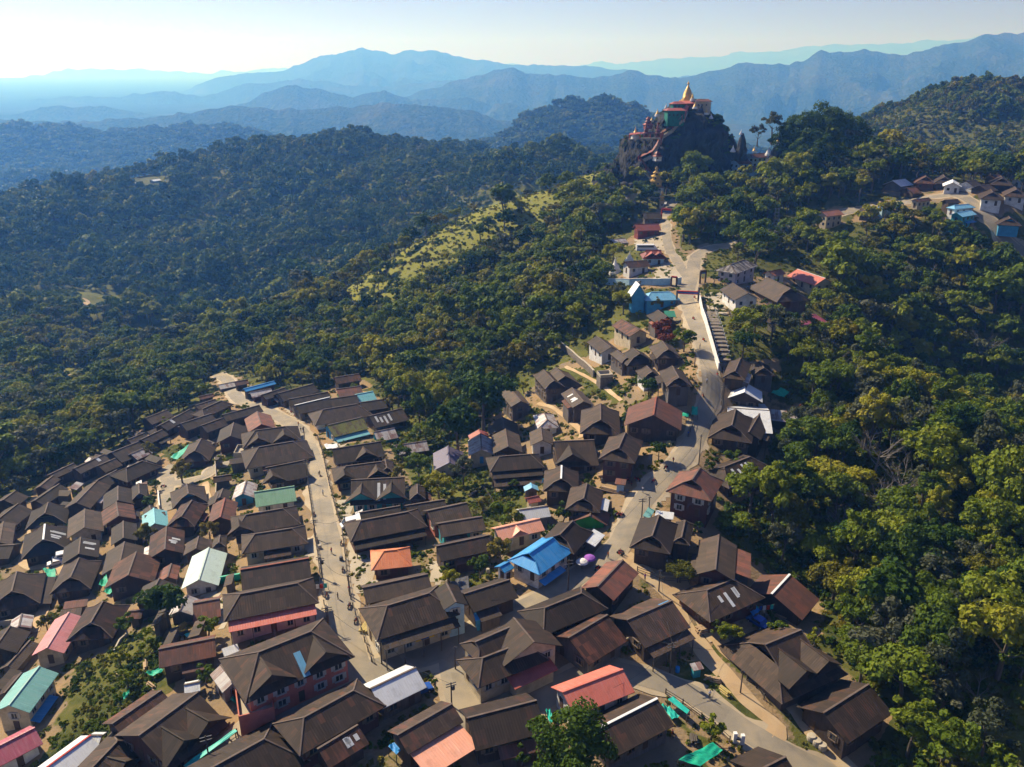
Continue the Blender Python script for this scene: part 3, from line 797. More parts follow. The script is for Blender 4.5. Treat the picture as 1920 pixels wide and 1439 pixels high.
        ab.slab(pp, .1, [(q[0], abs(q[1])) for q in pp]); lo = ab.build('lean_to_roof', am, root)
        aw = MB(); y_a, y_b = sorted((s_*(wy+.02), s_*(wy+dp-.45)))
        if ar.random() < .5: aw.box(x0+.3, x1_-.3, y_a, y_b, -2.5, z1+.0); aw.build('lean_to_wall', WM[ar.choice(['wd', 'wg', 'wr'])], lo)
        else:
            for q in (x0+.3, x1_-.3): aw = MB(); aw.box(q-.09, q+.09, s_*(wy+dp-.3)-.09, s_*(wy+dp-.3)+.09, -2.5, z1+.05); aw.build('post', M['pole'], lo)
    # windows and doors on the walls that can be seen
    cam_l = Vector(((-c).dot(dx), (-c).dot(ny)))
    storeys = 2 if he > 4.7 else 1
    if dist < 480 and typ != 'l' and hr > 3.8:
        fr = FRM['framed'] if wm in ('wd', 'wr', 'wg') and 'white window' not in lm else FRM['frame']
        far = dist > 250
        for axis, sgn in ((1, 1 if cam_l.y > 0 else -1), (0, 1 if cam_l.x > 0 else -1)):
            half = wx if axis == 1 else wy
            nwin = max(1, min(5, int(half*2/2.9)));
            if far: nwin = min(nwin, 3)
            for st in range(storeys):
                zc = he-1.3 if st == 0 else he-3.7
                if zc < .8: continue
                for i in range(nwin):
                    q = -half+(i+.5)*2*half/nwin
                    isdoor = (st == storeys-1 and i == nwin//2)
                    sc = 1.0+.25*((i*7+st*3+int(x1)) % 3)/2
                    if axis == 1: loc = (q, sgn*(wy+.035), zc); rr_ = 0
                    else: loc = (sgn*(wx+.035), q, zc); rr_ = math.pi/2
                    if isdoor and he > 2.4:
                        inst('door', DOORBM if 'blue doors' in lm else DOORM, root, (loc[0], loc[1], max(.05, zc-1.5)), rr_, (1.05, 1, 1))
                    else:
                        wo = inst('window', WINM, root, loc, rr_, (sc, 1, 1))
                        if not far: inst('frame', fr, wo, (0, 0, 0))
    HOUSES.append(dict(o=root, px=mx, py=my, c=c.copy(), lm=lm, look=ROOFLOOK[rm], typ=typ, hr=hr, w=w, L=Lr+2*ext, rz=rz, x=wx, y=wy))
    FOOT.append((c.x, c.y, rz, H+ext+.3, w+.3, typ, side))
    return root
for line in HS.strip().split('\n'):
    build_house(line)
# small sheds squeezed into the gaps of the lower left quarter
def clear_of(x, y, rad):
    for fx, fy, rz_, a_, b_, *_r in FOOT:
        dx_, dy_ = x-fx, y-fy; c_, s_ = math.cos(rz_), math.sin(rz_)
        if abs(dx_*c_+dy_*s_) < a_+rad and abs(-dx_*s_+dy_*c_) < b_+rad: return False
    return True
gs = random.Random(4); made = 0
for _ in range(4000):
    a_, b_ = gs.uniform(0, 470), gs.uniform(770, 1320)
    if b_ < 935-a_*.50 or (a_ > 100 and 1180 < b_ < 1400 and a_ < 300) or (290 < a_ < 400 and 860 < b_ < 960) or (a_ < 130 and 960 < b_ < 1070) or (40 < a_ < 130 and b_ > 1060 and b_ < 1200): continue
    p = hit(a_, b_, 2)
    if not clear_of(p.x, p.y, 1.9): continue
    nb_ = min(HOUSES, key=lambda h: (h['c']-p).length); rz_ = nb_['rz']+(math.pi/2 if gs.random() < .4 else 0); hl = gs.uniform(1.6, 2.6)
    d_ = Vector((math.cos(rz_), math.sin(rz_), 0))*hl; P1_ = Vector((p.x, p.y, p.z))-d_; P2_ = Vector((p.x, p.y, p.z))+d_; n_ = Vector((-d_.y, d_.x, 0)).normalized()*gs.uniform(1.5, 2.1)
    E_ = Vector((p.x, p.y, p.z-.8))+(n_ if n_.y < 0 else -n_); q = [project(*v) for v in (P1_, P2_, E_)]
    build_house(f"{q[0][0]:.1f} {q[0][1]:.1f} {q[1][0]:.1f} {q[1][1]:.1f}|{q[2][0]:.1f} {q[2][1]:.1f}|{gs.uniform(4.0, 5.0):.1f}|{gs.choice('ggll')}|{gs.choice(['b', 'b', 'b2', 'b3', 'r', 'sr', 'bs'])}|wg|"); made += 1
    if made >= 42: break
# labels: the distinctive houses are named outright, every other one by the nearest of them
NM = {'g': 'gabled', 'h': 'hip-roofed', 'k': 'gablet-roofed', 'l': 'lean-to'}
LMS = [h for h in HOUSES if h['lm']]
seen = {}
ORD = ['nearest', 'second', 'third', 'fourth', 'fifth', 'sixth', 'seventh', 'eighth', 'ninth', 'tenth', 'eleventh', 'twelfth']
import re
def short(l):
    s = re.sub(r' (beside|at|by|among|above|below|hidden|where|on|under its|standing) .*', '', l)
    return s
SH = {}
for h in LMS: SH.setdefault(short(h['lm']), []).append(h)
def sname(h):
    s = short(h['lm']); return s if len(SH[s]) == 1 and len(s.split()) <= 10 else h['lm']
def sector(a, b):
    dx_ = b['px']-a['px']; dy_ = (b['py']-a['py'])*1.5
    if abs(dx_) > abs(dy_): return 'right of' if dx_ > 0 else 'left of'
    return 'in front of' if dy_ > 0 else 'behind'
def dpx(a, b): return math.hypot(b['px']-a['px'], (b['py']-a['py'])*1.5)
for h in HOUSES:
    kind = 'shed' if h['hr'] < 4.2 else 'house'
    if h['lm']:
        lab = h['lm']; tag(h['o'], lab, kind)
    else:
        best = None
        for l in sorted(LMS, key=lambda l: dpx(l, h))[:7]:
            sec = sector(l, h)
            peers = sorted([g for g in HOUSES if g is not l and not g['lm'] and sector(l, g) == sec and g['look'] == h['look']], key=lambda g: dpx(l, g))
            i = peers.index(h); cost = dpx(l, h)*(1+.6*i)+len(sname(l).split())*4
            if i < len(ORD) and (best is None or cost < best[0]): best = (cost, i, sec, l)
        _, i, sec, l = best
        lab = f"{ORD[i]} {h['look']} {kind} {sec} the {sname(l)}"
        ws = lab.split()
        if len(ws) > 16: lab = ' '.join(ws[:16])
        tag(h['o'], lab, kind, h['look']+' roofed houses of the village')
    h['lab'] = lab
# ------------------------------------------------------------------ village outline (survey pixels) and road lines
VPOLY = [(0, 928), (120, 868), (270, 768), (400, 712), (500, 700), (640, 694), (700, 704), (740, 760), (800, 800), (850, 830), (900, 795), (930, 725), (1010, 682), (1090, 632), (1150, 585), (1185, 560),
 (1140, 500), (1180, 400), (1262, 372), (1278, 470), (1310, 450), (1360, 470), (1500, 500), (1560, 530), (1480, 570), (1400, 590), (1350, 610), (1366, 680), (1460, 672), (1500, 740), (1530, 800), (1440, 835), (1460, 905), (1350, 960),
 (1335, 985), (1420, 1030), (1530, 1095), (1550, 1150), (1600, 1260), (1690, 1320), (1640, 1400), (1650, 1900), (-200, 1900)]
VPOLY2 = [(1520, 386), (1640, 372), (1660, 345), (1740, 325), (1920, 312), (2000, 330), (2000, 480), (1920, 470), (1860, 446), (1780, 412), (1660, 412), (1540, 424)]
GREEN = [  # grassy or overgrown plots inside the village
 [(240, 1190), (300, 1190), (330, 1290), (210, 1380), (120, 1439), (60, 1439), (150, 1330), (170, 1250)], [(1270, 1240), (1330, 1240), (1390, 1310), (1450, 1370), (1450, 1395), (1380, 1365), (1300, 1305), (1260, 1270)],
 [(720, 700), (800, 790), (850, 830), (830, 870), (800, 900), (740, 860), (735, 800), (700, 720)], [(400, 860), (470, 850), (450, 905), (400, 890)], [(905, 935), (985, 925), (985, 960), (910, 985)],
 [(980, 690), (1130, 690), (1180, 760), (1130, 750), (1060, 700)], [(830, 870), (920, 870), (930, 930), (830, 930)], [(1480, 1330), (1500, 1310), (1560, 1400), (1560, 1439), (1500, 1439)], [(1340, 1200), (1400, 1240), (1420, 1290), (1330, 1220)],
 [(1400, 690), (1500, 700), (1530, 760), (1450, 750)], [(1230, 440), (1275, 470), (1300, 500), (1270, 505)], [(1330, 470), (1400, 470), (1370, 520), (1315, 520)], [(1820, 410), (1920, 400), (1920, 470), (1850, 440)], [(330, 880), (380, 870), (400, 905), (340, 910)]]
def inpoly(x, y, P):
    x = np.asarray(x); y = np.asarray(y); r = np.zeros(x.shape, bool); n_ = len(P)
    for i in range(n_):
        x1, y1 = P[i]; x2, y2 = P[(i+1) % n_]
        if y1 == y2: continue
        c = ((y1 > y) != (y2 > y)) & (x < (x2-x1)*(y-y1)/(y2-y1)+x1); r ^= c
    return r
def projA(x, y, z):
    zz = z-CAMZ; dep = y*CP-zz*SP; ok = dep > 5; dep = np.where(ok, dep, 1)
    return np.where(ok, 960+FPX*x/dep, -9999), np.where(ok, 719.5-FPX*(y*SP+zz*CP)/dep, -9999)
ROADS = [  # name, half width, pixels of the middle line
 ('road', 2.5, [(690, 1290), (672, 1262), (656, 1210), (642, 1150), (631, 1097), (622, 1047), (614, 997), (603, 947), (594, 897), (583, 850), (566, 815), (545, 795), (515, 778), (480, 764), (450, 750), (437, 735), (432, 722), (424, 712), (408, 702)], 'asphalt'),
 ('road', 2.5, [(668, 1262), (730, 1248), (800, 1232), (850, 1212), (893, 1185), (977, 1143), (1022, 1122), (1063, 1096), (1097, 1070), (1138, 1042), (1163, 1015), (1188, 967), (1210, 935), (1232, 910), (1253, 888), (1278, 860), (1295, 838), (1313, 797), (1322, 770), (1332, 740),
   (1331, 700), (1323, 659), (1307, 611), (1292, 576), (1287, 555), (1293, 534), (1299, 514), (1301, 495), (1307, 480), (1325, 469), (1345, 463), (1362, 461), (1400, 452), (1440, 434), (1480, 421), (1530, 408), (1590, 397), (1660, 387), (1735, 372), (1790, 366), (1815, 375), (1840, 398), (1865, 423), (1885, 450), (1920, 480)], 'asphalt'),
 ('road', 2.0, [(1293, 527), (1278, 506), (1268, 488), (1256, 470), (1250, 447), (1249, 425), (1249, 405), (1258, 388), (1267, 374)], 'asphalt'),
 ('road', 2.6, [(676, 1245), (640, 1262), (590, 1295), (540, 1325), (497, 1350), (470, 1368), (440, 1400)], 'asphalt'),
 ('road', 2.3, [(846, 1225), (850, 1262), (858, 1300), (870, 1335), (880, 1370)], 'asphalt'),
 ('road', 2.3, [(865, 1305), (920, 1318), (1000, 1318), (1050, 1288), (1110, 1262), (1165, 1262), (1240, 1280), (1290, 1300), (1357, 1341), (1423, 1386), (1490, 1421), (1560, 1455), (1640, 1500)], 'asphalt'),
 ('dirt_path', 1.7, [(1172, 1044), (1195, 1058), (1225, 1090), (1255, 1118), (1272, 1150), (1298, 1192), (1340, 1244), (1390, 1299), (1430, 1338), (1457, 1362), (1448, 1384)], 'dirt'),
 ('dirt_path', 1.5, [(1340, 1190), (1385, 1240), (1423, 1272), (1482, 1324), (1510, 1362), (1560, 1410), (1600, 1450)], 'dirt'),
 ('dirt_path', 2.2, [(1235, 1095), (1290, 1100), (1310, 1130), (1330, 1180), (1345, 1200)], 'dirt'),
 ('road', 1.9, [(310, 960), (311, 933), (315, 908), (312, 885), (325, 872)], 'asphalt'),
 ('road', 1.9, [(318, 908), (350, 904), (385, 893), (400, 878), (430, 870)], 'asphalt'),
 ('dirt_path', 1.2, [(60, 975), (58, 992), (54, 1030), (44, 1056), (60, 1064), (85, 1062), (115, 1067), (106, 1090), (94, 1112), (84, 1140), (70, 1168), (60, 1188)], 'dirt'),
 ('footpath', .7, [(1008, 757), (1040, 768), (1068, 790), (1088, 808), (1089, 822)], 'dirt'),
 ('footpath', .6, [(1060, 688), (1095, 705), (1130, 725), (1165, 752)], 'dirt'),
 ('footpath', .8, [(385, 905), (392, 940), (402, 960)], 'dirt'),
 ('forest_track', 1.6, [(155, 560), (165, 566), (160, 575), (158, 590)], 'dirt'),
 ('forest_track', 2.0, [(92, 690), (115, 698), (135, 712)], 'dirt'),
 ('road', 1.8, [(1205, 528), (1235, 532), (1265, 533), (1290, 532)], 'asphalt'),
]
RPTS = []
def polyline3(px):
    P = [hit(a, b) for a, b in px]; out = []
    for i in range(len(P)-1):
        p0 = P[max(i-1, 0)]; p1 = P[i]; p2 = P[i+1]; p3 = P[min(i+2, len(P)-1)]
        nseg = max(2, int((p2-p1).length/1.2))
        for q in range(nseg):
            t = q/nseg
            v = .5*((2*p1)+(p2-p0)*t+(2*p0-5*p1+4*p2-p3)*t*t+(3*p1-p0-3*p2+p3)*t**3); out.append(Vector((v.x, v.y, 0)))
    out.append(Vector((P[-1].x, P[-1].y, 0))); return out
def road_surface(name, c, c2, c3, sc):
    m, nt, b = newmat(name); L = nt.links.new
    tc = N(nt, 'ShaderNodeTexCoord').outputs['Object']
    a = noise(nt, tc, sc, 5, .65); d = noise(nt, tc, .12, 3, .6)
    vo = N(nt, 'ShaderNodeTexVoronoi'); vo.inputs['Scale'].default_value = .22; L(tc, vo.inputs['Vector']); sc_ = N(nt, 'ShaderNodeSeparateColor'); L(vo.outputs['Color'], sc_.inputs[0])
    fine = noise(nt, tc, 5, 4, .7)
    col = mix(nt, a, c, c2); col = mix(nt, math_(nt, 'MULTIPLY', sc_.outputs[0], .35), col, tuple(q*.62 for q in c)); fr = N(nt, 'ShaderNodeMapRange'); L(fine, fr.inputs[0]); fr.inputs[1].default_value = .55; fr.inputs[2].default_value = .75; fr.inputs[4].default_value = .4; col = mix(nt, fr.outputs[0], col, tuple(q*.5 for q in c))
    rr = N(nt, 'ShaderNodeMapRange'); L(d, rr.inputs[0]); rr.inputs[1].default_value = .45; rr.inputs[2].default_value = .68
    col = mix(nt, rr.outputs[0], col, c3); L(col, b.inputs['Base Color']); b.inputs['Roughness'].default_value = .9
    return m
M['asphalt'] = road_surface('road_surface', (.20, .175, .135), (.28, .245, .185), (.33, .27, .18), .8)
M['verge'] = road_surface('road_shoulder', (.36, .29, .19), (.46, .38, .26), (.30, .24, .16), .6)
M['dirtp'] = road_surface('packed_earth', (.40, .27, .14), (.50, .35, .19), (.46, .36, .22), .5)
M['yard'] = road_surface('yard_concrete', (.36, .31, .23), (.46, .40, .30), (.30, .25, .18), .5)
for name, hw, px, kind in ROADS:
    pl = polyline3(px); RPTS += [(p.x, p.y, hw) for p in pl]
    for layer, (w_, dz, mm, nm) in enumerate([(hw+(.45 if hw == 2.0 else 1.0), .09, M['verge'], 'road_shoulder'), (hw, .13, M['asphalt'], name)] if kind == 'asphalt' else [(hw, .10, M['dirtp'], name)]):
        b = MB(); prev = None
        for i, p in enumerate(pl):
            d = (pl[min(i+1, len(pl)-1)]-pl[max(i-1, 0)]).normalized(); sd = Vector((-d.y, d.x, 0))
            ww = w_*(1+.13*math.sin(i*.55+layer*2)*math.sin(i*.23+1)) if kind == 'dirt' or layer == 0 else w_
            row = []
            for s_ in (-1, -.5, 0, .5, 1):
                q = p+sd*ww*s_*(1+(float(vnoise(i*.35, s_*3+hw, 5))-.5)*(.16 if kind == 'asphalt' and layer else .5)); row.append((q.x, q.y, ground(q.x, q.y)+dz+(.03*(1-abs(s_)))+(ridx_ if (ridx_ := ROADS.index((name, hw, px, kind))*.004) else 0)))
            if prev:
                for j in range(4): b.face([prev[j], prev[j+1], row[j+1], row[j]][::-1])
            prev = row
        o = b.build(nm, mm, weld=True); tag(o, kind='structure')
# concrete yards beside the streets
def drape(name, poly, mat_, dz=.07, step=1.2, kind='structure'):
    P = [hit(a, b) for a, b in poly]; xs = [p.x for p in P]; ys = [p.y for p in P]
    W = [(p.x, p.y) for p in P]; b = MB()
    gx = np.arange(min(xs), max(xs)+step, step); gy = np.arange(min(ys), max(ys)+step, step)
    CX, CY = np.meshgrid(gx+step/2, gy+step/2, indexing='ij'); ins = inpoly(CX, CY, W)
    zc = {}
    def z_(i, j):
        if (i, j) not in zc: zc[(i, j)] = (gx[0]+i*step, gy[0]+j*step, ground(gx[0]+i*step, gy[0]+j*step)+dz)
        return zc[(i, j)]
    for i in range(ins.shape[0]):
        for j in range(ins.shape[1]):
            if ins[i, j]: b.face([z_(i, j), z_(i+1, j), z_(i+1, j+1), z_(i, j+1)])
    if b.f:
        o = b.build(name, mat_, weld=True); tag(o, kind=kind)
for q in ([(570, 1140), (606, 1125), (612, 1200), (560, 1200)], [(568, 1012), (590, 1005), (600, 1040), (572, 1050)], [(650, 1002), (686, 1000), (706, 1090), (664, 1120), (655, 1060)], [(632, 940), (658, 935), (664, 985), (645, 985)],
          [(800, 1062), (822, 1052), (838, 1090), (812, 1098)], [(625, 820), (640, 820), (650, 840), (625, 845)], [(1150, 990), (1195, 905), (1270, 870), (1290, 880), (1180, 1010)], [(1310, 770), (1345, 770), (1300, 850), (1262, 845), (1300, 810)],
          [(552, 740), (575, 790), (570, 795), (530, 765)], [(680, 1180), (712, 1190), (735, 1255), (700, 1262)], [(1320, 550), (1352, 550), (1362, 590), (1330, 590)], [(1190, 445), (1240, 442), (1245, 470), (1190, 470)],
          [(370, 1115), (410, 1110), (430, 1160), (415, 1180), (408, 1140)], [(1240, 490), (1272, 500), (1278, 530), (1225, 524)]):
    drape('yard', q, M['yard'])
RP_ = np.array(RPTS)

# ------------------------------------------------------------------ terrain mesh
PX, PY = projA(GX, GY, GZ)
FRONT = (GY > 20)
invil = (inpoly(PX, PY, VPOLY) | inpoly(PX, PY, VPOLY2)) & FRONT & (GR < 560)
ingreen = np.zeros(GX.shape, bool)
for g in GREEN: ingreen |= inpoly(PX, PY, g)
ingreen &= FRONT
CREST = [(640, 545), (760, 468), (900, 386), (1000, 346), (1130, 322), (1135, 372), (1060, 404), (1000, 432), (900, 474), (780, 545), (650, 598)]
CLEAR = [[(1345, 284), (1462, 280), (1465, 352), (1350, 352)], [(236, 336), (316, 328), (318, 360), (236, 364)], [(133, 357), (158, 355), (160, 375), (133, 377)], [(1520, 380), (1600, 380), (1615, 455), (1535, 460)], [(1180, 520), (1290, 500), (1290, 600), (1180, 600)], [(1120, 440), (1250, 440), (1250, 560), (1125, 560)],
 [(1330, 470), (1600, 488), (1560, 560), (1545, 640), (1480, 640), (1400, 612), (1340, 600)], [(140, 545), (240, 555), (230, 585), (150, 600)], [(70, 680), (150, 690), (150, 720), (80, 715)], [(230, 620), (330, 610), (330, 640), (240, 650)]]
def build_terrain():
    opn = np.zeros(GX.shape); nb2 = fbm(GX/60, GY/60, 3, 301)
    opn = np.clip((nb2-.5)/.12, 0, 1)*(GT < .33)*.10
    for g, vv in [(q, .3) for q in CLEAR[7:]]+[(CREST, 1)]: opn = np.where(inpoly(PX, PY, g) & FRONT & (GR < 1500), vv, opn)
    nT, nR = GX.shape
    idx = np.arange(nT*nR).reshape(nT, nR)
    V = np.stack([GX, GY, GZ], -1).reshape(-1, 3)
    a = idx[:-1, :-1].ravel(); b = idx[:-1, 1:].ravel(); c = idx[1:, 1:].ravel(); d = idx[1:, :-1].ravel()
    F = np.stack([a, b, c, d], -1)
    vil = invil.astype(float)*(1-.75*ingreen)*np.where(inpoly(PX, PY, VPOLY2), .62, 1)
    nb = fbm(GX/7, GY/7, 3, 77)
    sel = invil; xs_ = GX[sel]; ys_ = GY[sel]; dd = np.full(len(xs_), 99.0)
    for fx, fy, rz_, a_, b_, *_r in FOOT:
        c_, s_ = math.cos(rz_), math.sin(rz_); dx = xs_-fx; dy = ys_-fy; lx = np.maximum(np.abs(dx*c_+dy*s_)-a_, 0); ly = np.maximum(np.abs(-dx*s_+dy*c_)-b_, 0); dd = np.minimum(dd, np.hypot(lx, ly))
    for k_ in range(0, len(RP_), 3): dd = np.minimum(dd, np.maximum(np.hypot(xs_-RP_[k_, 0], ys_-RP_[k_, 1])-RP_[k_, 2]-1, 0))
    near_ = np.zeros(GX.shape); near_[sel] = np.clip(1.25-dd/4.2, 0, 1)
    vil = np.clip(vil*near_*(1.15-np.where(nb < .45, .6, 0)), 0, 1)
    for nm, r0, r1 in (('ground', 0, 1650), ('hills', 1650, 1e9)):
        j = (GR[:-1, :-1].ravel() >= r0-1e-6) & (GR[:-1, :-1].ravel() < r1)
        j &= (GR[:-1, :-1].ravel() < 2800) | (np.abs(GT[:-1, :-1].ravel()) < 1.05)
        f = F[j]; used = np.unique(f); mp = np.full(len(V), -1); mp[used] = np.arange(len(used)); f2 = mp[f]; v2 = V[used]
        me = bpy.data.meshes.new(nm); me.vertices.add(len(v2)); me.vertices.foreach_set('co', v2.ravel())
        me.loops.add(f2.size); me.loops.foreach_set('vertex_index', f2.ravel()); me.polygons.add(len(f2))
        me.polygons.foreach_set('loop_start', np.arange(0, f2.size, 4)); me.polygons.foreach_set('loop_total', np.full(len(f2), 4)); me.polygons.foreach_set('use_smooth', np.ones(len(f2), bool))
        ag = me.attributes.new('open', 'FLOAT', 'POINT'); ag.data.foreach_set('value', opn.ravel()[used])
        at = me.attributes.new('dirt', 'FLOAT', 'POINT'); at.data.foreach_set('value', vil.ravel()[used])
        me.update(); me.validate()
        o = bpy.data.objects.new(nm, me); COL.objects.link(o); tag(o, kind='structure'); me.materials.append(M['land'] if nm == 'ground' else M['hill'])
def land_material():
    m, nt, b = newmat('village_and_forest_soil'); L = nt.links.new
    tc = N(nt, 'ShaderNodeTexCoord').outputs['Object']; at = N(nt, 'ShaderNodeAttribute', attribute_name='dirt')
    n1 = noise(nt, tc, .35, 5, .65); n2 = noise(nt, tc, .05, 4, .6); n3 = noise(nt, tc, 1.8, 3, .6)
    soil = mix(nt, n3, (.22, .145, .075), (.36, .25, .135)); rr = N(nt, 'ShaderNodeMapRange'); L(n2, rr.inputs[0]); rr.inputs[1].default_value = .4; rr.inputs[2].default_value = .65
    soil = mix(nt, rr.outputs[0], soil, (.19, .15, .10))
    gr = ramp(nt, n1, [(.3, (.026, .038, .010)), (.5, (.062, .072, .018)), (.72, (.15, .125, .045))]); gr2 = mix(nt, rr.outputs[0], gr, (.12, .12, .03))
    ao = N(nt, 'ShaderNodeAttribute', attribute_name='open'); og = mix(nt, n1, (.12, .15, .02), (.27, .24, .06)); gr2 = mix(nt, ao.outputs['Fac'], gr2, og)
    dd = math_(nt, 'ADD', at.outputs['Fac'], math_(nt, 'MULTIPLY', math_(nt, 'SUBTRACT', n1, .5), .9)); sm = N(nt, 'ShaderNodeMapRange', interpolation_type='SMOOTHSTEP'); L(dd, sm.inputs[0]); sm.inputs[1].default_value = .35; sm.inputs[2].default_value = .6
    L(mix(nt, sm.outputs[0], gr2, soil), b.inputs['Base Color']); b.inputs['Roughness'].default_value = 1; b.inputs['Specular IOR Level'].default_value = .1
    bp = N(nt, 'ShaderNodeBump'); bp.inputs['Strength'].default_value = .5; bp.inputs['Distance'].default_value = .4; L(n3, bp.inputs['Height']); L(bp.outputs[0], b.inputs['Normal'])
    return m
def hill_material():
    m, nt, b = newmat('wooded_hillside'); L = nt.links.new
    tc = N(nt, 'ShaderNodeTexCoord').outputs['Object']
    vo = N(nt, 'ShaderNodeTexVoronoi'); vo.inputs['Scale'].default_value = 1/16; L(tc, vo.inputs['Vector'])
    n1 = noise(nt, tc, 1/60, 4, .7); n2 = noise(nt, tc, 1/400, 4, .6)
    cc = N(nt, 'ShaderNodeSeparateColor'); L(vo.outputs['Color'], cc.inputs[0])
    f = math_(nt, 'ADD', math_(nt, 'MULTIPLY', cc.outputs[0], .5), math_(nt, 'MULTIPLY', n1, .5))
    col = ramp(nt, f, [(.2, (.016, .028, .010)), (.5, (.034, .050, .016)), (.8, (.065, .075, .022))])
    rr = N(nt, 'ShaderNodeMapRange'); L(n2, rr.inputs[0]); rr.inputs[1].default_value = .5; rr.inputs[2].default_value = .72; rr.inputs[4].default_value = .6
    col = mix(nt, rr.outputs[0], col, (.11, .10, .05)); L(col, b.inputs['Base Color']); b.inputs['Roughness'].default_value = 1; b.inputs['Specular IOR Level'].default_value = 0
    bp = N(nt, 'ShaderNodeBump'); bp.inputs['Strength'].default_value = 1; bp.inputs['Distance'].default_value = 14
    L(math_(nt, 'ADD', math_(nt, 'MULTIPLY', vo.outputs['Distance'], -.5), math_(nt, 'MULTIPLY', n1, 2.5)), bp.inputs['Height']); L(bp.outputs[0], b.inputs['Normal'])
    return m
M['land'] = land_material(); M['hill'] = hill_material()
build_terrain()

# ------------------------------------------------------------------ the temple rock
def rock_material():
    m, nt, b = newmat('dark_limestone'); L = nt.links.new
    tc = N(nt, 'ShaderNodeTexCoord').outputs['Object']
    n1 = noise(nt, scaled(nt, tc, (1, 1, .5)), .22, 7, .75); n2 = noise(nt, tc, .06, 3, .6); n3 = noise(nt, tc, .9, 4, .7)
    col = ramp(nt, n1, [(.3, (.010, .010, .011)), (.52, (.026, .025, .025)), (.70, (.07, .062, .055)), (.84, (.22, .18, .14))])
    rr = N(nt, 'ShaderNodeMapRange'); L(n2, rr.inputs[0]); rr.inputs[1].default_value = .56; rr.inputs[2].default_value = .68; rr.inputs[4].default_value = .7
    col = mix(nt, rr.outputs[0], col, (.03, .042, .012)); L(col, b.inputs['Base Color']); b.inputs['Roughness'].default_value = .95
    bp = N(nt, 'ShaderNodeBump'); bp.inputs['Strength'].default_value = .8; bp.inputs['Distance'].default_value = 2.6; L(math_(nt, 'ADD', n1, math_(nt, 'MULTIPLY', n3, .4)), bp.inputs['Height']); L(bp.outputs[0], b.inputs['Normal'])
    return m
M['rock'] = rock_material()
ROCKY = 492
OUT = [(1092, 356), (1110, 343), (1128, 334), (1142, 322), (1156, 312), (1163, 296), (1166, 272), (1180, 257), (1205, 256), (1214, 246), (1222, 231), (1229, 234), (1236, 219), (1248, 214), (1258, 206), (1275, 201), (1290, 190), (1302, 193), (1312, 203), (1328, 208), (1336, 224), (1347, 231), (1354, 248), (1366, 262), (1371, 284), (1382, 300), (1392, 330)]
OX = []; OZ = []
for a, b_ in OUT:
    q = at_Y(a, b_, ROCKY); OX.append(q[0]); OZ.append(q[2])
def rock_top(x): return np.interp(x, OX, OZ)
def rock_z(x, y):
    D = 27+6*np.sin(x*.07); t = np.clip(1-((y-ROCKY)/D)**2, 0, 1)**.55
    base = np.interp(x, [OX[0], OX[3], OX[6], OX[-1]], [33, 33, 30, 30])
    crag = (ridged(x/9, y/9, 4, 61)-.5)*14+(ridged(x/3.2, y/3.2, 3, 62)-.5)*4.5
    return base+(rock_top(x)-base)*t+crag*np.clip(t*1.4, 0, 1)*np.clip((1-t)*6+.3, 0, 1)
def build_rock():
    xs = np.arange(OX[0], OX[-1]+.1, .55); ys = np.arange(ROCKY-36, ROCKY+34, .45)
    X, Y = np.meshgrid(xs, ys, indexing='ij'); Z = rock_z(X, Y)
    edge = np.minimum(X-xs[0], xs[-1]-X); Z = np.where(edge < 4, Z-(4-edge)*4, Z)
    X2 = X+(vnoise(Y/4, Z/5, 71)-.5)*2.2; Y2 = Y+(vnoise(X/4, Z/4, 72)-.5)*5.0+(ridged(X/7, Z/6, 3, 74)-.5)*5+(vnoise(X/11, Z/9, 73)-.5)*5
    nx, ny = X.shape; idx = np.arange(nx*ny).reshape(nx, ny)
    V = np.stack([X2, Y2, Z], -1).reshape(-1, 3); F = np.stack([idx[:-1, :-1].ravel(), idx[1:, :-1].ravel(), idx[1:, 1:].ravel(), idx[:-1, 1:].ravel()], -1)
    me = bpy.data.meshes.new('rock_outcrop'); me.from_pydata(V.tolist(), [], F.tolist()); me.materials.append(M['rock']); me.update()
    o = bpy.data.objects.new('rock_outcrop', me); COL.objects.link(o); tag(o, kind='structure')
build_rock()
def rock_front(px, py, back=0.0):
    """where the view ray first meets the rock"""
    d = pdir(px, py); Y = ROCKY-40.0
    while Y < ROCKY+5:
        t = Y/d[1]; x = d[0]*t; z = CAMZ+d[2]*t
        if z < float(rock_z(np.array(x), np.array(Y))): break
        Y += .4
    t = (Y+back)/d[1]; return Vector((d[0]*t, Y+back, CAMZ+d[2]*t))
# boulders on the scree left of the rock
def boulder(loc, s, seed, label):
    import bmesh
    bm = bmesh.new(); bmesh.ops.create_icosphere(bm, subdivisions=3, radius=1); rr_ = random.Random(seed); ph = [rr_.uniform(0, 6) for _ in range(6)]
    for v in bm.verts:
        c = v.co; k_ = 1+.22*math.sin(c.x*3+ph[0])*math.cos(c.y*2.7+ph[1])+.16*math.sin(c.z*4+ph[2]+c.x*2)+.07*math.sin(c.x*9+ph[3])*math.sin(c.y*8+ph[4]); v.co = Vector((c.x*s[0], c.y*s[1], c.z*s[2]))*k_
    me = bpy.data.meshes.new('boulder'); bm.to_mesh(me); bm.free(); me.materials.append(M['rock'])
    o = bpy.data.objects.new('boulder', me); COL.objects.link(o); o.location = loc; o.rotation_euler = (0, 0, rr_.uniform(0, 6)); tag(o, label, 'boulder', 'dark boulders on the slope below the temple rock'); return o
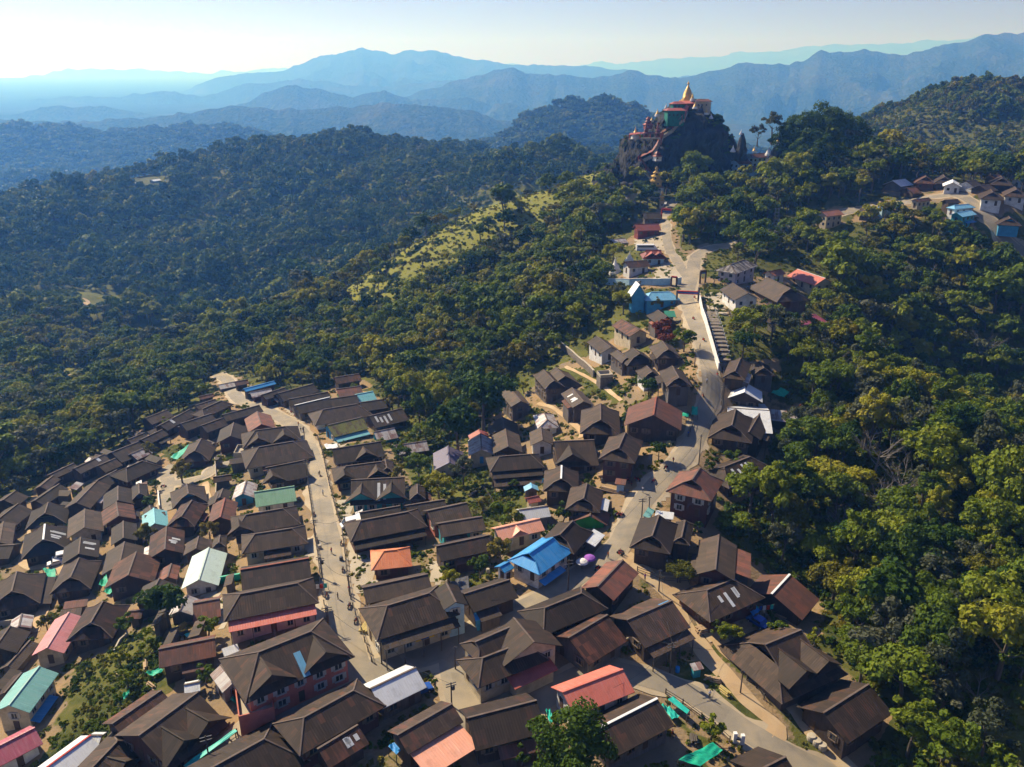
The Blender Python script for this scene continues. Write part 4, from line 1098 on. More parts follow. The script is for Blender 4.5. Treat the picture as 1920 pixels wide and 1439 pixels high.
for i in range(34):
    px = 1118+random.random()*92; py = 318+random.random()*34-max(0, (1150-px))*.0
    if py < 352-(px-1100)*.5: py = 352-(px-1100)*.5+random.random()*14
    p = hit(px, min(py, 352)); s = random.uniform(1.2, 3.2)
    boulder((p.x, p.y, p.z+.3), (s*1.2, s, s*.9), i, 'dark boulder on the scree below the left side of the temple rock')
# ------------------------------------------------------------------ foliage
def leaf_mat(name, stops, trans=.22, gscale=.012):
    m, nt, b = newmat(name); L = nt.links.new
    oi = N(nt, 'ShaderNodeObjectInfo'); tc = N(nt, 'ShaderNodeTexCoord').outputs['Object']
    big = noise(nt, scaled(nt, oi.outputs['Location'], (gscale,)*3), 1, 2, .5); loc = noise(nt, tc, .55, 3, .6)
    f = math_(nt, 'ADD', math_(nt, 'MULTIPLY', oi.outputs['Random'], .55), math_(nt, 'ADD', math_(nt, 'MULTIPLY', big, .35), math_(nt, 'MULTIPLY', math_(nt, 'SUBTRACT', loc, .5), .5)))
    col = ramp(nt, f, stops)
    L(col, b.inputs['Base Color']); b.inputs['Roughness'].default_value = .6; b.inputs['Specular IOR Level'].default_value = .08
    tr = N(nt, 'ShaderNodeBsdfTranslucent'); tcol = mix(nt, 1.0, col, (1.3, 1.35, .5), 'MULTIPLY'); L(tcol, tr.inputs[0])
    ms = N(nt, 'ShaderNodeMixShader'); ms.inputs[0].default_value = trans; L(b.outputs[0], ms.inputs[1]); L(tr.outputs[0], ms.inputs[2])
    L(ms.outputs[0], nt.nodes['Material Output'].inputs[0]); return m
LM = {
 'mix': leaf_mat('mixed_foliage', [(.12, (.046, .082, .010)), (.34, (.100, .145, .013)), (.55, (.175, .205, .017)), (.74, (.27, .25, .022)), (.92, (.22, .17, .05))]),
 'far': leaf_mat('hillside_foliage', [(.12, (.026, .055, .009)), (.38, (.056, .098, .012)), (.62, (.105, .138, .015)), (.85, (.18, .175, .02))]),
 'dark': leaf_mat('dark_glossy_foliage', [(.1, (.022, .052, .007)), (.5, (.045, .085, .009)), (.9, (.082, .12, .011))]),
 'lime': leaf_mat('lime_foliage', [(.1, (.085, .13, .012)), (.5, (.12, .16, .016)), (.9, (.16, .17, .02))], .3),
 'olive': leaf_mat('olive_foliage', [(.1, (.085, .095, .014)), (.5, (.13, .125, .014)), (.9, (.18, .14, .014))]),
 'grey': leaf_mat('grey_green_foliage', [(.1, (.055, .068, .036)), (.5, (.085, .095, .055)), (.9, (.12, .12, .075))]),
 'red': leaf_mat('red_brown_foliage', [(.1, (.14, .035, .018)), (.5, (.19, .05, .022)), (.9, (.22, .08, .03))]),
 'gold': leaf_mat('golden_foliage', [(.1, (.12, .12, .018)), (.5, (.19, .16, .02)), (.9, (.24, .18, .04))]),
}
M['bark'] = wood_mat('bark', (.06, .048, .038), (.14, .115, .09)); M['dead'] = wood_mat('bare_branches', (.15, .13, .11), (.24, .21, .18))
def crown_mesh(name, mat_, seed, rx, rz, z0, lobes, leaves, size, flat=.0, inner=.25):
    """leaf clumps spread over uneven lobes; z0 is the height of the crown's centre"""
    g = np.random.default_rng(seed); C = []; 
    for i in range(lobes):
        u = g.uniform(-.35, 1); a = g.uniform(0, 2*math.pi); s = math.sqrt(max(0, 1-u*u)); k_ = g.uniform(.35, 1.02)
        C.append((rx*s*math.cos(a)*k_*g.uniform(.8, 1.15), rx*s*math.sin(a)*k_, z0+rz*u*k_, g.uniform(.17, .42)*rx))
    V = []; F = []
    per = leaves//lobes
    for cx, cy, cz, cr in C:
        d = g.normal(size=(per, 3)); d /= np.linalg.norm(d, axis=1)[:, None]; d[:, 2] = np.where(d[:, 2] < -.35, -d[:, 2]*.6, d[:, 2])
        rad = cr*(g.uniform(inner, 1, per)**.5)[:, None]
        p = d*rad*np.array([1, 1, .82*(1-flat)])+np.array([cx, cy, cz])
        nrm = d*.75+g.normal(size=(per, 3))*.42+np.array([0, 0, .25]); nrm /= np.linalg.norm(nrm, axis=1)[:, None]
        t = np.cross(nrm, g.normal(size=(per, 3))); t /= np.linalg.norm(t, axis=1)[:, None]+1e-9; b = np.cross(nrm, t)
        s = size*g.uniform(.6, 1.3, per)[:, None]
        q = np.stack([p-t*s-b*s*.55, p+t*s*.2-b*s*.8, p+t*s, p-t*s*.1+b*s*.75], 1)
        base = len(V)*1; V.append(q.reshape(-1, 3))
    V = np.concatenate(V); nq = len(V)//4; F = np.arange(nq*4).reshape(nq, 4)
    me = bpy.data.meshes.new(name); me.from_pydata(V.tolist(), [], F.tolist()); me.materials.append(mat_); me.update(); return me
def trunk_mesh(name, seed, h, r0, spread, limbs, mat_, bare=False):
    g = random.Random(seed); b = MB()
    top = Vector((g.uniform(-.4, .4), g.uniform(-.4, .4), h)); b.tube([(0, 0, -1.2), (0.05, 0, h*.35), (top*.72), top], [r0*1.25, r0, r0*.75, r0*.45], 6)
    for i in range(limbs):
        a = i*2*math.pi/limbs+g.uniform(-.4, .4); t = g.uniform(.45, .95); s = top*t
        e = s+Vector((math.cos(a)*spread*g.uniform(.6, 1), math.sin(a)*spread*g.uniform(.6, 1), spread*g.uniform(.35, .9)))
        m_ = (s+e)/2+Vector((0, 0, -.25*spread*.3)); b.tube([s, m_, e], [r0*.45, r0*.3, r0*.12], 5)
        if bare:
            for q in range(4):
                a2 = a+g.uniform(-1, 1); s2 = s+(e-s)*g.uniform(.35, .9); e2 = s2+Vector((math.cos(a2), math.sin(a2), g.uniform(.4, 1.3)))*spread*g.uniform(.3, .55); b.tube([s2, (s2+e2)/2+Vector((0, 0, .1)), e2], [r0*.2, r0*.14, r0*.05], 4)
                for w in range(4):
                    a3 = a2+g.uniform(-1.2, 1.2); s3 = s2+(e2-s2)*g.uniform(.3, .95); e3 = s3+Vector((math.cos(a3), math.sin(a3), g.uniform(.2, 1.2)))*spread*g.uniform(.14, .3); b.tube([s3, e3], [r0*.09, r0*.03], 3)
    return b.mesh(name, mat_)
# kinds of tree: (crown mesh, trunk mesh, radius)
KT = {}
def kind(key, mat_, seed, rx, rz, h, lobes, leaves, size, limbs=5, **k):
    KT[key] = (crown_mesh('crown_'+key, LM[mat_], seed, rx, rz, h+rz*.35, lobes, leaves, size, **k), trunk_mesh('trunk_'+key, seed, h, .045*rx+.1, rx*.6, limbs, M['bark']), rx, h+rz)
kind('round', 'mix', 1, 4.6, 3.6, 5.5, 22, 3600, .34); kind('broad', 'mix', 2, 6.0, 3.4, 6.5, 28, 4600, .36); kind('tall', 'mix', 3, 3.8, 5.2, 7.5, 22, 3400, .34)
kind('loose', 'grey', 4, 4.8, 3.8, 6.0, 15, 2000, .34, inner=.1); kind('dark', 'dark', 5, 5.0, 4.2, 5.5, 24, 3800, .38); kind('lime', 'lime', 6, 4.2, 3.2, 5.0, 20, 3200, .32)
kind('olive', 'olive', 7, 5.0, 3.2, 5.5, 26, 4200, .30); kind('small', 'mix', 8, 2.2, 1.9, 2.4, 12, 1300, .24); kind('bushy', 'lime', 9, 1.9, 1.5, 1.4, 10, 1000, .22); kind('redb', 'red', 10, 2.6, 1.9, 1.5, 12, 1400, .24)
kind('gold', 'gold', 11, 3.0, 2.6, 3.6, 14, 1900, .27); kind('mango', 'dark', 12, 7.5, 6.0, 6.0, 46, 13000, .30); kind('ball', 'olive', 13, 3.4, 2.7, 3.4, 30, 4200, .19, inner=.5); kind('giant', 'dark', 14, 8.5, 8.0, 8.5, 60, 15000, .36)
for i in range(3): KT['bare%d' % i] = (None, trunk_mesh('bare_tree_%d' % i, 20+i, 5.5, .22, 4.6, 9, M['dead'], True), 4.5, 10)
def banana_mesh():
    b = MB(); g = random.Random(3)
    for i in range(9):
        a = i*2*math.pi/9+g.uniform(-.2, .2); d = Vector((math.cos(a), math.sin(a), 0)); s = Vector((-d.y, d.x, 0)); pr = None
        for q in range(6):
            t = q/5; c = d*(2.6*t)+Vector((0, 0, 2.3+1.5*t-2.3*t*t)); w = .42*math.sin(math.pi*min(1, t*.9+.1))+.03
            row = (c-s*w, c+Vector((0, 0, -.08)), c+s*w)
            if pr:
                b.face([pr[0], pr[1], row[1], row[0]]); b.face([pr[1], pr[2], row[2], row[1]])
            pr = row
    return b.mesh('crown_banana', LM['lime'])
KT['banana'] = (banana_mesh(), trunk_mesh('trunk_banana', 5, 2.3, .16, .2, 0, M['bark']), 2.6, 3.5)
TREES = []
def place_tree(key, x, y, s, rz, label, group, name='tree', z=None):
    root = empty(name, (x, y, (ground(x, y) if z is None else z)-.15), rz); root.scale = (s, s, s)
    cm, tm, rx, h = KT[key]
    if tm: inst('trunk', tm, root, (0, 0, 0))
    if cm: inst('crown', cm, root, (0, 0, 0))
    tag(root, label, 'plant' if name in ('bush', 'banana_plant') else 'tree', group); TREES.append((x, y, rx*s)); return root
def tree_px(key, px, py, dpx, label, group=None, name='tree', Y=None):
    """crown centre and width as measured in the photograph"""
    cm, tm, rx, h = KT[key]; s = 1.0
    for _ in range(5):
        p = hit(px, py, h*.72*s) if Y is None else Vector(at_Y(px, py, Y)); dep = p.y*CP-(p.z-CAMZ)*SP; s = dpx*dep/FPX/2/rx
    place_tree(key, p.x, p.y, s, random.uniform(0, 6), label, group, name, None if Y is None else p.z-h*.72*s)
TL = """mango 1072 1402 168|large dark glossy round tree at the bottom centre, beside the white-ridged long dark roof
small 978 1415 42|small light green tree left of the large round tree at the bottom edge
dark 310 1128 92|big dark round tree standing behind the streaked brown roof on the grassy bank
gold 272 999 44|golden green round tree in front of the pale turquoise tin roof
small 388 1172 46|leafy green tree just above the long rust-brown roof on the left bank
small 383 1262 42|bright green tree between the long rust-brown roof and the patched tin shed
gold 391 992 40|yellow-green round tree below the rust-brown roof with the pinkish ridge
bushy 369 977 24|small bright bush left of the yellow-green tree by the white cloths
bushy 322 937 18|small clipped bush at the end of the winding lane
small 282 938 32|bushy green tree behind the pale turquoise tin roof
small 291 908 22|small bush at the left edge of the winding lane
gold 338 878 44|tree with yellowish leaves inside the bend of the winding lane
small 412 862 24|small tree by the rubble slope under the concrete terrace
round 822 905 48|brown-green round tree below the violet-grey roof
loose 868 880 52|thin brownish tree right of the violet-grey roof
bushy 905 896 32|bright lime bush at the top of the bare garden plot
dark 858 795 105|dark round tree at the forest edge above the violet-grey roof
dark 905 742 115|tall dark tree left of the grey-brown house with the pale side wall
bushy 928 853 20|small bright bush in front of the blue-doored cream house
dark 1217 724 38|dark green tree in the yard behind the tall wide timber house
dark 1236 843 34|dark bush at the corner of the tall timber house by the road fork
round 1170 560 44|green tree left of the blue church
redb 1246 620 56|red-brown leafy shrubs below the green annex roof
lime 1284 632 42|light green tree beside the upper street, right of the red-brown shrubs
small 1056 960 40|yellowish bushes in front of the small green-walled hut
bushy 945 962 60|low green thicket beside the white rust-spotted roof
dark 900 1060 42|dark green tree right of the dark open pit with the blue frame
gold 938 1026 54|green and yellow tree in front of the peach roof
small 835 1068 26|small palm-like tree beside the concrete yard behind the corner building
ball 1277 1066 50|clipped round lime-green tree on the packed-earth square
lime 1353 1180 40|bright green tree beside the dirt path, left one of a pair
small 1378 1186 38|darker green tree beside the dirt path, right one of a pair
round 753 846 34|light green tree beside the rust and white striped tin roof
gold 745 886 34|yellow-green tree right of the small gabled wing
round 784 868 44|green tree in the middle of the gardens left of the violet-grey roof
small 790 903 28|small tree above the small gablet-roofed house in the gardens
round 798 806 46|light green tree on the slope right of the big sheeted roof
gold 735 753 34|orange-tinged shrub at the right end of the grey-brown long roof
small 1330 872 26|grey-green shrub at the road edge by the utility pole
bushy 1375 858 40|clipped green hedge bush behind the hip roof with the white sheet
small 1310 985 22|small tree behind the little gablet-roofed wing by the main road
small 1460 1180 44|green bush between the rust-streaked roof and the twin-dormer house
small 1528 1195 36|second green bush behind the ridge of the twin-dormer house
lime 1620 1238 80|bright yellow-green tree at the corner behind the twin-dormer house
giant 1545 236 84|tall massive dark tree at the top of the crest clump right of the temple rock
giant 1502 246 72|dark crown just left of the tallest crest tree
giant 1590 250 74|dark crown just right of the tallest crest tree
giant 1475 270 60|leftmost dark crown of the crest clump, above the monastery slope
giant 1625 284 70|dark tree at the right end of the crest clump
giant 1530 285 84|dark tree low in the middle of the crest clump
giant 1580 300 84|dark tree low on the right of the crest clump
mango 1490 305 60|dark round tree low on the left of the crest clump
mango 1640 318 50|lowest dark round tree at the right end of the crest clump
loose 1450 232 44|slender grey tree with an open crown on the crest left of the dark clump
loose 1422 248 30|small slender tree on the crest nearest the white spire
lime 1300 312 70|bright yellow-green tree at the foot of the temple rock
round 1335 345 60|broad olive tree left of and below the pale blue monastery
broad 1305 372 70|broad green tree right of the street end below the rock
round 1290 405 50|green tree beside the upper street, right of the red hall
lime 1211 347 26|light green tree between the bright blue shed and the gold shrine
dark 1215 362 40|dark tree below the bright blue shed
lime 1420 455 74|bright green round tree above the lilac monastery
gold 1385 468 34|yellow-green bamboo clump beside the curve of the far road
round 1150 470 40|grey-green tree left of the red open hall
dark 1343 228 34|dark tree clinging to the right shoulder of the temple rock
dark 1357 246 30|small dark tree below the one on the rock's right shoulder
giant 137 343 40|dome-shaped dark tree on the far left ridge beside the pale hut
round 1405 600 60|green tree right of the stepped path
dark 1395 640 50|dark green tree beside the lower end of the steps
round 1450 588 50|tree below the front of the dark-roofed hall
loose 1418 592 46|grey-green tree right of the white two-storey wing
dark 1480 600 44|dark tree left of the crimson hip roof
round 1545 560 48|green tree below the right end of the coral-roofed hall
lime 1570 520 44|bright tree just right of the coral-roofed hall"""
for line in TL.split('\n'):
    a, lab = line.split('|'); k_, x_, y_, d_ = a.split()
    nm = 'bush' if k_ in ('bushy', 'redb') else 'tree'
    Yk = {'1343': 485, '1357': 480, '1545': 452, '1502': 455, '1590': 452, '1475': 458, '1625': 462, '1530': 440, '1580': 440, '1490': 442, '1640': 455, '1450': 462, '1422': 464}.get(x_) if float(y_) < 330 else None
    tree_px(k_, float(x_), float(y_), float(d_), lab, None, nm, Yk)
tree_px('bare0', 1650, 830, 95, 'leafless pale tree with spreading branches in the sunlit forest', None, 'bare_tree')
tree_px('bare1', 1655, 920, 90, 'leafless brown tree below the pale spreading bare tree', None, 'bare_tree')
tree_px('bare2', 1580, 965, 70, 'leafless tree left of and below the other two bare trees', None, 'bare_tree')
tree_px('bare0', 1850, 640, 60, 'pale bare tree near the right edge above the dark ravine', None, 'bare_tree')
tree_px('bare1', 190, 325, 24, 'lone flat-topped bare tree on the far left ridge', None, 'bare_tree')
tree_px('bare2', 1835, 1290, 60, 'bare pale trunk among the lower right forest', None, 'bare_tree')
for i, (a, b_) in enumerate([(1668, 727), (1735, 740), (1508, 322), (1722, 1370)]):
    tree_px('banana', a, b_, 26, ['pale banana plant left one of two at the edge of the dark ravine', 'pale banana plant right one of two at the edge of the dark ravine', 'banana plant on the dark slope below the crest clump', 'banana plant in the clearing right of the largest plain gabled roof'][i], None, 'banana_plant')

# ------------------------------------------------------------------ scatter: candidates on the terrain
FT = np.array([(f[0], f[1], f[2], f[3], f[4]) for f in FOOT])
def blocked(x, y, rad):
    """inside a house footprint or on a road?"""
    out = np.zeros(len(x), bool)
    for i in range(0, len(x), 4000):
        X = x[i:i+4000, None]; Yv = y[i:i+4000, None]
        dx = X-FT[None, :, 0]; dy = Yv-FT[None, :, 1]; c = np.cos(FT[:, 2]); s = np.sin(FT[:, 2])
        lx = np.abs(dx*c+dy*s); ly = np.abs(-dx*s+dy*c)
        o = ((lx < FT[:, 3]+rad) & (ly < FT[:, 4]+rad)).any(1)
        d2 = (X-RP_[None, :, 0])**2+(Yv-RP_[None, :, 1])**2
        o |= (d2 < (RP_[None, :, 2]+rad+.6)**2).any(1)
        out[i:i+4000] = o
    return out
def gz_many(x, y):
    r = np.maximum(np.hypot(x, y), 12.01); th = np.arctan2(x, y)
    i = np.clip(np.searchsorted(TH, th)-1, 0, len(TH)-2); j = np.clip(np.searchsorted(RR, r)-1, 0, len(RR)-2)
    a = (th-TH[i])/(TH[i+1]-TH[i]); b = (r-RR[j])/(RR[j+1]-RR[j])
    return (GZ[i, j]*(1-a)+GZ[i+1, j]*a)*(1-b)+(GZ[i, j+1]*(1-a)+GZ[i+1, j+1]*a)*b
def poisson(r0, r1, sp, seed, thmax=37.5):
    """jittered hexagonal cells between two radii"""
    g = np.random.default_rng(seed); t = math.sin(R(thmax))*r1
    xs = np.arange(-t, t, sp); ys = np.arange(0, r1, sp*.87); X, Y = np.meshgrid(xs, ys); X = X+(np.arange(len(ys)) % 2)[:, None]*sp/2
    X = (X+g.uniform(-.38, .38, X.shape)*sp).ravel(); Y = (Y+g.uniform(-.38, .38, Y.shape)*sp).ravel(); r = np.hypot(X, Y); th = np.abs(np.arctan2(X, Y))
    k_ = (r >= r0) & (r < r1) & (th < R(thmax)); return X[k_], Y[k_]
def scatter(r0, r1, sp, seed, rad, thin):
    x, y = poisson(r0, r1, sp, seed); z = gz_many(x, y); px, py = projA(x, y, z)
    vil = inpoly(px, py, VPOLY) & (np.hypot(x, y) < 560); v2 = inpoly(px, py, VPOLY2) & (np.hypot(x, y) < 560) & (blocked(x, y, 4.2) | (np.random.default_rng(3).random(len(x)) < .35))
    g = np.random.default_rng(seed+5); far6 = ~blocked(x, y, 5.5); k_ = (~vil | (far6 & (g.random(len(x)) < .7) & (np.hypot(x, y) > 185) & (px < 800))) & ~blocked(x, y, rad) & ~v2
    for c in CLEAR: k_ &= ~inpoly(px, py, c)
    g = np.random.default_rng(seed+5)
    # open grassy places: along the bright crest and in patches
    open_ = fbm(x/60, y/60, 3, 301); k_ &= (open_ < thin) | (g.random(len(x)) < .3) | (np.arctan2(x, y) > .33)
    k_ &= ~inpoly(px, py, CREST) | (g.random(len(x)) < .09)
    ln = (py < 0)   # never
    k_ &= ~((np.abs(x-np.interp(y, [440, 500], [0, 0])) < 0))
    k_ &= ~((x > OX[0]-2) & (x < OX[-1]+2) & (np.abs(y-ROCKY) < 33))
    return x[k_], y[k_], z[k_], px[k_], py[k_]
x, y, z, px, py = scatter(84, 330, 6.4, 1, 3.0, .80)
TA = np.array(TREES)
near_t = (np.hypot(x[:, None]-TA[None, :, 0], y[:, None]-TA[None, :, 1]) < TA[None, :, 2]*.8+1.5).any(1)
x, y, z, px, py = [q[~near_t] for q in (x, y, z, px, py)]
inview = (px > -30) & (px < 1950) & (py < 1480) & (py > 0)
order = np.argsort(np.hypot(x, y)+(~inview)*1e5)
NTH = 225
g = np.random.default_rng(99)
def zone(px_, py_):
    if px_ > 1380:
        if py_ > 1180: return 'the lower right forest beside the dirt path houses', 'trees of the lower right forest'
        if py_ > 930: return 'the forest between the main road and the right edge', 'trees of the forest right of the main road'
        return 'the sunlit wooded spur right of the white-roofed timber house', 'trees of the sunlit wooded spur'
    if px_ < 480: return 'the valley forest beyond the far left houses', 'trees of the valley forest beyond the left houses'
    return 'the wooded slope between the two parts of the village', 'trees of the wooded slope between the two streets'
LOOK = {'round': 'rounded green leafy tree', 'broad': 'wide spreading green tree', 'tall': 'tall upright green tree', 'loose': 'grey-green open-crowned tree', 'dark': 'dense dark green tree', 'lime': 'bright yellow-green tree', 'olive': 'olive brown tree', 'gold': 'golden green tree'}
wk = ['round', 'broad', 'tall', 'loose', 'dark', 'lime', 'olive']; wp = [.24, .18, .16, .16, .10, .07, .09]
for i in order[:NTH]:
    k_ = g.choice(wk, p=wp); s = g.uniform(.62, 1.22); zn, gp = zone(px[i], py[i])
    if g.random() < .05 and px[i] > 1300:
        r_ = place_tree('bare%d' % g.integers(3), float(x[i]), float(y[i]), float(s), float(g.uniform(0, 6.28)), f'leafless grey-brown tree in {zn}', 'leafless '+gp, 'bare_tree'); continue
    place_tree(k_, float(x[i]), float(y[i]), float(s), float(g.uniform(0, 6.28)), f'{LOOK[k_]} in {zn}', f'{LOOK[k_]}s, '+gp).scale = (s*g.uniform(.85, 1.15), s*g.uniform(.85, 1.15), s*g.uniform(.85, 1.25))
rest = order[NTH:]
xs_, ys_ = poisson(100, 330, 5.2, 21); zs_ = gz_many(xs_, ys_); ax_, ay_ = projA(xs_, ys_, zs_)
kk = inpoly(ax_, ay_, VPOLY) & ~blocked(xs_, ys_, 1.7) & (ay_ < 1430) & (ax_ > 10) & ~((ax_ > 1130) & (ay_ > 860) & (ay_ < 1260) & (ax_ < 1360)); kk &= (fbm(xs_/7, ys_/7, 3, 77) < .56)
kk &= (np.hypot(xs_[:, None]-TA[None, :, 0], ys_[:, None]-TA[None, :, 1]) > TA[None, :, 2]+1.5).all(1)
ii = np.where(kk)[0]; ii = g.permutation(ii)[:62]
for i in ii: place_tree(str(g.choice(['small', 'small', 'gold', 'bushy', 'small'])), float(xs_[i]), float(ys_[i]), float(g.uniform(.6, 1.05)), float(g.uniform(0, 6)), 'small leafy garden tree or shrub squeezed between the village houses', 'small garden trees between the houses', 'garden_tree')

# ---- the rest of the woods: one object, instanced leaf-clump trees
def proto_tree(name, key, mat_, seed, rx, rz, h, lobes, leaves, size, **k):
    cm = crown_mesh('forest_crown_'+name, LM[mat_], seed, rx, rz, h+rz*.35, lobes, leaves, size, **k)
    cm.materials.append(M['bark']); import bmesh
    bm = bmesh.new(); bm.from_mesh(cm); n0 = len(bm.faces); bm.from_mesh(trunk_mesh('tmp', seed, h, .045*rx+.1, rx*.5, 4, M['bark'])); bm.faces.ensure_lookup_table()
    for f in bm.faces[n0:]: f.material_index = 1
    bm.to_mesh(cm); bm.free(); o = bpy.data.objects.new('forest_tree_'+name, cm); return o
def gn_instances(objname, protos, pts, scl, rot, idx, kind='stuff'):
    pc = bpy.data.collections.new(objname+'_protos')
    for i, p in enumerate(protos): p.name = '%02d_' % i+p.name; pc.objects.link(p)
    me = bpy.data.meshes.new(objname); me.from_pydata([tuple(p) for p in pts], [], [])
    for nm, ty, dat in (('scl', 'FLOAT', scl), ('rot', 'FLOAT', rot), ('pid', 'INT', idx)):
        a = me.attributes.new(nm, ty, 'POINT'); a.data.foreach_set('value', dat)
    o = bpy.data.objects.new(objname, me); COL.objects.link(o); tag(o, kind=kind)
    ng = bpy.data.node_groups.new(objname, 'GeometryNodeTree'); ng.interface.new_socket('Geometry', in_out='INPUT', socket_type='NodeSocketGeometry'); ng.interface.new_socket('Geometry', in_out='OUTPUT', socket_type='NodeSocketGeometry')
    nn = ng.nodes; gi = nn.new('NodeGroupInput'); go = nn.new('NodeGroupOutput'); ip = nn.new('GeometryNodeInstanceOnPoints'); ci = nn.new('GeometryNodeCollectionInfo')
    ci.inputs['Collection'].default_value = pc; ci.inputs['Separate Children'].default_value = True; ci.inputs['Reset Children'].default_value = True
    ip.inputs['Pick Instance'].default_value = True
    def attr(n_, t_):
        q = nn.new('GeometryNodeInputNamedAttribute'); q.data_type = t_; q.inputs['Name'].default_value = n_; return q.outputs['Attribute']
    ng.links.new(gi.outputs[0], ip.inputs['Points']); ng.links.new(ci.outputs[0], ip.inputs['Instance']); ng.links.new(attr('pid', 'INT'), ip.inputs['Instance Index'])
    cx = nn.new('ShaderNodeCombineXYZ'); ng.links.new(attr('rot', 'FLOAT'), cx.inputs[2]); ng.links.new(cx.outputs[0], ip.inputs['Rotation'])
    ng.links.new(attr('scl', 'FLOAT'), ip.inputs['Scale']); ng.links.new(ip.outputs[0], go.inputs[0])
    md = o.modifiers.new('grow', 'NODES'); md.node_group = ng; return o
PA = [proto_tree('a', 'a', 'mix', 31, 4.4, 3.6, 5.2, 18, 1500, .52), proto_tree('b', 'b', 'mix', 32, 5.6, 3.4, 6.0, 22, 1900, .55), proto_tree('c', 'c', 'mix', 33, 3.6, 4.8, 7.0, 16, 1300, .5),
      proto_tree('d', 'd', 'grey', 34, 4.6, 3.6, 5.6, 13, 900, .5, inner=.1), proto_tree('e', 'e', 'dark', 35, 4.8, 4.2, 5.4, 20, 1600, .55), proto_tree('f', 'f', 'olive', 36, 4.6, 3.0, 5.0, 20, 1500, .45), proto_tree('g', 'g', 'lime', 37, 3.8, 3.0, 4.4, 16, 1200, .45)]
PB = [proto_tree('h', 'h', 'far', 41, 5.0, 4.2, 5.0, 16, 520, .85), proto_tree('i', 'i', 'far', 42, 6.2, 4.0, 6.0, 18, 600, .9), proto_tree('j', 'j', 'far', 43, 4.2, 5.4, 6.5, 14, 480, .85), proto_tree('k', 'k', 'mix', 44, 5.2, 3.8, 5.0, 16, 520, .85)]
PC = [proto_tree('l', 'l', 'far', 51, 8.5, 5.5, 4.0, 16, 230, 1.9), proto_tree('m', 'm', 'far', 52, 10, 5.0, 4.0, 18, 260, 2.0)]
pts = []; S = []; Ro = []; I = []
def addset(x, y, z, ids, pr, s0, s1, sink):
    n_ = len(x); g = np.random.default_rng(n_); pts.append(np.stack([x, y, z-sink], -1)); S.append(g.uniform(s0*.8, s1, n_)*np.where(g.random(n_) < .10, 1.45, 1)*np.where(np.hypot(x, y) < 640, .72+.75*fbm(x/40, y/40, 2, 404), .34+1.4*fbm(x/55, y/55, 2, 404))); Ro.append(g.uniform(0, 6.28, n_)); I.append(g.choice(ids, n_, p=pr))
pa = [.26, .18, .15, .13, .05, .12, .11]
addset(x[rest], y[rest], z[rest], list(range(7)), pa, .65, 1.15, .3)
x, y, z, px, py = scatter(330, 620, 6.2, 2, 2.5, .70); addset(x, y, z, list(range(7)), pa, .6, 1.15, .3)
x, y, z, px, py = scatter(620, 1250, 7.5, 3, 0, .68); rt = np.arctan2(x, y) > .33
addset(x[~rt], y[~rt], z[~rt], list(range(7, 11)), [.3, .22, .22, .26], .7, 1.25, .5); addset(x[rt], y[rt], z[rt], [7, 10, 13], [.15, .5, .35], .55, .95, .5)
x, y, z, px, py = scatter(1250, 1700, 9.8, 4, 0, .74); addset(x, y, z, list(range(7, 11)), [.3, .25, .25, .2], .9, 1.4, .8)
x, y = poisson(1700, 3300, 17, 5, 36); z = gz_many(x, y); vis = z > -215; addset(x[vis], y[vis], z[vis], [11, 12], [.5, .5], .8, 1.3, 2.5)
pts_ = np.concatenate(pts); S_ = np.concatenate(S); Ro_ = np.concatenate(Ro); I_ = np.concatenate(I).astype(np.int32)
PD = [proto_tree('n', 'n', 'olive', 61, 5.0, 3.6, 4.6, 16, 560, .8)]
gn_instances('forest', PA+PB+PC+PD, pts_, S_, Ro_, I_)
print('forest trees', len(pts_))
# ---- undergrowth: shrubs, tall grass and weeds on banks and under the trees
def clump(name, mat_, seed, rx, rz, n_, size):
    return bpy.data.objects.new('clump_'+name, crown_mesh('clump_'+name, LM[mat_], seed, rx, rz, rz*.2, 7, n_, size))
UG = [clump('a', 'lime', 61, 1.6, .28, 240, .22), clump('b', 'lime', 62, .9, .6, 220, .18), clump('c', 'olive', 63, 1.7, .35, 260, .2), clump('d', 'dark', 64, 1.5, 1.1, 300, .24), clump('e', 'gold', 65, .9, .5, 200, .16)]
x1_, y1_ = poisson(80, 250, 1.55, 9); x2_, y2_ = poisson(250, 560, 2.5, 10); x = np.concatenate([x1_, x2_]); y = np.concatenate([y1_, y2_]); z = gz_many(x, y); px, py = projA(x, y, z); g = np.random.default_rng(13)
vil = inpoly(px, py, VPOLY) | inpoly(px, py, VPOLY2); gr = np.zeros(len(x), bool)
for q in GREEN: gr |= inpoly(px, py, q)
nb = fbm(x/7, y/7, 3, 77); pr = np.where(gr, .95, np.where(vil, np.where(nb < .48, .8, .3), .75)); pr = np.where(np.hypot(x, y) > 380, pr*.6, pr)
k_ = (g.random(len(x)) < pr) & (px > -60) & (px < 1980) & ~blocked(x, y, .5); x, y, z, vil = x[k_], y[k_], z[k_], vil[k_]
n_ = len(x); gn_instances('undergrowth', UG, np.stack([x, y, z-.1], -1), g.uniform(.4, 1.25, n_)*np.where(vil, .85, 1.3)*(.6+.8*fbm(x/6, y/6, 2, 505)), g.uniform(0, 6.28, n_), g.choice(5, n_, p=[.34, .14, .30, .10, .12]).astype(np.int32))
print('undergrowth', n_)

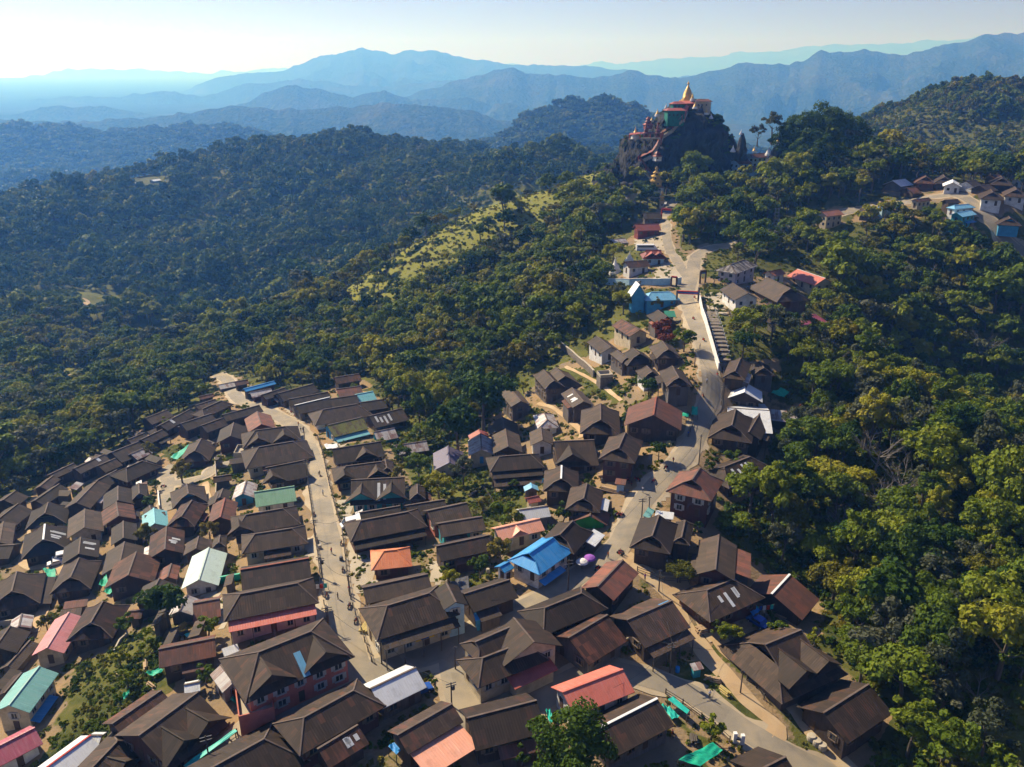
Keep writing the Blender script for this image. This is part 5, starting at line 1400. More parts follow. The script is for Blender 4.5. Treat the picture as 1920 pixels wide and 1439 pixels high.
gr = np.random.default_rng(77); rx_ = gr.uniform(OX[1], OX[-2], 900); ry_ = ROCKY+gr.uniform(-26, 10, 900); rz_ = rock_z(rx_, ry_)
e_ = rock_z(rx_, ry_-1.2); kk = (np.abs(rz_-e_) < 2.2) & (fbm(rx_/8, ry_/8, 2, 808) > .5); rx_, ry_, rz_ = rx_[kk], ry_[kk], rz_[kk]
gn_instances('rock_shrubs', [clump('f', 'dark', 71, 1.2, 1.0, 260, .22), clump('g', 'mix', 72, 1.0, .8, 220, .2)], np.stack([rx_, ry_, rz_], -1), gr.uniform(.6, 1.5, len(rx_)), gr.uniform(0, 6, len(rx_)), gr.choice(2, len(rx_)).astype(np.int32))
# ------------------------------------------------------------------ temple on the rock
def lathe_thing(name, parts, loc, label, cat, group=None):
    """parts: (part name, profile, material, sides)"""
    root = empty(name, loc)
    for nm, prof, mm, k_ in parts:
        b = MB(); b.lathe(prof, k=k_); b.build(nm, mm, root, smooth=False)
    return tag(root, label, cat, group)
def stupa(px, pyb, pyt, Y, mm, label, wr=.36, name='stupa', cat='stupa', base=None, group=None):
    p = at_Y(px, pyb, Y); h = at_Y(px, pyt, Y)[2]-p[2]; r = h*wr
    return lathe_thing(name, [('plinth', [(r*1.15, -h*.12), (r*1.15, h*.06), (r*.98, h*.06), (r*.98, h*.14), (r*.82, h*.14), (r*.82, h*.2), (.01, h*.2)], base or M['white'], 8),
      ('bell', [(r*.78, h*.2), (r*.76, h*.26), (r*.60, h*.34), (r*.52, h*.44), (r*.36, h*.52), (r*.30, h*.54), (r*.01, h*.55)], mm, 20),
      ('spire', [(r*.30, h*.54), (r*.33, h*.57), (r*.22, h*.60), (r*.25, h*.63), (r*.17, h*.67), (r*.18, h*.70), (r*.11, h*.75), (r*.14, h*.78), (r*.06, h*.84), (r*.10, h*.87), (r*.02, h*.93), (r*.004, h)], mm, 12)], p, label, cat, group)
# great ribbed golden tower
def big_pagoda():
    Y = 490; p = at_Y(1288.5, 190, Y); h = at_Y(1288.5, 151.5, Y)[2]-p[2]; r = 2.9
    body = []
    n_ = 11
    for i in range(n_+1):
        t = i/n_; rr_ = r*max(.12, (1-t**1.45))*(.93+.1*math.sin(t*math.pi*1.2)); z = h*(.16+.66*t); body += [(rr_, z), (rr_*.94, z+h*.02)]
    lathe_thing('pagoda', [('plinth', [(r*1.5, -3), (r*1.5, h*.05), (r*1.2, h*.05), (r*1.2, h*.11), (r*1.0, h*.11), (r*1.0, h*.17), (.01, h*.17)], M['gold'], 8), ('tower', body, M['gold'], 24),
       ('spire', [(r*.30, h*.82), (r*.3, h*.86), (r*.12, h*.9), (r*.16, h*.91), (r*.04, h*.95), (.01, h*1.02)], M['gold'], 12)], p, 'great ribbed golden pagoda on the top of the dark rock', 'pagoda')
big_pagoda()
G = M['gold']; W_ = M['white']
for a in ((1191, 258, 236, 474, G, 'large golden stupa on the left shoulder of the temple rock', .34), (1222, 228, 218, 477, G, 'small golden stupa above the rock stairs, lower one of two left of the green shrine', .36), (1232.5, 217, 203, 478, G, 'golden stupa just left of the green shrine', .34),
          (1303, 203, 190, 476, G, 'small golden stupa in front of the tan hall on the summit', .36), (1324, 214, 202, 478, G, 'golden stupa at the right shoulder below the summit', .38), (1298, 188, 172, 484, G, 'slim gilded spire right beside the great pagoda', .25),
          (1342.5, 248, 230, 474, W_, 'white stupa high on the right flank of the rock', .34), (1338, 272, 256, 470, W_, 'white stupa on the right flank of the rock, below the first', .42), (1389, 252, 242, 462, W_, 'white stupa tip on the slim dark spire of rock', .3),
          (1374, 284, 272, 460, W_, 'white stupa left of the pale blue monastery', .4), (1441, 290, 273, 458, W_, 'white stupa at the right end of the upper monastery', .38), (1414, 285, 275, 460, G, 'small dull gold stupa behind the monastery roof', .4), (1458, 270, 257, 455, G, 'golden stupa on the rock knob right of the monastery', .4),
          (1333, 222, 212, 478, W_, 'tiny white stupa below the right edge of the summit', .4), (1249, 203, 193, 484, W_, 'tiny white spire left of the upper green shrine', .3)):
    stupa(a[0], a[1], a[2], a[3], a[4], a[5], a[6], group=('golden stupas of the temple' if a[4] is G else 'white stupas of the temple'))
for px, pb, pt, lb in ((1153, 511, 481, 'white stupa left of the maroon-roofed white house'), (1180, 490, 470, 'white stupa behind the maroon-roofed white house')):
    p = hit(px, pb); stupa(px, pb, pt, p.y, W_, lb, .40, group='white stupas beside the upper street')
# slim rock spire and knob
def spire_rock(px, pb, pt, Y, r, label):
    p = at_Y(px, pb, Y); h = at_Y(px, pt, Y)[2]-p[2]; b = MB(); g = random.Random(int(px)); prof = []
    for i in range(9): t = i/8; prof.append((r*(1-t)**.75*(1+.12*g.uniform(-1, 1))+.5, -3+(h+3)*t))
    b.lathe(prof, k=9); o = b.build('rock_spire', M['rock']); o.location = p; tag(o, label, 'rock')
spire_rock(1389, 290, 250, 462, 3.6, 'slim dark spire of rock topped by a white stupa'); spire_rock(1459, 296, 268, 456, 6.5, 'dark rock knob right of the monastery')
# shrine buildings on the summit
def tiers(name, px, pb, Y, rz, levels, label):
    p = at_Y(px, pb, Y); root = empty(name, p, rz); z = 0
    for i, (w_, d_, h_, wm, rm, ov) in enumerate(levels):
        b = MB(); b.box(-w_/2, w_/2, -d_/2, d_/2, z-((3.5 if w_ > 7 else .6) if i == 0 else .2), z+h_); wo = b.build('wall', wm, root)
        for j in range(int(w_/2.2)):
            inst('window', WINM, wo, (-w_/2+1.1+j*2.2, -d_/2-.04, z+h_*.5), 0, (.8, 1, .8))
        r_ = MB(); X, Yy, e, t = w_/2+ov, d_/2+ov, z+h_-.1, z+h_+1.1
        rx_, ry_ = max(w_/2-1.2, .3), .2
        for q in ([(rx_, ry_, t), (-rx_, ry_, t), (-X, Yy, e), (X, Yy, e)], [(-rx_, -ry_, t), (rx_, -ry_, t), (X, -Yy, e), (-X, -Yy, e)], [(rx_, -ry_, t), (rx_, ry_, t), (X, Yy, e), (X, -Yy, e)], [(-rx_, ry_, t), (-rx_, -ry_, t), (-X, -Yy, e), (-X, Yy, e)]): r_.slab(q, .15)
        r_.build('roof', rm, root); z += h_+(.25 if i < len(levels)-1 else 0)
    return tag(root, label, 'shrine')
tiers('shrine', 1264, 224, 476, .1, [(9.5, 7, 4.8, WM['dt'], RM['red'], .9)], 'lower green-walled shrine hanging over the rock stairs')
tiers('shrine', 1270, 206, 481, .1, [(6.5, 5, 3.2, WM['dt'], RM['red'], .8)], 'upper green-walled shrine below the great pagoda')
tiers('shrine', 1284, 199, 485, .05, [(8, 6, 1.6, WM['rd'], RM['sal'], 1.0)], 'open red-roofed hall round the foot of the great pagoda')
tiers('hall', 1317, 204, 484, -.05, [(8, 6, 4.0, WM['cr'], RM['r'], .7)], 'tan hall at the right end of the summit')
tiers('shrine', 1215, 240, 474, .2, [(4, 3.4, 1.8, WM['rd'], RM['red'], .5), (2.4, 2.0, 1.2, WM['rd'], RM['red'], .5), (1.6, 1.4, 1.2, WM['rd'], RM['red'], .4)], 'small red tiered shrine above the left shoulder terrace')
tiers('shrine', 1211, 256, 470, 0, [(2.4, 2.4, 1.8, WM['rd'], RM['red'], .5), (1.6, 1.6, 1.2, WM['rd'], RM['red'], .4), (1.0, 1.0, 1.2, WM['rd'], RM['red'], .3), (.5, .5, 1.2, WM['rd'], RM['red'], .2)], 'left one of two slim red spired shrines on the terrace')
tiers('shrine', 1233, 256, 469, 0, [(2.4, 2.4, 1.8, WM['rd'], RM['red'], .5), (1.6, 1.6, 1.2, WM['rd'], RM['red'], .4), (1.0, 1.0, 1.2, WM['rd'], RM['red'], .3), (.5, .5, 1.2, WM['rd'], RM['red'], .2)], 'right one of two slim red spired shrines on the terrace')
tiers('shrine', 1232, 300, 462, .4, [(3.6, 3.2, 2.0, WM['wh'], RM['red'], .5), (1.8, 1.6, 1.2, WM['rd'], RM['red'], .4)], 'white landing shrine halfway up the rock stairs')
g_ = tiers('shrine', 1229, 358, 452, 0, [(7.5, 7, 2.2, WM['wh'], RM['ro'], .3), (5.2, 5, 3.0, M['gold'], M['gold'], .9), (3.6, 3.4, 2.0, M['gold'], M['gold'], .8), (2.2, 2.1, 1.6, M['gold'], M['gold'], .6), (1.0, 1.0, 1.8, M['gold'], M['gold'], .3)], 'golden tiered shrine at the foot of the rock stairs')
tiers('gatehouse', 1240, 392, 436, 0, [(2.2, 2.2, 4.5, WM['cr'], M['gold'], .6), (1.5, 1.5, 1.5, M['gold'], M['gold'], .5), (.8, .8, 1.6, M['gold'], M['gold'], .2)], 'narrow gilded gate tower at the top of the upper street')
tiers('shrine', 1143, 352, 470, .1, [(9, 4, 2.4, WM['wh'], RM['ws'], .3)], 'low white building at the left foot of the rock')
def stair(name, pts, label, w_=2.3, roof=True):
    """a roofed stair: pts are (px, py, Y) of the floor line"""
    P = [Vector(at_Y(*q)) for q in pts]; o = P[0].copy(); root = empty(name, o)
    for i in range(len(P)-1):
        a, b_ = P[i]-o, P[i+1]-o; d = (b_-a); hd = Vector((d.x, d.y, 0)); hd = hd.normalized() if hd.length > .01 else Vector((0, 1, 0)); s = Vector((-hd.y, hd.x, 0))*w_/2
        f = MB(); n_ = max(3, int(d.length/1.0))
        for q in range(n_):
            c0 = a+d*(q/n_); c1 = a+d*((q+1)/n_); c1.z = c0.z = max(c0.z, c1.z)
            t_ = [c0-s, c1-s, c1+s, c0+s]
            if ((t_[1]-t_[0]).cross(t_[2]-t_[0])).z < 0: t_ = t_[::-1]
            f.slab([tuple(v) for v in t_], 1.6 if name == 'covered_stairway' else .6)
        f.build('steps', M['conc'], root)
        if not roof: continue
        r_ = MB(); up = Vector((0, 0, 2.3)); rg = Vector((0, 0, 3.1)); so = s*1.25; seg = max(1, int(d.length/5))
        for q in range(seg):
            c0 = a+d*(q/seg); c1 = a+d*((q+1)/seg)
            for sg in (1, -1):
                t_ = [c0+rg, c1+rg, c1+up+so*sg, c0+up+so*sg]
                if ((t_[1]-t_[0]).cross(t_[2]-t_[0])).z < 0: t_ = t_[::-1]
                r_.slab([tuple(v) for v in t_], .14)
        r_.build('roof', RM['red'], root)
        ps = MB()
        for q in range(seg+1):
            c = a+d*(q/seg)
            for sg in (1, -1): ps.bar(tuple(c+s*sg+Vector((0, 0, -.5))), tuple(c+s*sg+Vector((0, 0, 2.35))), .22, .22)
        ps.build('posts', M['red'], root)
    return tag(root, label, 'stairway')
def rf(px, py): return rock_front(px, py).y-1.8
stair('covered_stairway', [(1226, 338, rf(1226, 322)-3), (1212, 322, rf(1212, 322)-1), (1198, 300, rf(1198, 300))], 'lowest red-roofed covered stairway climbing left up the rock')
stair('covered_stairway', [(1200, 302, rf(1200, 302)), (1222, 292, rf(1222, 292)), (1236, 270, rf(1236, 270)), (1240, 258, rf(1240, 258))], 'red-roofed covered stairway crossing the middle of the rock face')
stair('covered_stairway', [(1240, 257, rf(1240, 258)), (1262, 243, rf(1262, 243)), (1280, 226, rf(1280, 226)), (1286, 208, rf(1286, 210))], 'long red-roofed covered stairway rising right to the summit')
stair('terrace_walk', [(1180, 261, 473), (1200, 259, 472), (1238, 259, 471)], 'red-roofed walkway along the left shoulder terrace', 3.2)

# ------------------------------------------------------------------ church, walls, gates, steps by the upper street
ch = build_house('1222 548 1254 547|1238 563|6.5|h|lb|bl|'); tag(ch, 'bright blue church with a hipped nave and a steep gabled tower', 'church'); ch.name = 'church'
tw = MB(); tw.box(-2.2, 2.2, -2.2, 2.2, -2, 4.8); cl = Vector((-8.3, .8, 0)); tw_o = tw.build('tower', WM['bl'], ch); tw_o.location = cl
tr = MB(); tr.slab([(0, 2.7, 8.6), (0, -2.7, 8.6), (2.9, -2.7, 4.3), (2.9, 2.7, 4.3)][::-1], .15); tr.slab([(0, -2.7, 8.6), (0, 2.7, 8.6), (-2.9, 2.7, 4.3), (-2.9, -2.7, 4.3)][::-1], .15); tro = tr.build('tower_roof', RM['wh'], tw_o)

for q in (1, -1): tg = MB(); tg.face([(-2.2, q*2.2, 4.7), (2.2, q*2.2, 4.7), (0, q*2.2, 8.3)]); tg.build('gable', WM['bl'], tw_o)
def wall_line(name, px, h_, th, mm, label, cat='wall', capm=None, group=None, postm=None, sp=2.5, zoff=0, rails=0):
    P = [hit(a, b) for a, b in px]; pl = []
    for i in range(len(P)-1):
        n_ = max(1, int((P[i+1]-P[i]).length/sp)); pl += [P[i]+(P[i+1]-P[i])*(q/n_) for q in range(n_)]
    pl.append(P[-1]); o = pl[0].copy(); o.z = ground(o.x, o.y); root = empty(name, o)
    def g3(v): return Vector((v.x, v.y, ground(v.x, v.y)))-o
    b = MB(); c = MB(); ps = MB()
    for i, v in enumerate(pl):
        a = g3(v)
        if i < len(pl)-1:
            e = g3(pl[i+1])
            if rails:
                for r_ in range(rails): z_ = h_*(r_+1)/(rails+.15); b.bar(a+Vector((0, 0, z_)), e+Vector((0, 0, z_)), .06, .10)
            else:
                d = Vector((e.x-a.x, e.y-a.y, 0)).normalized(); s = Vector((-d.y, d.x, 0))*th/2
                t_ = [a-s, e-s, e+s, a+s]
                for f in ([t_[0], t_[1]], [t_[1], t_[2]], [t_[2], t_[3]], [t_[3], t_[0]]): b.face([f[0]+Vector((0, 0, -1)), f[1]+Vector((0, 0, -1)), f[1]+Vector((0, 0, h_)), f[0]+Vector((0, 0, h_))])
                b.face([q+Vector((0, 0, h_)) for q in t_])
                if capm: c.bar(a+Vector((0, 0, h_+.06)), e+Vector((0, 0, h_+.06)), th+.14, .12)
        if postm: ps.box(a.x-.09, a.x+.09, a.y-.09, a.y+.09, a.z-.4, a.z+h_+.15)
    b.build('rails' if rails else 'panel', mm, root)
    if c.f: c.build('coping', capm, root)
    if ps.f: ps.build('posts', postm, root)
    return tag(root, label, cat, group)
wall_line('wall', [(1136, 534), (1180, 536), (1230, 536), (1258, 535)], 2.6, .25, WM['pb'], 'long light blue boundary wall behind the blue church', capm=M['white'])
wall_line('wall', [(1268, 535), (1277, 533)], 2.6, .25, WM['pb'], 'short end of the light blue wall right of its gateway', capm=M['white'])
wall_line('retaining_wall', [(1310, 556), (1316, 590), (1326, 622), (1337, 660), (1347, 695)], 2.4, .35, M['white'], 'tall whitewashed wall between the upper street and the steps')
wall_line('retaining_wall', [(1048, 650), (1070, 668), (1095, 690), (1113, 708)], 2.3, .5, M['stone'], 'grey stone retaining wall below the white houses', capm=M['conc'])
wall_line('retaining_wall', [(240, 1192), (225, 1205), (215, 1225)], .8, .3, M['conc'], 'low curved concrete edge on the grassy bank')
wall_line('wall', [(1117, 1235), (1145, 1222), (1180, 1208)], 1.6, .2, M['conc'], 'concrete garden wall behind the salmon-roofed house')
wall_line('wall', [(0, 1176), (30, 1172), (55, 1166)], 1.5, .25, M['conc'], 'curved pale wall at the left edge above the dark roofs')
wall_line('wall', [(403, 862), (406, 905), (404, 955)], 1.0, .25, M['conc'], 'pale wall along the narrow path by the bare plot')
wall_line('wall', [(297, 926), (300, 955)], 1.2, .3, M['white'], 'short whitish wall at the kerb of the winding lane')
FEN = [([(577, 835), (576, 870), (577, 905), (583, 945), (588, 985)], 'fence on the left kerb of the left street, beside the green-roofed house', 2),
 ([(589, 1000), (596, 1040), (601, 1085), (606, 1120)], 'fence on the left kerb of the left street, beside the long streaky roof', 2), ([(608, 1135), (614, 1165), (622, 1200), (628, 1225)], 'fence on the left kerb beside the pale yard of the white house', 2),
 ([(596, 822), (605, 850), (611, 880), (618, 912), (628, 950), (639, 985)], 'fence on the right kerb of the left street, beside the teal-gabled house', 2), ([(642, 1000), (646, 1030), (649, 1060), (652, 1090), (658, 1125)], 'fence on the right kerb beside the pale yard of the orange roof', 2),
 ([(662, 1140), (672, 1170), (684, 1205), (697, 1242)], 'fence on the right kerb beside the corner shop building', 2), ([(545, 745), (552, 765), (575, 792), (592, 800)], 'fence on the right kerb near the top bend of the left street', 2),
 ([(1248, 1302), (1280, 1322), (1315, 1348), (1340, 1366), (1368, 1392)], 'dark rail fence along the lower right street', 2), ([(1390, 1262), (1400, 1275), (1418, 1290), (1432, 1312)], 'rough pole fence beside the dirt path', 2),
 ([(1195, 1072), (1222, 1082), (1245, 1092), (1270, 1094), (1310, 1092)], 'wooden rail fence round the packed-earth square', 2), ([(905, 918), (916, 932), (928, 950), (905, 962), (882, 968)], 'pale bamboo fence round the bare garden plot', 3),
 ([(1355, 690), (1357, 720), (1352, 760)], 'fence on the right kerb of the upper street by the white roof', 2), ([(1300, 775), (1298, 800), (1290, 820)], 'fence at the yard corner by the wide timber house', 2), ([(1365, 585), (1372, 600)], 'short fence by the steps', 2),
 ([(340, 1440), (380, 1415), (430, 1388), (445, 1378)], 'pole fence below the long teal net', 2), ([(500, 1380), (515, 1410), (530, 1440)], 'fence at the corner below the side street', 2)]
for px, lb, rl in FEN: wall_line('fence', px, 1.15, .1, M['pole'], lb, 'fence', None, 'fences along the streets and yards', M['pole'], 2.2, rails=rl)
# steps beside the white wall
def steps_thing():
    a = hit(1330, 585); b_ = hit(1360, 682); n_ = 15; root = empty('steps', (a.x, a.y, ground(a.x, a.y))); o = root.location; d = (b_-a); hd = Vector((d.x, d.y, 0)).normalized(); s = Vector((-hd.y, hd.x, 0))*1.6; m_ = MB()
    for i in range(n_):
        p0 = a+d*(i/n_); p1 = a+d*((i+1)/n_); z = max(ground(p0.x, p0.y), ground(p1.x, p1.y))+.35
        t_ = [Vector((p0.x, p0.y, z))-s-o, Vector((p1.x, p1.y, z))-s-o, Vector((p1.x, p1.y, z))+s-o, Vector((p0.x, p0.y, z))+s-o]
        if ((t_[1]-t_[0]).cross(t_[2]-t_[0])).z < 0: t_ = t_[::-1]
        t_[0] = t_[0]; m_.slab([tuple(v) for v in t_], .7)
    m_.build('treads', M['stone'], root); r_ = MB()
    for sg in (1, -1):
        for i in range(n_):
            p0 = a+d*(i/n_)+s*sg*1.08; r_.box(p0.x-o.x-.12, p0.x-o.x+.12, p0.y-o.y-.12, p0.y-o.y+.12, ground(p0.x, p0.y)-o.z-.3, ground(p0.x, p0.y)-o.z+1.3)
    r_.build('balustrade', M['white'], root); tag(root, 'long flight of concrete steps right of the whitewashed wall', 'steps')
steps_thing()
def gate(name, pa, pb, h_, beams, label, topm, postm):
    A = hit(*pa); B = hit(*pb); A.z = ground(A.x, A.y); B.z = ground(B.x, B.y); root = empty(name, A); d = B-A
    for v in (Vector(), d):
        p = MB(); p.box(v.x-.3, v.x+.3, v.y-.3, v.y+.3, v.z-.5, v.z+h_); p.build('post', postm, root)
    for i, (z, t) in enumerate(beams):
        p = MB(); p.bar(Vector((0, 0, z)), d+Vector((0, 0, z-d.z)), .5, t); p.build('beam', topm if i % 2 == 0 else M['carb'], root)
    return tag(root, label, 'gate')
gate('gate', (1240, 412), (1263, 412), 5.2, [(5.2, 1.0), (4.2, .3)], 'dark rust-coloured gate across the upper street behind the red hall', M['red'], M['red'])
gate('gate', (1268, 571), (1309, 565), 5.0, [(5.0, .3), (4.5, .5), (4.1, .3)], 'low banner gate spanning the street beside the blue church', M['red'], M['metal'])
gate('gate', (1258, 537), (1268, 537), 3.6, [(3.6, .7)], 'small brown gateway in the light blue wall', M['red'], M['door'])
gate('gate', (1312, 532), (1322, 530), 4.6, [(4.6, .8), (3.9, .4)], 'dark brown carved gateway right of the street junction', M['door'], M['door'])
gate('gate', (1377, 1392), (1391, 1396), 2.0, [(.9, .3)], 'pair of white-capped gate pillars at the lower right street', M['metal'], M['white'])

# ------------------------------------------------------------------ flat tarps, nets, canopies
def tarp(px, mm, label, h_=1.6, posts=True, wav=.25, name='tarpaulin', group=None):
    P = [hit(a, b, h_) for a, b in px]; o = sum((p for p in P), Vector())/4; o.z = ground(o.x, o.y); root = empty(name, o); b = MB(); n_ = 10; gr_ = []
    for i in range(n_+1):
        r_ = []
        for j in range(n_+1):
            u, v = i/n_, j/n_; p = P[0]*(1-u)*(1-v)+P[1]*u*(1-v)+P[2]*u*v+P[3]*(1-u)*v
            z = max(p.z, ground(p.x, p.y)+.12)+wav*(math.sin(u*9+j)*.5+math.sin(v*7+i*.7)*.5)*math.sin(math.pi*min(u, 1-u)*2+.3); r_.append(Vector((p.x, p.y, z))-o)
        gr_.append(r_)
    for i in range(n_):
        for j in range(n_): b.slab([gr_[i][j], gr_[i+1][j], gr_[i+1][j+1], gr_[i][j+1]] if ((gr_[i+1][j]-gr_[i][j]).cross(gr_[i][j+1]-gr_[i][j])).z > 0 else [gr_[i][j], gr_[i][j+1], gr_[i+1][j+1], gr_[i+1][j]], .03)
    b.build('sheet', mm, root)
    if posts:
        q = MB()
        for p in P: p2 = p-o; q.box(p2.x-.06, p2.x+.06, p2.y-.06, p2.y+.06, ground(p.x, p.y)-o.z-.3, p2.z)
        q.build('poles', M['pole'], root)
    return tag(root, label, 'tarp', group)
T, TT, TB = M['tarp'], M['tarpt'], M['tarpb']
TG = 'green shade nets and tarps in the yards'
for px, mm, lb, hh, ww in (
 ([(319, 858), (355, 833), (358, 838), (332, 862)], T, 'long green tarp strung below the gablet roof by the winding lane', 2.5, .3), ([(185, 1097), (205, 1068), (210, 1078), (196, 1100)], T, 'crumpled bright green net between two dark houses at the left', 1.5, .5),
 ([(195, 1110), (215, 1092), (221, 1100), (205, 1115)], T, 'smaller pale green net below the crumpled one at the left', .8, .4), ([(80, 1067), (104, 1067), (104, 1086), (94, 1087)], T, 'green net folded beside the sandy lane at the far left', 1.5, .4),
 ([(1252, 1312), (1262, 1306), (1293, 1332), (1288, 1339)], TT, 'teal corrugated canopy beside the lower right street', 1.8, .12), ([(1240, 1322), (1257, 1326), (1274, 1343), (1260, 1349)], TT, 'sagging teal net just left of the teal canopy', .9, .5),
 ([(1272, 1425), (1337, 1392), (1355, 1407), (1313, 1437)], T, 'large green shade net over the yard at the bottom right', 2.0, .3), ([(344, 1436), (440, 1367), (445, 1371), (352, 1440)], TT, 'long teal net strung below the house with two front gables', 2.0, .15),
 ([(1273, 772), (1292, 776), (1292, 781), (1274, 780)], T, 'green net over the planter beside the wide timber house', 1.6, .2), ([(1297, 763), (1308, 763), (1308, 778), (1297, 778)], T, 'upright green net at the kerb beside the wide timber house', 1.8, .3),
 ([(1023, 1332), (1032, 1330), (1039, 1352), (1031, 1357)], TT, 'small teal net beside the wall of the salmon-roofed house', 1.2, .4), ([(273, 1262), (300, 1253), (307, 1256), (287, 1268)], T, 'pale green net at the lower edge of the long rust-brown roof', 1.2, .4),
 ([(230, 1303), (243, 1293), (242, 1305), (232, 1312)], T, 'small green net on the bank behind the large brown house', .8, .4), ([(801, 753), (820, 749), (822, 761), (802, 765)], TT, 'turquoise tarp alone in the trees above the gardens', 1.5, .3),
 ([(404, 925), (428, 920), (432, 933), (410, 932)], M['tarpl'], 'bright lime yellow tarp on the bare plot', 1.2, .3), ([(728, 1400), (745, 1387), (757, 1402), (743, 1415)], TB, 'bright blue tarp cover beside the dark annex at the bottom', 2.0, .2),
 ([(432, 1312), (452, 1302), (460, 1320), (455, 1330)], T, 'dark green net beside the pink terrace', 1.0, .5), ([(806, 877), (809, 873), (808, 902), (804, 905)], T, 'narrow green net hanging left of the violet-grey roof', 2.0, .5),
 ([(1446, 737), (1465, 727), (1480, 735), (1470, 745)], T, 'peaked green tent behind the white-roofed timber house', 2.6, .5), ([(1403, 1140), (1415, 1130), (1425, 1145), (1412, 1155)], TB, 'blue tarp between two houses by the dirt path', 1.5, .3),
 ([(1222, 990), (1223, 975), (1228, 976), (1228, 992)], T, 'green sheet fence beside the dark wing', 1.5, .1), ([(345, 1190), (370, 1182), (368, 1188), (350, 1195)], TT, 'teal sheet at the top end of the long rust-brown roof', 1.2, .1),
 ([(666, 962), (680, 955), (680, 975), (668, 978)], M['white'], 'white canvas awning in front of the teal-gabled house', 2.2, .2), ([(607, 834), (632, 832), (634, 840), (612, 842)], M['carw'], 'white and blue sheets drying in the yard by the mossy roof', .6, .3),
 ([(1296, 765), (1300, 762), (1302, 770), (1298, 772)], TB, 'small blue sheet by the upper street kerb', 1.0, .1), ([(347, 995), (362, 991), (364, 998), (350, 1000)], M['white'], 'row of white cloths laid behind the small bright bush', .8, .2),
 ([(843, 1088), (878, 1080), (880, 1108), (848, 1112)], M['metal'], 'dark open canopy with a pale blue rim behind the corner building', 1.6, .1), ([(765, 977), (780, 970), (786, 1005), (770, 1008)], RM['ro'], 'red and white slatted mat on the ground beside the big hip roof', .2, .05)):
    tarp(px, mm, lb, hh, hh > 1, ww, group=TG if mm in (T, TT) else None)
wall_line('hedge_net', [(357, 1108), (385, 1101), (420, 1093), (451, 1088)], 1.7, .5, M['tarp'], 'long green netted hedge below the pale mint roof', 'net')

# raised terraces
def terrace(px, h_, mm, label, w_, d_, rz):
    p = hit(*px, h_); z = ground(p.x, p.y); root = empty('terrace', (p.x, p.y, z), rz); b = MB(); b.box(-w_/2, w_/2, -d_/2, d_/2, -3, h_); b.build('base', mm, root)
    c = MB()
    for q in ((-w_/2, w_/2, -d_/2-.02, -d_/2+.18), (-w_/2, w_/2, d_/2-.18, d_/2+.02)): c.box(q[0], q[1], q[2], q[3], h_, h_+.9)
    for q in ((-w_/2-.02, -w_/2+.18), (w_/2-.18, w_/2+.02)): c.box(q[0], q[1], -d_/2+.2, d_/2-.2, h_, h_+.9)
    c.build('parapet', WM['pk'] if mm is WM['pk'] else M['conc'], root); f = MB(); f.box(-w_/2+.2, w_/2-.2, -d_/2+.2, d_/2-.2, h_, h_+.03); f.build('deck', M['yard'], root); tag(root, label, 'terrace')
terrace((478, 1318), 3.2, WM['pk'], 'walled flat terrace at the left end of the pink plaster house', 5.5, 6.5, .38)
terrace((458, 846), 3.0, M['conc'], 'bare concrete terrace left of the cream hip-roofed houses', 5, 6, .1)
terrace((1134, 704), 3.0, M['stone'], 'dark square stone tank below the white houses', 4, 4, .2)

# ------------------------------------------------------------------ vehicles, people, poles
WH = MB(); WH.tube([(0, -.11, 0), (0, .11, 0)], .33, 12); WHM = WH.mesh('wheel', M['tyre']); HUB = MB(); HUB.tube([(0, -.12, 0), (0, .12, 0)], .17, 8); HUBM = HUB.mesh('hub', M['si'] if 'si' in M else M['conc'])
def car(px, rz, mm, label, L_=4.5, W_c=1.75, H_=1.5, van=False, cat='car', name='parked_car', h_=0, band=None):
    p = hit(*px); root = empty(name, (p.x, p.y, ground(p.x, p.y)+.16), rz); l, w_ = L_/2, W_c/2
    prof = [(-l, .35), (-l, .95), (-l+.1, H_), (l*.55, H_), (l*.86, 1.0), (l, .8), (l, .35)] if van else [(-l, .35), (-l, .85), (-l*.72, .95), (-l*.5, H_), (l*.25, H_), (l*.5, .98), (l*.95, .8), (l, .6), (l, .35)]
    b = MB(); k_ = len(prof)
    b.face([(x_, -w_, z_) for x_, z_ in prof][::-1]); b.face([(x_, w_, z_) for x_, z_ in prof])
    for i in range(k_):
        (x0, z0), (x1, z1) = prof[i], prof[(i+1) % k_]; b.face([(x0, -w_, z0), (x1, -w_, z1), (x1, w_, z1), (x0, w_, z0)])
    b.build('body', mm, root)
    gl = MB(); 
    if van: gl.box(-l*.9, l*.5, -w_-.01, w_+.01, H_*.62, H_*.88); gl.bar((l*.56, 0, H_*.97), (l*.85, 0, 1.05), W_c*.9, .03)
    else: gl.box(-l*.5, l*.28, -w_-.01, w_+.01, 1.0, H_*.93); gl.bar((l*.27, 0, H_), (l*.5, 0, 1.0), W_c*.86, .03)
    gl.build('windows', M['glass'], root)
    if band: bb = MB(); bb.box(-l*.98, l*.5, -w_-.02, w_+.02, .5, .95); bb.build('side_band', band, root)
    for sx in (-.62, .62):
        for sy in (-1, 1): wo = inst('wheel', WHM, root, (l*sx, sy*(w_-.06), .3)); inst('hub', HUBM, wo, (0, sy*.02, 0))
    for sy in (-1, 1): q = MB(); q.box(l-.02, l+.03, sy*w_*.75-.15, sy*w_*.75+.15, .6, .78); q.build('headlight', M['white'], root)
    return tag(root, label, cat)
car((660, 987), .5+math.pi, M['carw'], 'white van parked in the yard beside the big hip roof', 5.4, 1.9, 2.1, True, 'van', 'parked_van')
car((120, 1050), .45+math.pi, M['carw'], 'white van with a blue band in the shade of the dark houses, far left', 5.2, 1.9, 2.1, True, 'van', 'parked_van', band=M['carb'])
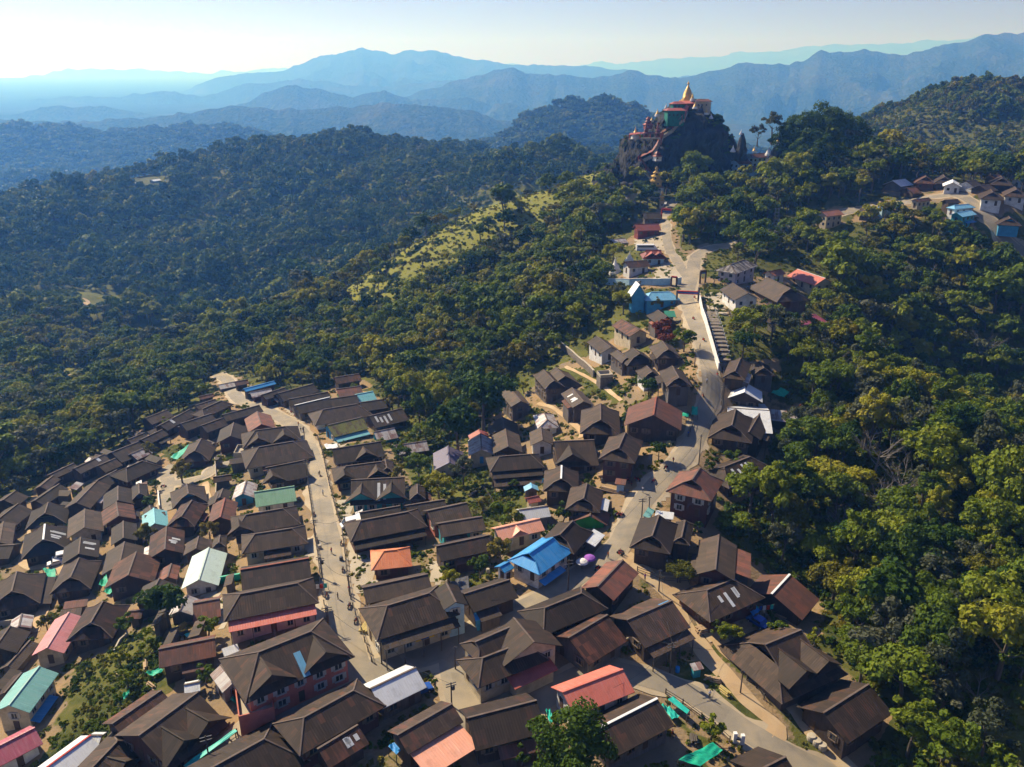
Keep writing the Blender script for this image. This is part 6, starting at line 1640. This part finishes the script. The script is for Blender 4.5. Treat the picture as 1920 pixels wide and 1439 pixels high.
car((105, 1060), .5+math.pi, M['carw'], 'small white car in front of the blue-banded van', 3.8, 1.65, 1.4)
car((1205, 533), .02, M['carg'], 'beige car parked along the light blue wall')
car((1214, 472), 0, M['carw'], 'blue and white bus parked behind the brick-red roof', 10, 2.5, 3.0, True, 'bus', 'parked_bus', band=M['carb'])
car((1420, 1172), 2.2, M['carb'], 'blue pickup under the tarp beside the dirt path house', 4.6, 1.8, 1.6)
car((788, 1300), .5, M['carb'], 'dark blue car in the shadow under the silvery tin roof', 4.4, 1.75, 1.4)
car((1247, 385), 1.3, M['carw'], 'white car at the top of the upper street by the gilded gate tower')
def moto_meshes():
    f = MB(); f.bar((-.5, 0, .62), (.35, 0, .72), .22, .2); f.bar((-.1, 0, .35), (.25, 0, .4), .24, .3); f.bar((.35, 0, .75), (.62, 0, .3), .08, .08); s = MB(); s.box(-.65, .1, -.14, .14, .74, .86); h = MB(); h.bar((.36, -.34, .98), (.36, .34, .98), .05, .05); h.bar((.36, 0, .7), (.36, 0, .98), .07, .07)
    w_ = MB(); w_.tube([(0, -.05, 0), (0, .05, 0)], .3, 12); return f.mesh('moto_body', M['red']), s.mesh('moto_seat', M['tyre']), h.mesh('moto_bars', M['metal']), w_.mesh('moto_wheel', M['tyre'])
MO = moto_meshes()
def moto(px, rz, label, group=None):
    p = hit(*px); root = empty('motorcycle', (p.x, p.y, ground(p.x, p.y)+.14), rz); inst('body', MO[0], root, (0, 0, 0)); inst('seat', MO[1], root, (0, 0, 0)); inst('handlebar', MO[2], root, (0, 0, 0))
    for x_ in (-.6, .62): inst('wheel', MO[3], root, (x_, 0, .3))
    return tag(root, label, 'motorcycle', group)
def person_mesh(name, sit=False, cloth=None, legs=None):
    J = {'pel': (0, 0, .92), 'ch': (0, 0, 1.28), 'nk': (0, 0, 1.5), 'hd': (0, .01, 1.62), 'ht': (0, .01, 1.74), 'ls': (-.18, 0, 1.42), 'rs': (.18, 0, 1.42), 'le': (-.24, -.02, 1.14), 're': (.24, .05, 1.15), 'lh': (-.22, .1, .9), 'rh': (.2, .2, .98), 'lk': (-.1, .06, .48), 'rk': (.1, -.04, .48), 'lf': (-.1, .0, .06), 'rf': (.1, -.12, .06), 'lt': (-.1, .16, .03), 'rt': (.1, .03, .03)}
    if sit: J.update(lk=(-.2, .42, .86), rk=(.2, .42, .86), lf=(-.2, .4, .4), rf=(.2, .4, .4), lt=(-.2, .55, .38), rt=(.2, .55, .38), le=(-.26, .2, 1.2), re=(.26, .2, 1.2), lh=(-.28, .48, 1.12), rh=(.28, .48, 1.12))
    Ed = [('pel', 'ch'), ('ch', 'nk'), ('nk', 'hd'), ('hd', 'ht'), ('ch', 'ls'), ('ch', 'rs'), ('ls', 'le'), ('rs', 're'), ('le', 'lh'), ('re', 'rh'), ('pel', 'lk'), ('pel', 'rk'), ('lk', 'lf'), ('rk', 'rf'), ('lf', 'lt'), ('rf', 'rt')]
    rad = dict(pel=.15, ch=.16, nk=.06, hd=.10, ht=.07, ls=.07, rs=.07, le=.045, re=.045, lh=.032, rh=.032, lk=.07, rk=.07, lf=.045, rf=.045, lt=.035, rt=.035); ks = list(J)
    me = bpy.data.meshes.new(name); me.from_pydata([J[k] for k in ks], [(ks.index(a), ks.index(b)) for a, b in Ed], [])
    o = bpy.data.objects.new(name, me); COL.objects.link(o); md = o.modifiers.new('s', 'SKIN')
    for i, k in enumerate(ks): me.skin_vertices[0].data[i].radius = (rad[k], rad[k]) if me.skin_vertices else (rad[k], rad[k])
    me.skin_vertices[0].data[0].use_root = True; sb = o.modifiers.new('b', 'SUBSURF'); sb.levels = sb.render_levels = 1
    dg = bpy.context.evaluated_depsgraph_get(); m2 = bpy.data.meshes.new_from_object(o.evaluated_get(dg)); bpy.data.objects.remove(o)
    m2.materials.clear(); [m2.materials.append(m) for m in (M['skin'], cloth, legs, M['hair'])]
    for p in m2.polygons:
        c = p.center; p.material_index = 3 if c.z > 1.68 or (c.z > 1.6 and c.y < -.03) else 0 if c.z > 1.47 or abs(c.x) > .235 and c.z < 1.12 and not sit else 1 if c.z > .98 else 2 if c.z > .1 else 3
    m2.name = name; return m2
PM = {}
def person(px, rz, cm, lm_, label, sit=None, group=None):
    key = (cm, lm_, bool(sit))
    if key not in PM:
        me = bpy.data.meshes.new('tmp'); me.vertices.add(1)
        PM[key] = person_mesh('person', bool(sit), M[cm], M[lm_])
    p = hit(*px); o = bpy.data.objects.new('person', PM[key]); COL.objects.link(o); o.location = (p.x, p.y, ground(p.x, p.y)+(.14 if not sit else .1)); o.rotation_euler = (0, 0, rz); return tag(o, label, 'person', group)
try:
    person((564.5, 811), 2.8, 'hair', 'metal', 'person in dark clothes walking on the left street, left one of a pair'); person((568.5, 811.5), 2.9, 'hair', 'carb', 'person in dark clothes walking on the left street, right one of a pair')
    person((1209, 1090), .5, 'purple', 'metal', 'person in a purple top standing on the path by the rail fence'); person((1500, 768), .3, 'orange', 'red', 'person in an orange robe behind the striped tin shed, left one'); person((1503.5, 770), .8, 'orange', 'orange', 'person in an orange robe behind the striped tin shed, right one')
    person((600, 893), 1.8, 'metal', 'hair', 'person riding the motorcycle on the left street', True); person((1250, 1062), 1.2, 'carw', 'metal', 'person in a white shirt near the rail fence'); person((655, 1112), .4, 'red', 'hair', 'person in a red top by the right kerb of the left street')
except Exception as ex: print('people failed', ex)
moto((600, 893.5), 1.8, 'motorcycle ridden down the left street')
moto((1162, 1042), 2.3, 'dark motorcycle, lower one of a pair parked on the pavement in the main road', 'motorcycles parked beside the main road'); moto((1165, 1039), 2.3, 'dark motorcycle, upper one of a pair parked on the pavement in the main road', 'motorcycles parked beside the main road')
moto((1158, 968), .4, 'motorcycle left of the main road opposite the green net, left one', 'motorcycles parked beside the main road'); moto((1164, 969), .4, 'motorcycle left of the main road opposite the green net, right one', 'motorcycles parked beside the main road')
for i, (a, b_) in enumerate([(1177, 902), (1180, 907), (1184, 910), (1191, 901), (1197, 903)]): moto((a, b_), 1.1+.2*i, 'motorcycle in the cluster parked beside the small pale blue kiosk', 'motorcycles parked beside the pale blue kiosk')
moto((1261, 1380), 1.5, 'motorcycle in the sandy yard beside the white-ridged long roof'); moto((307, 915), .3, 'dark motorcycle standing on the winding lane')
def parasol(px, mm, label):
    p = hit(*px); r = MB(); root = empty('parasol', (p.x, p.y, ground(p.x, p.y))); c = MB(); c.lathe([(1.35, 1.95), (1.1, 2.25), (.6, 2.5), (.02, 2.62)], k=10); c.build('canopy', mm, root); q = MB(); q.tube([(0, 0, 0), (0, 0, 2.6)], .04, 6); q.build('pole', M['pole'], root); tag(root, label, 'parasol')
parasol((1105, 1062), M['purple'], 'round purple parasol in the shaded main road'); parasol((1091, 1069), M['white'], 'small white parasol beside the purple one')
POLES = [(1256, 1262, 1205, 1), (1310, 872, 815, 0), (1203, 973, 935, 1), (1216, 968, 943, 0), (843, 1193, 1155, 0), (716, 1246, 1196, 1), (847, 1325, 1284, 1), (1065, 1108, 1050, 1), (854, 1256, 1212, 0), (1176, 812, 782, 0), (577, 905, 865, 1), (592, 1012, 975, 1), (604, 1085, 1045, 1), (617, 1180, 1140, 1), (649, 1005, 968, 0),
 (656, 1118, 1080, 0), (1355, 760, 722, 1), (1302, 690, 655, 0), (1235, 1110, 1068, 0), (1320, 545, 520, 0), (1277, 465, 448, 0), (1372, 1090, 1060, 0), (395, 1440, 1380, 1), (292, 870, 840, 0), (1388, 1300, 1262, 0), (953, 862, 830, 0), (1240, 800, 775, 0), (572, 830, 800, 0)]
RD = [('utility pole with crossarms and many wires at the lower right grass verge', 0)]
tops = []
for i, (a, b_, t_, arm) in enumerate(POLES):
    p = hit(a, b_); h_ = min(max(at_Y(a, t_, p.y)[2]-p.z, 5), 9.5); root = empty('utility_pole', (p.x, p.y, ground(p.x, p.y)), random.uniform(-.5, .5)); q = MB(); q.tube([(0, 0, -.5), (0, 0, h_)], [.15, .10], 7); q.build('shaft', M['pole'], root)
    c = MB()
    for z_ in ([.96, .86] if arm else [.95]): c.bar((-.9 if arm else -.4, 0, h_*z_), (.9 if arm else .4, 0, h_*z_), .12, .12)
    c.build('crossarm', M['metal'], root)
    if arm and i % 3 == 0: tf = MB(); tf.lathe([(.3, h_*.7), (.32, h_*.7), (.32, h_*.82), (.02, h_*.83)], .35, 0, 10); tf.build('transformer', M['metal'], root)
    near = min(HOUSES, key=lambda h: math.hypot(h['px']-a, h['py']-b_)); nl = near['lab']; ln = ' '.join(nl.split()[:9])
    lb = {0: 'tall wired utility pole on the lower right grass verge', 1: 'utility pole at the road fork right of the gablet timber house', 5: 'utility pole at the street corner of the yellow-signed building', 6: 'thin dark pole standing in the wide road junction', 8: 'flag pole with a yellow and red tip at the junction kerb', 7: 'utility pole in the shaded street beside the bright blue roof'}.get(i) or ('utility pole beside the '+short(near['lm']) if near['lm'] else f"utility pole nearest to the {re.sub('^.*? (?=(right of|left of|behind|in front of) )', 'house ', nl)}")
    tag(root, ' '.join(lb.split()[:16]), 'utility pole', 'utility poles of the village'); tops.append(Vector((p.x, p.y, ground(p.x, p.y)+h_*.95)))
def wire(i, j, label, off=0):
    a, b_ = tops[i], (tops[j] if isinstance(j, int) else j); o = a.copy(); n_ = 10; pts_w = [a+(b_-a)*(q/n_)+Vector((0, 0, -1.2*math.sin(math.pi*q/n_)))-o for q in range(n_+1)]; b = MB(); b.tube(pts_w, .028, 4)
    w_ = b.build('overhead_wire', M['wire']); w_.location = o; tag(w_, label, 'wire', 'overhead wires between the poles')
for k_, (i, j) in enumerate([(10, 11), (11, 12), (12, 13), (13, 5), (5, 6), (1, 16), (16, 17), (2, 1), (7, 2), (7, 4), (0, 18), (3, 2), (14, 11), (15, 12), (20, 19)]):
    wire(i, j, f'thin sagging wire between two neighbouring utility poles of the village')
for hx, hy in ((1180, 1165), (1330, 1110), (1440, 1210), (1150, 1290), (1300, 1240)): wire(0, hit(hx, hy, 6), 'thin wire running from the lower right verge pole to a house')
# clothes line, timber, barrels, tower
def clothes(px, label):
    p = hit(*px); root = empty('clothes_line', (p.x, p.y, ground(p.x, p.y)), .2); f = MB(); f.bar((-3, 0, 0), (-3, 0, 2), .08, .08); f.bar((3, 0, 0), (3, 0, 2), .08, .08); f.bar((-3, 0, 1.95), (3, 0, 1.95), .03, .03); f.build('frame', M['pole'], root)
    for i, mm in enumerate((M['red'], M['carw'], M['tarpt'], M['carb'], M['white'], M['red'], M['tarpt'])): c = MB(); x_ = -2.6+i*.8; c.box(x_, x_+.6, -.02-.01*i, .02, .9, 1.93); c.build('garment', mm, root)
    tag(root, label, 'clothes line')
clothes((588, 1112), 'line of red, blue and white washing beside the left street'); clothes((1424, 1152), 'washing line behind the dirt path house')
def barrel(px, mm, label, r=.55, h_=1.1, group=None):
    p = hit(*px); root = empty('barrel', (p.x, p.y, ground(p.x, p.y))); b = MB(); b.lathe([(r, 0), (r*1.06, h_*.3), (r*1.06, h_*.7), (r*.95, h_)], k=14); b.build('drum', mm, root); l_ = MB(); l_.lathe([(r*.97, h_), (r*.9, h_+.08), (.02, h_+.12)], k=14); l_.build('lid', mm, root); tag(root, label, 'barrel', group)
for i, (a, b_) in enumerate([(1521, 1388), (1531, 1397), (1541, 1405)]): barrel((a, b_), M['conc'], ['first of three pale drums in a row beside the dirt path, uppermost', 'middle one of the three pale drums beside the dirt path', 'lowest of the three pale drums beside the dirt path'][i], .75, 1.0, 'three pale drums beside the dirt path')
gq = random.Random(5)
for i, (a, b_) in enumerate([(700, 905), (1430, 1152), (1436, 1160), (1270, 1260), (1345, 1130), (640, 1052), (385, 1090), (915, 1075), (1130, 905), (1110, 880), (1046, 905), (150, 1062), (95, 1120), (600, 1030), (755, 1068), (820, 1128), (505, 760), (660, 870), (1020, 905), (1190, 1020)]):
    barrel((a, b_), (M['tarpb'], M['conc'], M['metal'])[i % 3], ('blue', 'grey', 'black')[i % 3]+' water barrel standing in a village yard', .4, 1.0, ('blue', 'grey', 'black')[i % 3]+' water barrels in the yards')
def timber(px, rz, mm, label, n_=7, L_=3.5):
    p = hit(*px); root = empty('timber_pile', (p.x, p.y, ground(p.x, p.y)), rz); b = MB(); g = random.Random(int(px[0]))
    for k_ in range(3):
        for i in range(n_-k_): y_ = (i-(n_-k_)/2)*.32; b.bar((-L_/2+g.uniform(-.3, .3), y_, .15+.27*k_), (L_/2+g.uniform(-.3, .3), y_+g.uniform(-.08, .08), .15+.27*k_), .24, .22)
    b.build('poles', mm, root); tag(root, label, 'timber pile')
M['bamboo'] = paint('cut_bamboo', (.48, .38, .14), (.36, .28, .10)); M['plank'] = paint('sawn_planks', (.42, .30, .18), (.30, .20, .12))
timber((688, 1178), 1.3, M['bamboo'], 'stack of yellow bamboo in the yard of the corner building', 8); timber((1135, 893), .2, M['plank'], 'pile of sawn planks left of the pale blue kiosk'); timber((1150, 922), -.5, M['plank'], 'planks laid out below the pale blue kiosk', 4, 6); timber((1075, 1047), -.6, M['plank'], 'pale planks on the shaded street below the parasols', 3, 5)
timber((1460, 1150), -.7, M['plank'], 'scattered boards in the yard of the rust-streaked house', 5); timber((1320, 1180), .4, M['plank'], 'dark boards beside the dirt path house'); timber((348, 925), 1.3, M['plank'], 'boards by the lane wall'); timber((350, 1310), 1.2, M['bamboo'], 'bamboo rails on the bank behind the large brown house', 6, 5)
def tower(px, pb, pt, label):
    p = hit(px, pb); h_ = at_Y(px, pt, p.y)[2]-p.z; root = empty('lattice_tower', (p.x, p.y, ground(p.x, p.y))); b = MB()
    for sx in (-1, 1):
        for sy in (-1, 1): b.bar((sx, sy, -2), (sx*.7, sy*.7, h_+3), .14, .14)
    b.build('legs', M['conc'], root); c = MB()
    for k_ in range(5):
        z_ = (h_+3)*(k_+1)/5.2
        for a in ((-1, -1, 1, -1), (1, -1, 1, 1), (1, 1, -1, 1), (-1, 1, -1, -1)): c.bar((a[0]*.85, a[1]*.85, z_), (a[2]*.85, a[3]*.85, z_), .12, .12)
    c.build('braces', M['conc'], root); tag(root, label, 'tower')
tower(1454, 424, 403, 'small pale lattice tower beside the far road')

gk = random.Random(31)
for i in range(24):
    for _ in range(60):
        a_, b_ = gk.uniform(60, 1500), gk.uniform(820, 1400); p = hit(a_, b_)
        if inpoly(np.array([a_]), np.array([b_]), VPOLY)[0] and not blocked(np.array([p.x]), np.array([p.y]), .6)[0]: break
    timber((a_, b_), gk.uniform(0, 3), (M['plank'], M['bamboo'], M['pole'])[i % 3], ('sawn plank', 'yellow bamboo', 'dark pole')[i % 3]+' stack lying in a yard between village houses', gk.choice([3, 4, 5]), gk.uniform(1.8, 3.2))
for o in list(COL.objects):
    if o.name.startswith('timber_pile') and str(o.get('label')).endswith('between village houses'): o['group'] = str(o['label']).split(' stack')[0]+' stacks in the yards'
for i, (a_, b_, r_) in enumerate([(574, 838, 1.9), (578, 868, 1.7), (589, 968, 1.6), (594, 1018, 1.6), (640, 1022, 1.6), (643, 1072, 1.6), (612, 1120, 1.5), (655, 1140, 1.4), (667, 1168, 1.4), (546, 775, 2.2), (553, 782, 2.2)]):
    moto((a_, b_), r_, 'small motorcycle parked at the kerb of the left street', 'motorcycles parked along the left street')
for i, (a_, b_, r_) in enumerate([(1318, 745, 1.5), (1345, 705, 1.6), (1319, 640, 1.8), (1300, 600, 1.8), (1248, 880, .8), (1225, 905, .8), (1120, 1070, .7), (1302, 560, 1.7)]):
    moto((a_, b_), r_, 'small motorcycle at the kerb of the main road', 'motorcycles parked along the main road')
for i, (a_, b_, c_) in enumerate([(606, 930, 'carw'), (622, 1040, 'red'), (634, 1125, 'metal'), (560, 800, 'orange'), (1325, 720, 'carw'), (1312, 655, 'metal'), (1262, 870, 'red'), (1205, 925, 'carw'), (1140, 1048, 'orange'), (760, 1245, 'metal'), (1330, 1310, 'carw'), (1290, 820, 'carb')]):
    person((a_, b_), i*.9, c_, 'metal', {'carw': 'person in a white shirt walking on a village street', 'red': 'person in a red top walking on a village street', 'metal': 'person in grey clothes walking on a village street', 'orange': 'person in an orange top walking on a village street', 'carb': 'person in a blue top walking on the main road'}[c_], None, 'people walking on the village streets')
SKY = .045; HCOL = (.11, .335, .93); HDEN = 2.2e-4; HG = .36; EXPO = .74
# ------------------------------------------------------------------ camera, sun, sky, haze
cam = bpy.data.objects.new('camera', bpy.data.cameras.new('camera')); COL.objects.link(cam); SC.camera = cam
cam.location = (0, 0, CAMZ); cam.rotation_euler = (R(90)-PITCH, 0, 0); cam.data.sensor_width = 36; cam.data.lens = FPX*36/1920; cam.data.clip_start = 1; cam.data.clip_end = 60000
AZ, EL = R(-48), R(41)          # azimuth from +Y towards +X, elevation
sd = Vector((math.sin(AZ)*math.cos(EL), math.cos(AZ)*math.cos(EL), math.sin(EL)))
sun = bpy.data.lights.new('sun', 'SUN'); sun.energy = 5.0; sun.angle = R(.55); sun.color = (1, .91, .78)
so = bpy.data.objects.new('sun', sun); COL.objects.link(so); so.rotation_euler = sd.to_track_quat('Z', 'Y').to_euler()
w = bpy.data.worlds.new('World'); SC.world = w; w.use_nodes = True; nt = w.node_tree; bg = nt.nodes['Background']
sk = nt.nodes.new('ShaderNodeTexSky'); sk.sky_type = 'NISHITA'; sk.sun_disc = False; sk.sun_elevation = EL; sk.sun_rotation = AZ; sk.altitude = 900; sk.air_density = 1.0; sk.dust_density = .6; sk.ozone_density = 1.0
tint = mix(nt, 1.0, sk.outputs[0], (1.0, .72, 1.12), 'MULTIPLY'); nt.links.new(tint, bg.inputs[0]); bg.inputs[1].default_value = SKY
hb = MB(); zlo = float(GZ[(np.abs(GT) < 1.1) | (GR < 2900)].min())-1; zhi = float(GZ[np.abs(GT) < 1.1].max())+20; print('haze', zlo, zhi)
hb.box(-28500, 28500, -3100, 30400, zlo, max(zhi, 300)); hz = hb.build('haze', M['white']); hz.data.materials.clear()
hm = bpy.data.materials.new('haze_air'); hm.use_nodes = True; nt = hm.node_tree; nt.nodes.clear(); out = nt.nodes.new('ShaderNodeOutputMaterial'); pv = nt.nodes.new('ShaderNodeVolumePrincipled')
pv.inputs['Color'].default_value = (*HCOL, 1); pv.inputs['Absorption Color'].default_value = (1, 1, 1, 1); pv.inputs['Density'].default_value = HDEN; pv.inputs['Anisotropy'].default_value = HG
nt.links.new(pv.outputs[0], out.inputs['Volume']); hz.data.materials.append(hm); tag(hz, kind='stuff')
SC.view_settings.view_transform = 'Standard'; SC.view_settings.look = 'None'; SC.view_settings.gamma = 1; SC.view_settings.exposure = EXPO
SC.cycles.use_denoising = True; SC.cycles.max_bounces = 5; SC.cycles.diffuse_bounces = 2; SC.cycles.glossy_bounces = 1; SC.cycles.transmission_bounces = 2; SC.cycles.volume_bounces = 1; SC.cycles.transparent_max_bounces = 8
SC.cycles.use_adaptive_sampling = True; SC.cycles.adaptive_threshold = .02; SC.cycles.sample_clamp_indirect = 4
